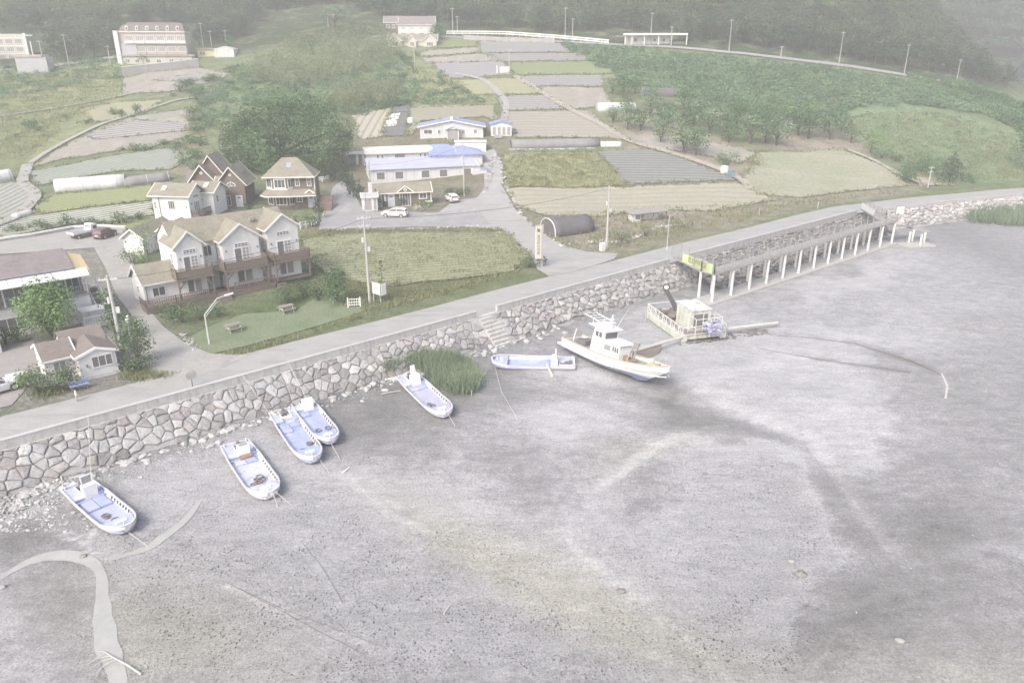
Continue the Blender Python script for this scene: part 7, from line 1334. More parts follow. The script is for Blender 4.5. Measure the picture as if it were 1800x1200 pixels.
# ---------------------------------------------------------------- vegetation
lf_tree = leafmat('leaves_tree', (.06, .108, .058), (.125, .225, .108), (.25, .42, .18)); lf_bright = leafmat('leaves_bright', (0.112, 0.184, 0.078), (0.232, 0.349, 0.146), (0.370, 0.504, 0.229)); lf_dark = leafmat('leaves_dark', (0.039, 0.066, 0.047), (0.073, 0.116, 0.073), (0.138, 0.204, 0.120))
lf_shrub = leafmat('leaves_shrub', (0.069, 0.112, 0.062), (0.138, 0.209, 0.114), (0.241, 0.330, 0.187)); lf_bamboo = leafmat('leaves_bamboo', (.115, .15, .09), (.215, .265, .155), (.34, .385, .24)); lf_grass = leafmat('leaves_grass', (.18, .20, .11), (.29, .31, .18), (.42, .41, .28)); lf_reed = leafmat('leaves_reed', (.15, .20, .145), (.25, .325, .23), (.40, .48, .345)); lf_forest = leafmat('leaves_forest', (0.030, 0.053, 0.037), (0.073, 0.116, 0.073), (0.155, 0.223, 0.130)); lf_scrub = leafmat('leaves_scrub', (0.082, 0.145, 0.088), (0.163, 0.267, 0.156), (0.275, 0.398, 0.239))
bark = mat('bark', (.13, .11, .09), (.09, .08, .065), scale=4, rough=.95)
def leaf_arrays(C, Nrm, size, tone, asp=.62, rs=RS, droop=0.0):
    n = len(C); Nrm = Nrm + rs.normal(0, .36, (n, 3)); Nrm /= np.linalg.norm(Nrm, axis=1)[:, None] + 1e-9
    r = rs.normal(0, 1, (n, 3)); r[:, 2] -= droop; U = np.cross(Nrm, r); U /= np.linalg.norm(U, axis=1)[:, None] + 1e-9; V = np.cross(Nrm, U)
    s = (size * rs.uniform(.6, 1.4, n))[:, None] * .5
    P = np.stack([C - U * s, C + V * s * asp, C + U * s, C - V * s * asp], 1).reshape(-1, 3); return P, np.repeat(tone, 4)
def leaf_mesh(name, P, tone, m):
    me = bpy.data.meshes.new(name); quads(me, P, np.arange(len(P)).reshape(-1, 4)); t = np.clip(tone, 0, 1); set_col(me, 'tone', np.stack([t, t, t], 1)); me.materials.append(m); return me
def lobes_leaves(lobes, per_m2, size, rs, flat=.85, shell=.72, tvar=.16):
    Cs, Ns, Ts = [], [], []
    for (x, y, z, r) in lobes:
        n = max(10, int(per_m2 * 4 * PI * r * r)); d = rs.normal(0, 1, (n, 3)); d /= np.linalg.norm(d, axis=1)[:, None]
        q = np.where(rs.uniform(0, 1, n) < shell, rs.uniform(.82, 1.05, n), rs.uniform(.3, .9, n)); bump_ = 1 + .16 * np.sin(d[:, 0] * 7 + x * 3) * np.cos(d[:, 1] * 6 + y * 2) + .10 * np.sin(d[:, 2] * 9 + z)
        C = d * (r * q * bump_)[:, None]; C[:, 2] *= flat; C += (x, y, z); k = d[:, 2] > -.75
        Cs.append(C[k]); Ns.append((d + [0, 0, .45])[k]); Ts.append(np.full(k.sum(), rs.uniform(.2, .7)) + rs.normal(0, tvar, k.sum()))
    return np.concatenate(Cs), np.concatenate(Ns), np.concatenate(Ts)
def crown_lobes(w, h, z0, n, rs, depth=None, conical=False):
    out = []; depth = depth or w
    for i in range(n):
        f = (i + .5) / n; a = i * 2.4 + rs.uniform(-.4, .4); zz = z0 + h * (.15 + .75 * f)
        if conical: rr = w * .5 * (1 - f) * .55; r = w * .5 * (1.05 - f) * .7 + .12
        else: e = math.sqrt(max(.05, 1 - (2 * f - .85) ** 2 * .8)); rr = w * .5 * .62 * e * rs.uniform(.6, 1.05); r = min(w, h) * rs.uniform(.22, .34)
        out.append((math.cos(a) * rr, math.sin(a) * rr * depth / w, zz, r))
    return out
def tree(name, label, P, w, h, trunk_h, m, seed, n=9, per=5.0, size=.3, conical=False, cat='tree', group=None, depth=None, flat=.85, stems=1):
    rs = np.random.RandomState(seed); t = thing(name, label, cat, tuple(P), rs.uniform(0, 6) if depth is None else 0, group); lb = crown_lobes(w, h - trunk_h, trunk_h, n, rs, depth, conical)
    C, Nn, Tn = lobes_leaves(lb, per, size, rs, flat); V, tone = leaf_arrays(C, Nn, size, Tn, rs=rs); link('crown', leaf_mesh('crown', V, tone, m), t)
    tk = MB(); r = max(.05, w * .028); top = trunk_h + (h - trunk_h) * .5
    if conical: tk.cyl((0, 0, -.3), (0, 0, h * .9), r, r * .2, 7)
    else:
        tk.cyl((0, 0, -.4), (rs.uniform(-.1, .1), 0, trunk_h + .2), r * 1.25, r * .85, 8)
        for (x, y, z, q) in lb[::2]: tk.cyl((0, 0, trunk_h * .85), (x * .45, y * .45, trunk_h + (z - trunk_h) * .5), r * .7, r * .4, 6); tk.cyl((x * .45, y * .45, trunk_h + (z - trunk_h) * .5), (x, y, z), r * .4, r * .15, 5)
    tk.build('trunk', bark, t); return t
def shrub(label, P, w, h, m, seed, per=7.0, size=.2, n=6, group='garden shrubs', name='shrub', depth=None):
    rs = np.random.RandomState(seed); t = thing(name, label, 'shrub' if name == 'shrub' else name.replace('_', ' '), tuple(P), 0, group); lb = [(rs.uniform(-.32, .32) * w, rs.uniform(-.32, .32) * (depth or w), h * rs.uniform(.28, .62), min(w, h, depth or w) * rs.uniform(.30, .42)) for _ in range(n)]
    C, Nn, Tn = lobes_leaves(lb, per, size, rs); k = C[:, 2] > -.05; V, tone = leaf_arrays(C[k], Nn[k], size, Tn[k], rs=rs); link('foliage', leaf_mesh('foliage', V, tone, m), t)
    tk = MB(); [tk.cyl((0, 0, -.2), (x * .7, y * .7, z), .04, .02, 5) for x, y, z, r in lb]; tk.build('stem', bark, t); return t
def hp(base, top_y): P = W(*base); return P, zat(P, top_y) - P.z
def mpp(P): return ((P[1]) * CP + (CAMH - P[2]) * SP) / F       # metres per picture pixel there
def tpx(name, label, base, top_y, wpx, m, seed, **k): P, hh = hp(base, top_y); return tree(name, label, P, wpx * mpp(P), hh, k.pop('tf', .28) * hh, m, seed, **k)
def spx(label, base, top_y, wpx, m, seed, **k): P, hh = hp(base, top_y); return shrub(label, P, wpx * mpp(P), max(.4, hh), m, seed, **k)
# big tree behind the houses
P = W(497, 296); t = thing('big_tree', 'huge spreading dark tree behind the brown houses', 'tree', tuple(P)); rs = np.random.RandomState(5); lb = []; mp_ = mpp(P)
for px, py, r, dy in ((420, 260, 30, -3), (412, 225, 28, 0), (450, 200, 30, 3), (490, 185, 30, 5), (530, 185, 30, 5), (570, 195, 26, 4), (598, 225, 24, 2), (600, 250, 20, 0), (570, 235, 32, -2), (530, 225, 34, -3), (490, 230, 34, -4), (455, 245, 32, -4), (470, 275, 30, -5), (520, 265, 32, -5), (560, 270, 28, -4), (590, 275, 20, -1), (435, 285, 24, -4), (395, 278, 20, -1), (500, 205, 30, 1), (545, 210, 28, 2), (440, 220, 28, 0), (540, 295, 26, -5), (490, 300, 24, -6), (610, 240, 12, 2), (606, 262, 12, 1), (398, 245, 16, 2)):
    Y = P.y + dy; q = atY(px, py, Y); lb.append((q.x - P.x, q.y - P.y, q.z - P.z, r * mp_))
C, Nn, Tn = lobes_leaves(lb, 10, .34, rs, .9, tvar=.2); V, tone = leaf_arrays(C, Nn, .36, Tn, rs=rs); link('crown', leaf_mesh('crown', V, tone, leafmat('leaves_big_tree', (.036, .068, .042), (.078, .14, .075), (.19, .32, .14))), t); tk = MB(); tk.cyl((0, 0, -1), (0, 0, 3.5), .8, .6, 10)
for x, y, z, r in lb[::2]: tk.cyl((0, 0, 3), (x * .5, y * .5, z * .6 + 1), .35, .2, 6); tk.cyl((x * .5, y * .5, z * .6 + 1), (x, y, z), .2, .06, 5)
tk.build('trunk', bark, t)
# garden and roadside trees
tpx('leafy_tree', 'bright leafy tree growing before the long inn', (92, 597), 497, 112, lf_bright, 31, n=14, per=17, size=.22, tf=.12); tpx('bushy_tree', 'tall bushy dark tree on the lawn edge by the garden gate', (592, 532), 468, 58, lf_shrub, 32, n=11, per=14, size=.22, tf=.08); tpx('roadside_tree', 'spreading tree between the tall pole and the lane', (244, 640), 558, 66, lf_shrub, 33, n=12, per=15, size=.2, tf=.15); tpx('small_tree', 'slim young tree at the end of the white annex', (262, 458), 392, 34, lf_bright, 34, n=7, per=6, size=.22, tf=.2)
tpx('roadside_tree', 'narrow dark tree behind the tall pole, by the inn stair', (205, 600), 505, 42, lf_shrub, 35, n=9, per=14, size=.22, tf=.1)
tpx('conifer', 'tapering conifer standing beside the glass shed', (662, 366), 328, 24, lf_dark, 36, n=12, per=11, size=.22, conical=True, tf=.04); tpx('conifer', 'dark conifer beside the turret house steps', (561, 384), 330, 24, lf_dark, 37, n=12, per=10, size=.24, conical=True, tf=.04)
for i, (b_, ty, w_) in enumerate((((604, 322), 288, 22), ((612, 336), 290, 24), ((622, 348), 300, 24), ((634, 352), 312, 22), ((583, 318), 272, 30), ((571, 312), 268, 26))): tpx('conifer', 'dark conifer in the row beside the parking yard', b_, ty, w_, lf_dark, 40 + i, n=12, per=9, size=.26, conical=True, tf=.03, group='conifers beside the parking yard')
tpx('sapling', 'thin dark cypress at the roadside board sign', (673, 526), 450, 14, lf_dark, 50, n=12, per=9, size=.18, conical=True, tf=.1); tpx('dark_tree', 'dense dark pine-like tree above the far road', (1668, 322), 260, 46, lf_dark, 51, n=14, per=6, size=.32, conical=True, tf=.05)
tpx('bright_tree', 'light green round tree at the top corner of the pale meadow', (1530, 268), 228, 44, lf_bright, 52, n=9, per=7, size=.3, tf=.12); tpx('bright_tree', 'left of two light green trees above the orchard', (1382, 212), 176, 46, lf_bright, 53, n=9, per=6, size=.32, tf=.15); tpx('bright_tree', 'right of two light green trees above the orchard', (1428, 208), 175, 42, lf_bright, 54, n=9, per=6, size=.32, tf=.15); tpx('edge_tree', 'tall dark tree at the edge of view above the far road', (1802, 300), 165, 62, lf_tree, 55, n=14, per=5, size=.4, tf=.12); tpx('round_tree', 'broad dark tree behind the grey-roofed lodge garden', (768, 72), 42, 36, lf_tree, 56, n=9, per=5, size=.4, tf=.15); tpx('spreading_tree', 'wide pale umbrella-shaped tree on the hill behind the bamboo', (588, 48), 8, 86, lf_scrub, 57, n=12, per=4, size=.5, tf=.3, flat=.6); tpx('road_tree', 'round dark tree by the hill road between lodge and pavilion', (870, 52), 22, 46, lf_tree, 58, n=9, per=4, size=.45, tf=.2)
tpx('bush_tree', 'rounded bush on the slope left of the upper fields', (776, 148), 122, 24, lf_scrub, 59, n=7, per=6, size=.32, tf=.1); tpx('hotel_tree', 'single dark tree before the pink hotel', (252, 112), 92, 22, lf_tree, 60, n=7, per=5, size=.36, tf=.2); tpx('street_tree', 'small tree beside the white warehouse', (404, 92), 62, 24, lf_tree, 61, n=7, per=5, size=.36, tf=.25)
# orchard: four trees, then copies
ot = [tree('orchard_tree', 'x', (0, 0, 0), 4.4, 4.6, .85, lf_scrub if i % 2 else lf_tree, 70 + i, n=10, per=5.0, size=.30, group='orchard trees between the fields and the grassy hill', flat=.75) for i in range(4)]
OB = [((1078, 217), 36), ((1108, 226), 34), ((1131, 231), 38), ((1158, 249), 40), ((1196, 269), 44), ((1219, 271), 46), ((1224, 222), 40), ((1252, 234), 44), ((1281, 251), 30), ((1312, 252), 56), ((1341, 250), 46), ((1368, 256), 44), ((1180, 216), 36), ((1146, 205), 34), ((1090, 171), 30), ((1072, 166), 26), ((1116, 163), 28), ((1150, 189), 30), ((1203, 192), 34), ((1240, 190), 34), ((1270, 225), 40), ((1165, 232), 34), ((1330, 226), 40), ((1368, 230), 40), ((1400, 236), 42), ((1412, 222), 36), ((1444, 230), 38), ((1462, 246), 40), ((1300, 218), 36), ((1236, 212), 34), ((1200, 222), 36), ((1345, 212), 34), ((1480, 232), 36), ((1500, 250), 36), ((1425, 246), 34), ((1390, 215), 36), ((1095, 200), 30), ((1290, 200), 32)]
salient = {4: 'left of two upright orchard trees at the field edge, trunk bare to the ground', 5: 'right of two upright orchard trees at the field edge, trunk bare to the ground', 9: 'tallest orchard tree, with a forked bare trunk', 8: 'small bright orchard tree below its taller neighbour', 3: 'dark orchard tree at the near corner of the orchard'}
pw = Ws([b for b, _ in OB])
for i, ((b_, hpx), P) in enumerate(zip(OB, pw)):
    s_ = hpx * mpp(P) / 4.6; o = ot[i % 4] if i < 4 else copy_tree(ot[i % 4], (0, 0, 0)); o.location = P; o.rotation_euler = (0, 0, i * 1.7); o.scale = (s_ * 1.05, s_ * 1.05, s_); o.scale = tuple(v * (.8 + .5 * ((i * 37) % 10) / 10) for v in (s_ * 1.45, s_ * 1.3, s_ * 1.02)); o.location = P + Vector((.8 * math.sin(i * 5.1), .8 * math.cos(i * 3.3), 0)); o['label'] = salient.get(i, 'leafy green orchard tree among the rows between fields and hill')
# shrubs near the houses
SH = [((322, 566), 524, 48, lf_shrub, 'shrub before the low annex wing, at the deck corner'), ((352, 562), 522, 52, lf_shrub, 'big shrub before the first deck of the guest house'), ((385, 556), 528, 36, lf_shrub, 'round shrub between the two decks of the guest house'), ((505, 532), 490, 50, lf_shrub, 'dense shrub under the third balcony'), ((535, 524), 480, 48, lf_shrub, 'tall dense shrub at the corner of the third balcony'), ((560, 528), 500, 30, lf_dark, 'dark shrub beside the bushy lawn tree'),
      ((232, 462), 430, 46, lf_shrub, 'bed shrub before the blank gable of the annex'), ((252, 464), 436, 30, lf_bright, 'light shrub at the downpipe of the annex'), ((70, 690), 622, 56, lf_shrub, 'shrub at the hedge corner of the cottage yard'), ((105, 690), 632, 54, lf_shrub, 'middle shrub of the cottage hedge'), ((128, 676), 625, 34, lf_dark, 'dark shrub against the cottage porch'), ((48, 680), 640, 36, lf_bright, 'yellowish shrub beside the stone seat'),
      ((930, 470), 440, 30, lf_shrub, 'round shrub at the foot of the sign pillar'), ((952, 468), 446, 20, lf_dark, 'small dark shrub behind the sign pillar'), ((1092, 425), 398, 40, lf_shrub, 'shrub on the waste ground by the junction pole'), ((1135, 415), 385, 46, lf_grass, 'dry yellowish bush before the open field shed'), ((300, 560), 528, 34, lf_shrub, 'shrub at the lane corner of the deck'), ((260, 650), 612, 40, lf_shrub, 'low shrub at the lane mouth by the lamp post'), ((228, 655), 622, 34, lf_shrub, 'low shrub beside the tall pole foot'),
      ((10, 604), 560, 40, lf_shrub, 'shrub at the edge of view before the inn'), ((30, 600), 570, 30, lf_dark, 'dark bush under the inn windows'), ((1280, 290), 262, 48, lf_tree, 'wide dark bush between the tank and the orchard'), ((1330, 290), 270, 46, lf_grass, 'brownish bush at the meadow corner'), ((1588, 318), 288, 58, lf_tree, 'low dark bush beside the far road'), ((1712, 322), 300, 40, lf_tree, 'bush beside the dark pine-like tree'), ((1620, 300), 270, 60, lf_tree, 'bush mass behind the far pole'),
      ((712, 60 + 20), 62, 30, lf_tree, 'bush before the gabled lodge'), ((755, 250), 240, 36, lf_bright, 'light green bush below the blue roof house'), ((785, 252), 243, 38, lf_bright, 'spreading green bush before the blue roof porch'), ((815, 253), 244, 30, lf_grass, 'olive bush under the blue roof windows'), ((548, 398), 372, 30, lf_shrub, 'shrub at the corner of the yard behind the guest house'), ((520, 392), 372, 30, lf_grass, 'pale bush under the turret house deck'), ((705, 362), 345, 20, lf_shrub, 'planter shrub between the sport utility car and the reception'), ((742, 366), 350, 40, lf_grass, 'brown planter bush behind the bicycles'), ((756, 364), 352, 16, lf_bright, 'yellow-green ball shrub beside the bicycles'),
      ((200, 202), 183, 16, lf_tree, 'pavilion-shaped bush on the stubble corner'), ((216, 204), 186, 16, lf_tree, 'round bush between two on the field path'), ((238, 200), 180, 20, lf_tree, 'twin-stemmed bush at the end of the stubble'), ((150, 218), 204, 26, lf_dark, 'low dark bush at the corner of the stubble field'), ((215, 264), 255, 14, lf_grass, 'tiny bare bush on the plowed field'), ((440, 385), 350, 26, lf_dark, 'dark shrub beside the brown house wall')]
for i, (b_, ty, w_, m_, lb) in enumerate(SH): spx(lb, b_, ty, w_, m_, 100 + i, n=7, per=9 if b_[1] > 400 else 6, size=.18 if b_[1] > 400 else .28)
P, Q = W(762, 346), W(842, 342); c = (P + Q) / 2; hd = shrub('long clipped green hedge below the long hall windows', c, (Q - P).length * .98, 1.7, lf_shrub, 160, per=9, size=.22, n=26, name='hedge', depth=2.2); hd.rotation_euler = (0, 0, math.atan2(Q.y - P.y, Q.x - P.x))
rs = np.random.RandomState(77); pr = shrub('bushy garden plant in the row beside the white mulch strips', (0, 0, 0), 2.0, 1.5, lf_shrub, 161, per=8, size=.2, group='bushy plants beside the white mulch strips', name='shrub')
for i in range(24):
    P = W(10 + i * 10.5 + rs.uniform(-4, 4), 408 - i * .9 + rs.uniform(-5, 3)); o = pr if i == 0 else copy_tree(pr, (0, 0, 0)); o.location = P; o.rotation_euler = (0, 0, rs.uniform(0, 6)); s_ = rs.uniform(.6, 1.35); o.scale = (s_, s_, s_ * rs.uniform(.8, 1.2))
hr = [shrub('bush in the overgrown hedgerow between fields', (0, 0, 0), 3.2, 2.4, lf_scrub if k else lf_tree, 170 + k, per=5, size=.32, group='hedgerow bushes between the fields', name='shrub') for k in range(2)]; k = 0
for pts, n in (([(232, 268), (300, 256), (318, 262)], 6), ([(300, 166), (330, 150), (370, 142), (400, 150)], 12), ([(330, 165), (360, 160), (345, 190), (352, 230)], 9), ([(400, 130), (440, 125), (420, 150), (390, 180)], 10), ([(0, 125), (60, 118), (120, 112), (200, 108)], 12), ([(730, 100), (715, 130), (700, 160)], 6), ([(1030, 100), (1080, 125), (1120, 140)], 8), ([(1560, 280), (1600, 300), (1640, 305)], 6), ([(640, 200), (690, 188), (720, 182)], 6), ([(680, 95), (720, 100), (700, 112)], 6), ([(100, 212), (60, 225), (20, 240)], 5), ([(352, 250), (345, 280), (330, 300)], 6)):
    P = Ws(pts); 
    for i in range(n):
        f = i / max(1, n - 1) * (len(P) - 1.001); a = int(f); q = P[a].lerp(P[a + 1], f - a); q.x += rs.normal(0, 1.0); q.y += rs.normal(0, 1.2); o = hr[k] if k < 2 else copy_tree(hr[k % 2], (0, 0, 0)); o.location = (q.x, q.y, T1(q.x, q.y)); o.rotation_euler = (0, 0, rs.uniform(0, 6)); s_ = rs.uniform(.55, 1.3); o.scale = (s_, s_, s_ * rs.uniform(.7, 1.1)); k += 1
# ---------------------------------------------------------------- massed vegetation
def in_poly_points(poly, n, rs, ymin=None):
    xs = [p[0] for p in poly]; ys = [p[1] for p in poly]; out = []
    pp = Ws(poly); X0, X1 = min(p.x for p in pp), max(p.x for p in pp); Y0, Y1 = min(p.y for p in pp), max(p.y for p in pp)
    x = rs.uniform(X0, X1, n * 6); y = rs.uniform(Y0, Y1, n * 6); z = T(x, y); px, py = proj(x, y, z); k = poly_mask(px, py, poly); return np.stack([x, y, z], 1)[k][:n]
def mass(name, label, cat, pts, m, rs, rad, per, size, hfac=.7, tall=None, asp=.62, tvar=.14):
    Cs, Ns, Ts = [], [], []
    big = np.array([mnoise.noise(Vector((p[0] / 11, p[1] / 11, 5))) for p in pts])
    for i, p in enumerate(pts):
        r = rad * rs.uniform(.6, 1.3); n = max(6, int(per * 4 * PI * r * r)); d = rs.normal(0, 1, (n, 3)); d[:, 2] = np.abs(d[:, 2]) * 1.0 - .25; d /= np.linalg.norm(d, axis=1)[:, None]; q = rs.uniform(.65, 1.05, n); bmp = 1 + .18 * np.sin(d[:, 0] * 6 + i) * np.cos(d[:, 1] * 6 + i * 2)
        C = d * (r * q * bmp)[:, None]; C[:, 2] *= hfac; zc = (tall * rs.uniform(.75, 1.15) if tall else r * .3); C += (p[0], p[1], p[2] + zc); Cs.append(C); Ns.append(d + [0, 0, .4]); Ts.append(np.full(n, .45 + .30 * big[i] + rs.normal(0, .11)) + rs.normal(0, tvar, n))
    C, Nn, Tn = np.concatenate(Cs), np.concatenate(Ns), np.concatenate(Ts); V, tone = leaf_arrays(C, Nn, size, Tn, asp, rs); return tag(link(name, leaf_mesh(name, V, tone, m)), label, cat, kind='stuff')
rs = np.random.RandomState(201)
# hillside forest, near band first
ALL = [(-60, -190), (700, -190), (1640, -190), (1640, 30), (1700, 95), (1790, 165), (1745, 148), (1600, 122), (1480, 106), (1380, 92), (1190, 72), (1085, 52), (980, 60), (880, 52), (790, 50), (770, 40), (690, 32), (640, 28), (600, 10), (470, 20), (420, 70), (330, 92), (215, 98), (130, 106), (60, 112), (-60, 118)]
fx_ = rs.uniform(-290, 330, 14000); fy_ = rs.uniform(225, 430, 14000); fz_ = T(fx_, fy_); fpx, fpy = proj(fx_, fy_, fz_); kf = poly_mask(fpx, fpy, ALL); pts = np.stack([fx_, fy_, fz_], 1)[kf]
hold = [(205, 40, 345, 125), (-10, 50, 90, 130), (340, 72, 420, 110), (672, 34, 770, 95), (1080, 50, 1190, 82)]
ok = np.ones(len(pts), bool); qx, qy = proj(pts[:, 0], pts[:, 1], pts[:, 2])
for x0, y0, x1, y1 in hold: ok &= ~((qx > x0) & (qx < x1) & (qy > y0 + 8) & (qy < y1))
pts = pts[ok]; sel = []; cell = {}
for p in pts:
    key = (int(p[0] // 3.4), int(p[1] // 3.4))
    if key not in cell: cell[key] = 1; sel.append(p)
pts = np.array(sel)
# the 160 nearest crowns are trees of their own, the rest one wood
fp = [tree('forest_tree', 'rounded dark forest tree in the front row of the wood along the hill road', (0, 0, 0), 6.0, 7.0, 1.6, lf_forest, 210 + i, n=9, per=2.6, size=.55, group='front-row trees of the hillside wood', flat=.8) for i in range(4)]
qx, qy = proj(pts[:, 0], pts[:, 1], pts[:, 2]); onpic = (qx > -20) & (qx < 1820) & (qy > -10); order = np.argsort(-np.where(onpic, qy + 35 - np.abs(qx - 900) * 0, -999)); front = []
colw = {}
for i in np.argsort(np.where(onpic, pts[:, 1], 9999)):
    if not onpic[i]: break
    c_ = int(qx[i] // 22)
    if colw.get(c_, 0) < 2: colw[c_] = colw.get(c_, 0) + 1; front.append(i)
for k, i in enumerate(front): o = fp[k] if k < 4 else copy_tree(fp[k % 4], (0, 0, 0)); o.location = pts[i]; s_ = rs.uniform(.7, 1.15); o.scale = (s_, s_, s_ * rs.uniform(.85, 1.15)); o.rotation_euler = (0, 0, rs.uniform(0, 6.28))
rest = np.delete(pts, front, axis=0)
mass('forest', 'dense dark broadleaf wood covering the steep hillside', 'wood', rest, lf_forest, rs, 2.9, 1.35, .75, .8, 3.2)
mi = np.stack([FX, FY, FZ], -1).reshape(-1, 3); mi = np.repeat(mi, 14, axis=0) + np.concatenate([rs.uniform(-6, 6, (len(mi) * 14, 2)), np.zeros((len(mi) * 14, 1))], 1); qx, qy = proj(mi[:, 0], mi[:, 1], mi[:, 2]); mi = mi[(qx > 1560) & (qx < 1880) & (qy > -50) & (qy < 220)]
mass('forest', 'hazy far wood covering the mountain beyond the ridge', 'wood', mi[rs.permutation(len(mi))[:2600]], lf_forest, rs, 4.2, .35, 1.7, .9, 3.0)
# scrub on the right slope, grass and weeds
mass('undergrowth', 'tangled green scrub and vines on the slope below the hill road', 'scrub', in_poly_points([(985, 80), (1090, 88), (1180, 95), (1280, 103), (1380, 114), (1480, 126), (1590, 145), (1690, 168), (1790, 205), (1700, 200), (1620, 185), (1500, 190), (1470, 205), (1340, 205), (1300, 192), (1200, 172), (1110, 148), (1060, 122), (1020, 98)], 1500, rs), lf_scrub, rs, 1.5, 2.6, .5, .75)
mass('undergrowth', 'low rough scrub dotting the grassy hillside', 'scrub', in_poly_points([(1480, 200), (1620, 190), (1790, 235), (1800, 300), (1640, 300), (1560, 262)], 170, rs), lf_scrub, rs, .7, 3.0, .4, .5)
mass('undergrowth', 'thick green growth on the bank between bamboo and fields', 'scrub', in_poly_points([(360, 160), (420, 115), (520, 140), (560, 120), (660, 120), (725, 100), (735, 140), (800, 150), (850, 180), (720, 186), (640, 196), (600, 200), (420, 190), (380, 220), (345, 240)], 620, rs), lf_scrub, rs, 1.15, 2.6, .45, .7)
mass('undergrowth', 'rough weeds and bushes under the hill road at the top corner', 'scrub', in_poly_points([(0, 118), (210, 104), (214, 140), (130, 150), (0, 175)], 260, rs), lf_scrub, rs, 1.0, 2.4, .45, .6)
mass('undergrowth', 'dark growth along the ridge foot beside the hill road', 'scrub', in_poly_points([(1590, 130), (1700, 150), (1800, 190), (1800, 235), (1740, 205), (1640, 160)], 260, rs), lf_tree, rs, 1.5, 2.4, .5, .8)
def blades(name, label, cat, pts, m, rs, per, hgt, w, spread=.3, lean=.35, kind='stuff'):
    n = len(pts) * per; base = np.repeat(pts, per, axis=0) + np.concatenate([rs.normal(0, spread, (n, 2)), np.zeros((n, 1))], 1); h_ = hgt * rs.uniform(.5, 1.2, n); a = rs.uniform(0, 2 * PI, n); ln = rs.normal(0, lean, (n, 2)) * h_[:, None]; wx = np.stack([np.cos(a), np.sin(a), np.zeros(n)], 1) * (w * rs.uniform(.6, 1.3, n))[:, None] * .5
    top = base + np.stack([ln[:, 0], ln[:, 1], h_], 1); mid = base + np.stack([ln[:, 0] * .35, ln[:, 1] * .35, h_ * .55], 1)
    P_ = np.stack([base - wx * .6, mid - wx, top, mid + wx], 1).reshape(-1, 3); big = np.array([mnoise.noise(Vector((p[0] / 4, p[1] / 4, 9))) for p in pts]); tone = np.repeat(np.clip(.45 + .4 * np.repeat(big, per) + rs.normal(0, .2, n), 0, 1), 4); return tag(link(name, leaf_mesh(name, P_, tone, m)), label, cat, kind=kind)
# bamboo
bp_ = np.concatenate([in_poly_points([(440, 150), (430, 128), (520, 80), (600, 62), (680, 62), (705, 96), (690, 128), (620, 136), (560, 156), (500, 160)], 620, rs), in_poly_points([(560, 196), (585, 176), (640, 156), (700, 160), (716, 184), (660, 198), (600, 204)], 230, rs)])
mass('bamboo_grove', 'feathery olive bamboo grove on the rise behind the big tree', 'bamboo', bp_, lf_bamboo, rs, 1.05, 4.5, .42, 2.3, 2.4, .34, .2)
# reeds
def mudpts(poly, n, rs):
    pp = [G(x, y, MUDZ) for x, y in poly]; X0, X1 = min(p.x for p in pp), max(p.x for p in pp); Y0, Y1 = min(p.y for p in pp), max(p.y for p in pp); x = rs.uniform(X0, X1, n * 5); y = rs.uniform(Y0, Y1, n * 5); px, py = proj(x, y, np.full(len(x), MUDZ)); k = poly_mask(px, py, poly); x, y = x[k][:n], y[k][:n]; return np.stack([x, y, [mudz(a, b_) for a, b_ in zip(x, y)]], 1)
blades('reed_bed', 'tall green reed bed on the mud around the lilac skiff', 'reeds', mudpts([(672, 668), (684, 654), (722, 644), (780, 638), (818, 648), (842, 670), (836, 692), (800, 697), (772, 682), (742, 655), (712, 652), (692, 662)], 640, rs), lf_reed, rs, 18, 1.4, .055, .3, .24)
blades('marsh_grass', 'patch of green marsh grass at the foot of the far rubble slope', 'marsh grass', mudpts([(1700, 392), (1712, 372), (1760, 362), (1850, 362), (1850, 402), (1760, 398)], 520, rs), lf_reed, rs, 12, 1.9, .10, .4, .15)
# verge grass and weeds
def land_strip(s0, s1, n0, n1, n, rs):
    out = []
    for _ in range(n): s = rs.uniform(s0, s1); p, r, w = wall_at(s); k = rs.uniform(n0, n1); q = p + w * k; out.append((q[0], q[1], T1(q[0], q[1])))
    return np.array(out)
vg = np.concatenate([in_poly_points([(372, 628), (440, 612), (540, 586), (640, 552), (680, 530), (740, 520), (900, 480), (930, 474), (800, 510), (690, 540), (560, 584), (440, 620)], 700, rs), in_poly_points([(540, 405), (640, 404), (880, 402), (930, 450), (920, 475), (880, 410), (640, 412), (540, 420)], 420, rs), in_poly_points([(210, 650), (300, 660), (230, 672)], 120, rs), in_poly_points([(950, 405), (1010, 432), (1060, 438), (1200, 398), (1300, 375), (1420, 355), (1340, 380), (1180, 420), (1080, 442), (1000, 440)], 420, rs)])
blades('verge_grass', 'rough grass and weeds along the shore road verge', 'grass', vg, lf_grass, rs, 12, .38, .07, .35, .35)
wd = np.concatenate([in_poly_points([(560, 480), (700, 512), (800, 500), (905, 480), (940, 470), (700, 535), (640, 545), (560, 520)], 480, rs), in_poly_points([(60, 690), (140, 676), (70, 704)], 80, rs), in_poly_points([(540, 420), (888, 408), (925, 450), (902, 478), (690, 504), (560, 470)], 900, rs)])
blades('weeds', 'pale weeds growing among the vegetable rows', 'weeds', wd, lf_grass, rs, 9, .34, .08, .4, .4)
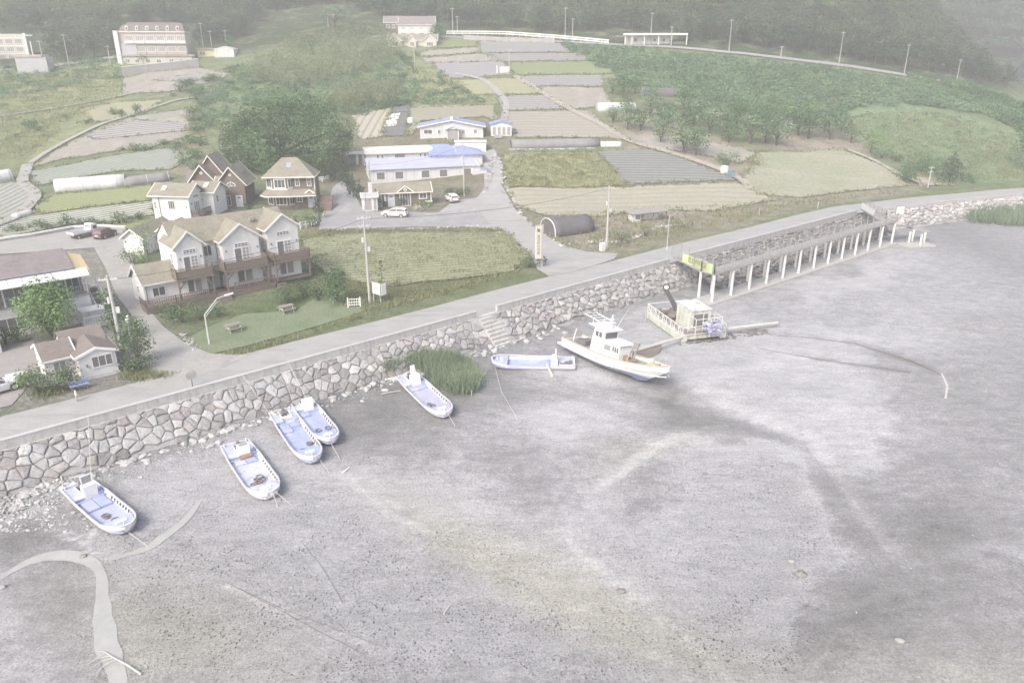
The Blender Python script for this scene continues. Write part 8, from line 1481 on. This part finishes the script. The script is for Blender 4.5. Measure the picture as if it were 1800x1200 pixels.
fg = np.concatenate([in_poly_points([(0, 130), (215, 120), (215, 170), (130, 208), (40, 285), (0, 290)], 1300, rs), in_poly_points([(1480, 205), (1640, 195), (1795, 240), (1800, 315), (1640, 325), (1540, 270)], 1500, rs), in_poly_points([(720, 110), (790, 142), (870, 186), (720, 188)], 260, rs), in_poly_points([(940, 380), (1380, 356), (1600, 336), (1330, 372), (1080, 436), (990, 430)], 240, rs), in_poly_points([(330, 190), (370, 180), (360, 250), (300, 300), (318, 255)], 260, rs)])
blades('meadow_grass', 'long tufted grass over the open slopes and field edges', 'grass', fg, lf_grass, rs, 9, .55, .16, .8, .5)
blades('crop', 'pale yellow-green crop plants standing in the bright field', 'crop', in_poly_points([(890, 272), (1047, 270), (1098, 325), (890, 329)], 1100, rs), leafmat('leaves_crop', (.17, .185, .10), (.28, .29, .175), (.39, .38, .25)), rs, 8, .5, .10, .35, .3)

ep = []
for poly in FIELDS:
    P = Ws(poly)
    for a, b_ in zip(P, P[1:] + P[:1]):
        l = (b_ - a).length
        if l > 120: continue
        for _ in range(int(l * 1.1)): q = a.lerp(b_, rs.uniform(0, 1)); x, y = q.x + rs.normal(0, .35), q.y + rs.normal(0, .35); ep.append((x, y, 0))
ep = np.array(ep); ep[:, 2] = T(ep[:, 0], ep[:, 1])
blades('edge_weeds', 'ragged grass along the margins of the fields', 'grass', ep, lf_grass, rs, 7, .5, .16, .3, .5)
HAZE = 0.001
# ---------------------------------------------------------------- air
hz = MB().box(-700, -80, -12, 1650, 1420, 190).build('haze', None)
m = bpy.data.materials.new('haze_air'); m.use_nodes = True; nt = m.node_tree; nt.nodes.remove(nt.nodes['Principled BSDF'])
pv = nt.nodes.new('ShaderNodeVolumePrincipled'); pv.inputs['Color'].default_value = (.95, .955, .94, 1); pv.inputs['Density'].default_value = HAZE; pv.inputs['Anisotropy'].default_value = .0
nt.links.new(pv.outputs[0], nt.nodes['Material Output'].inputs['Volume']); hz.data.materials.append(m); tag(hz, kind='stuff')
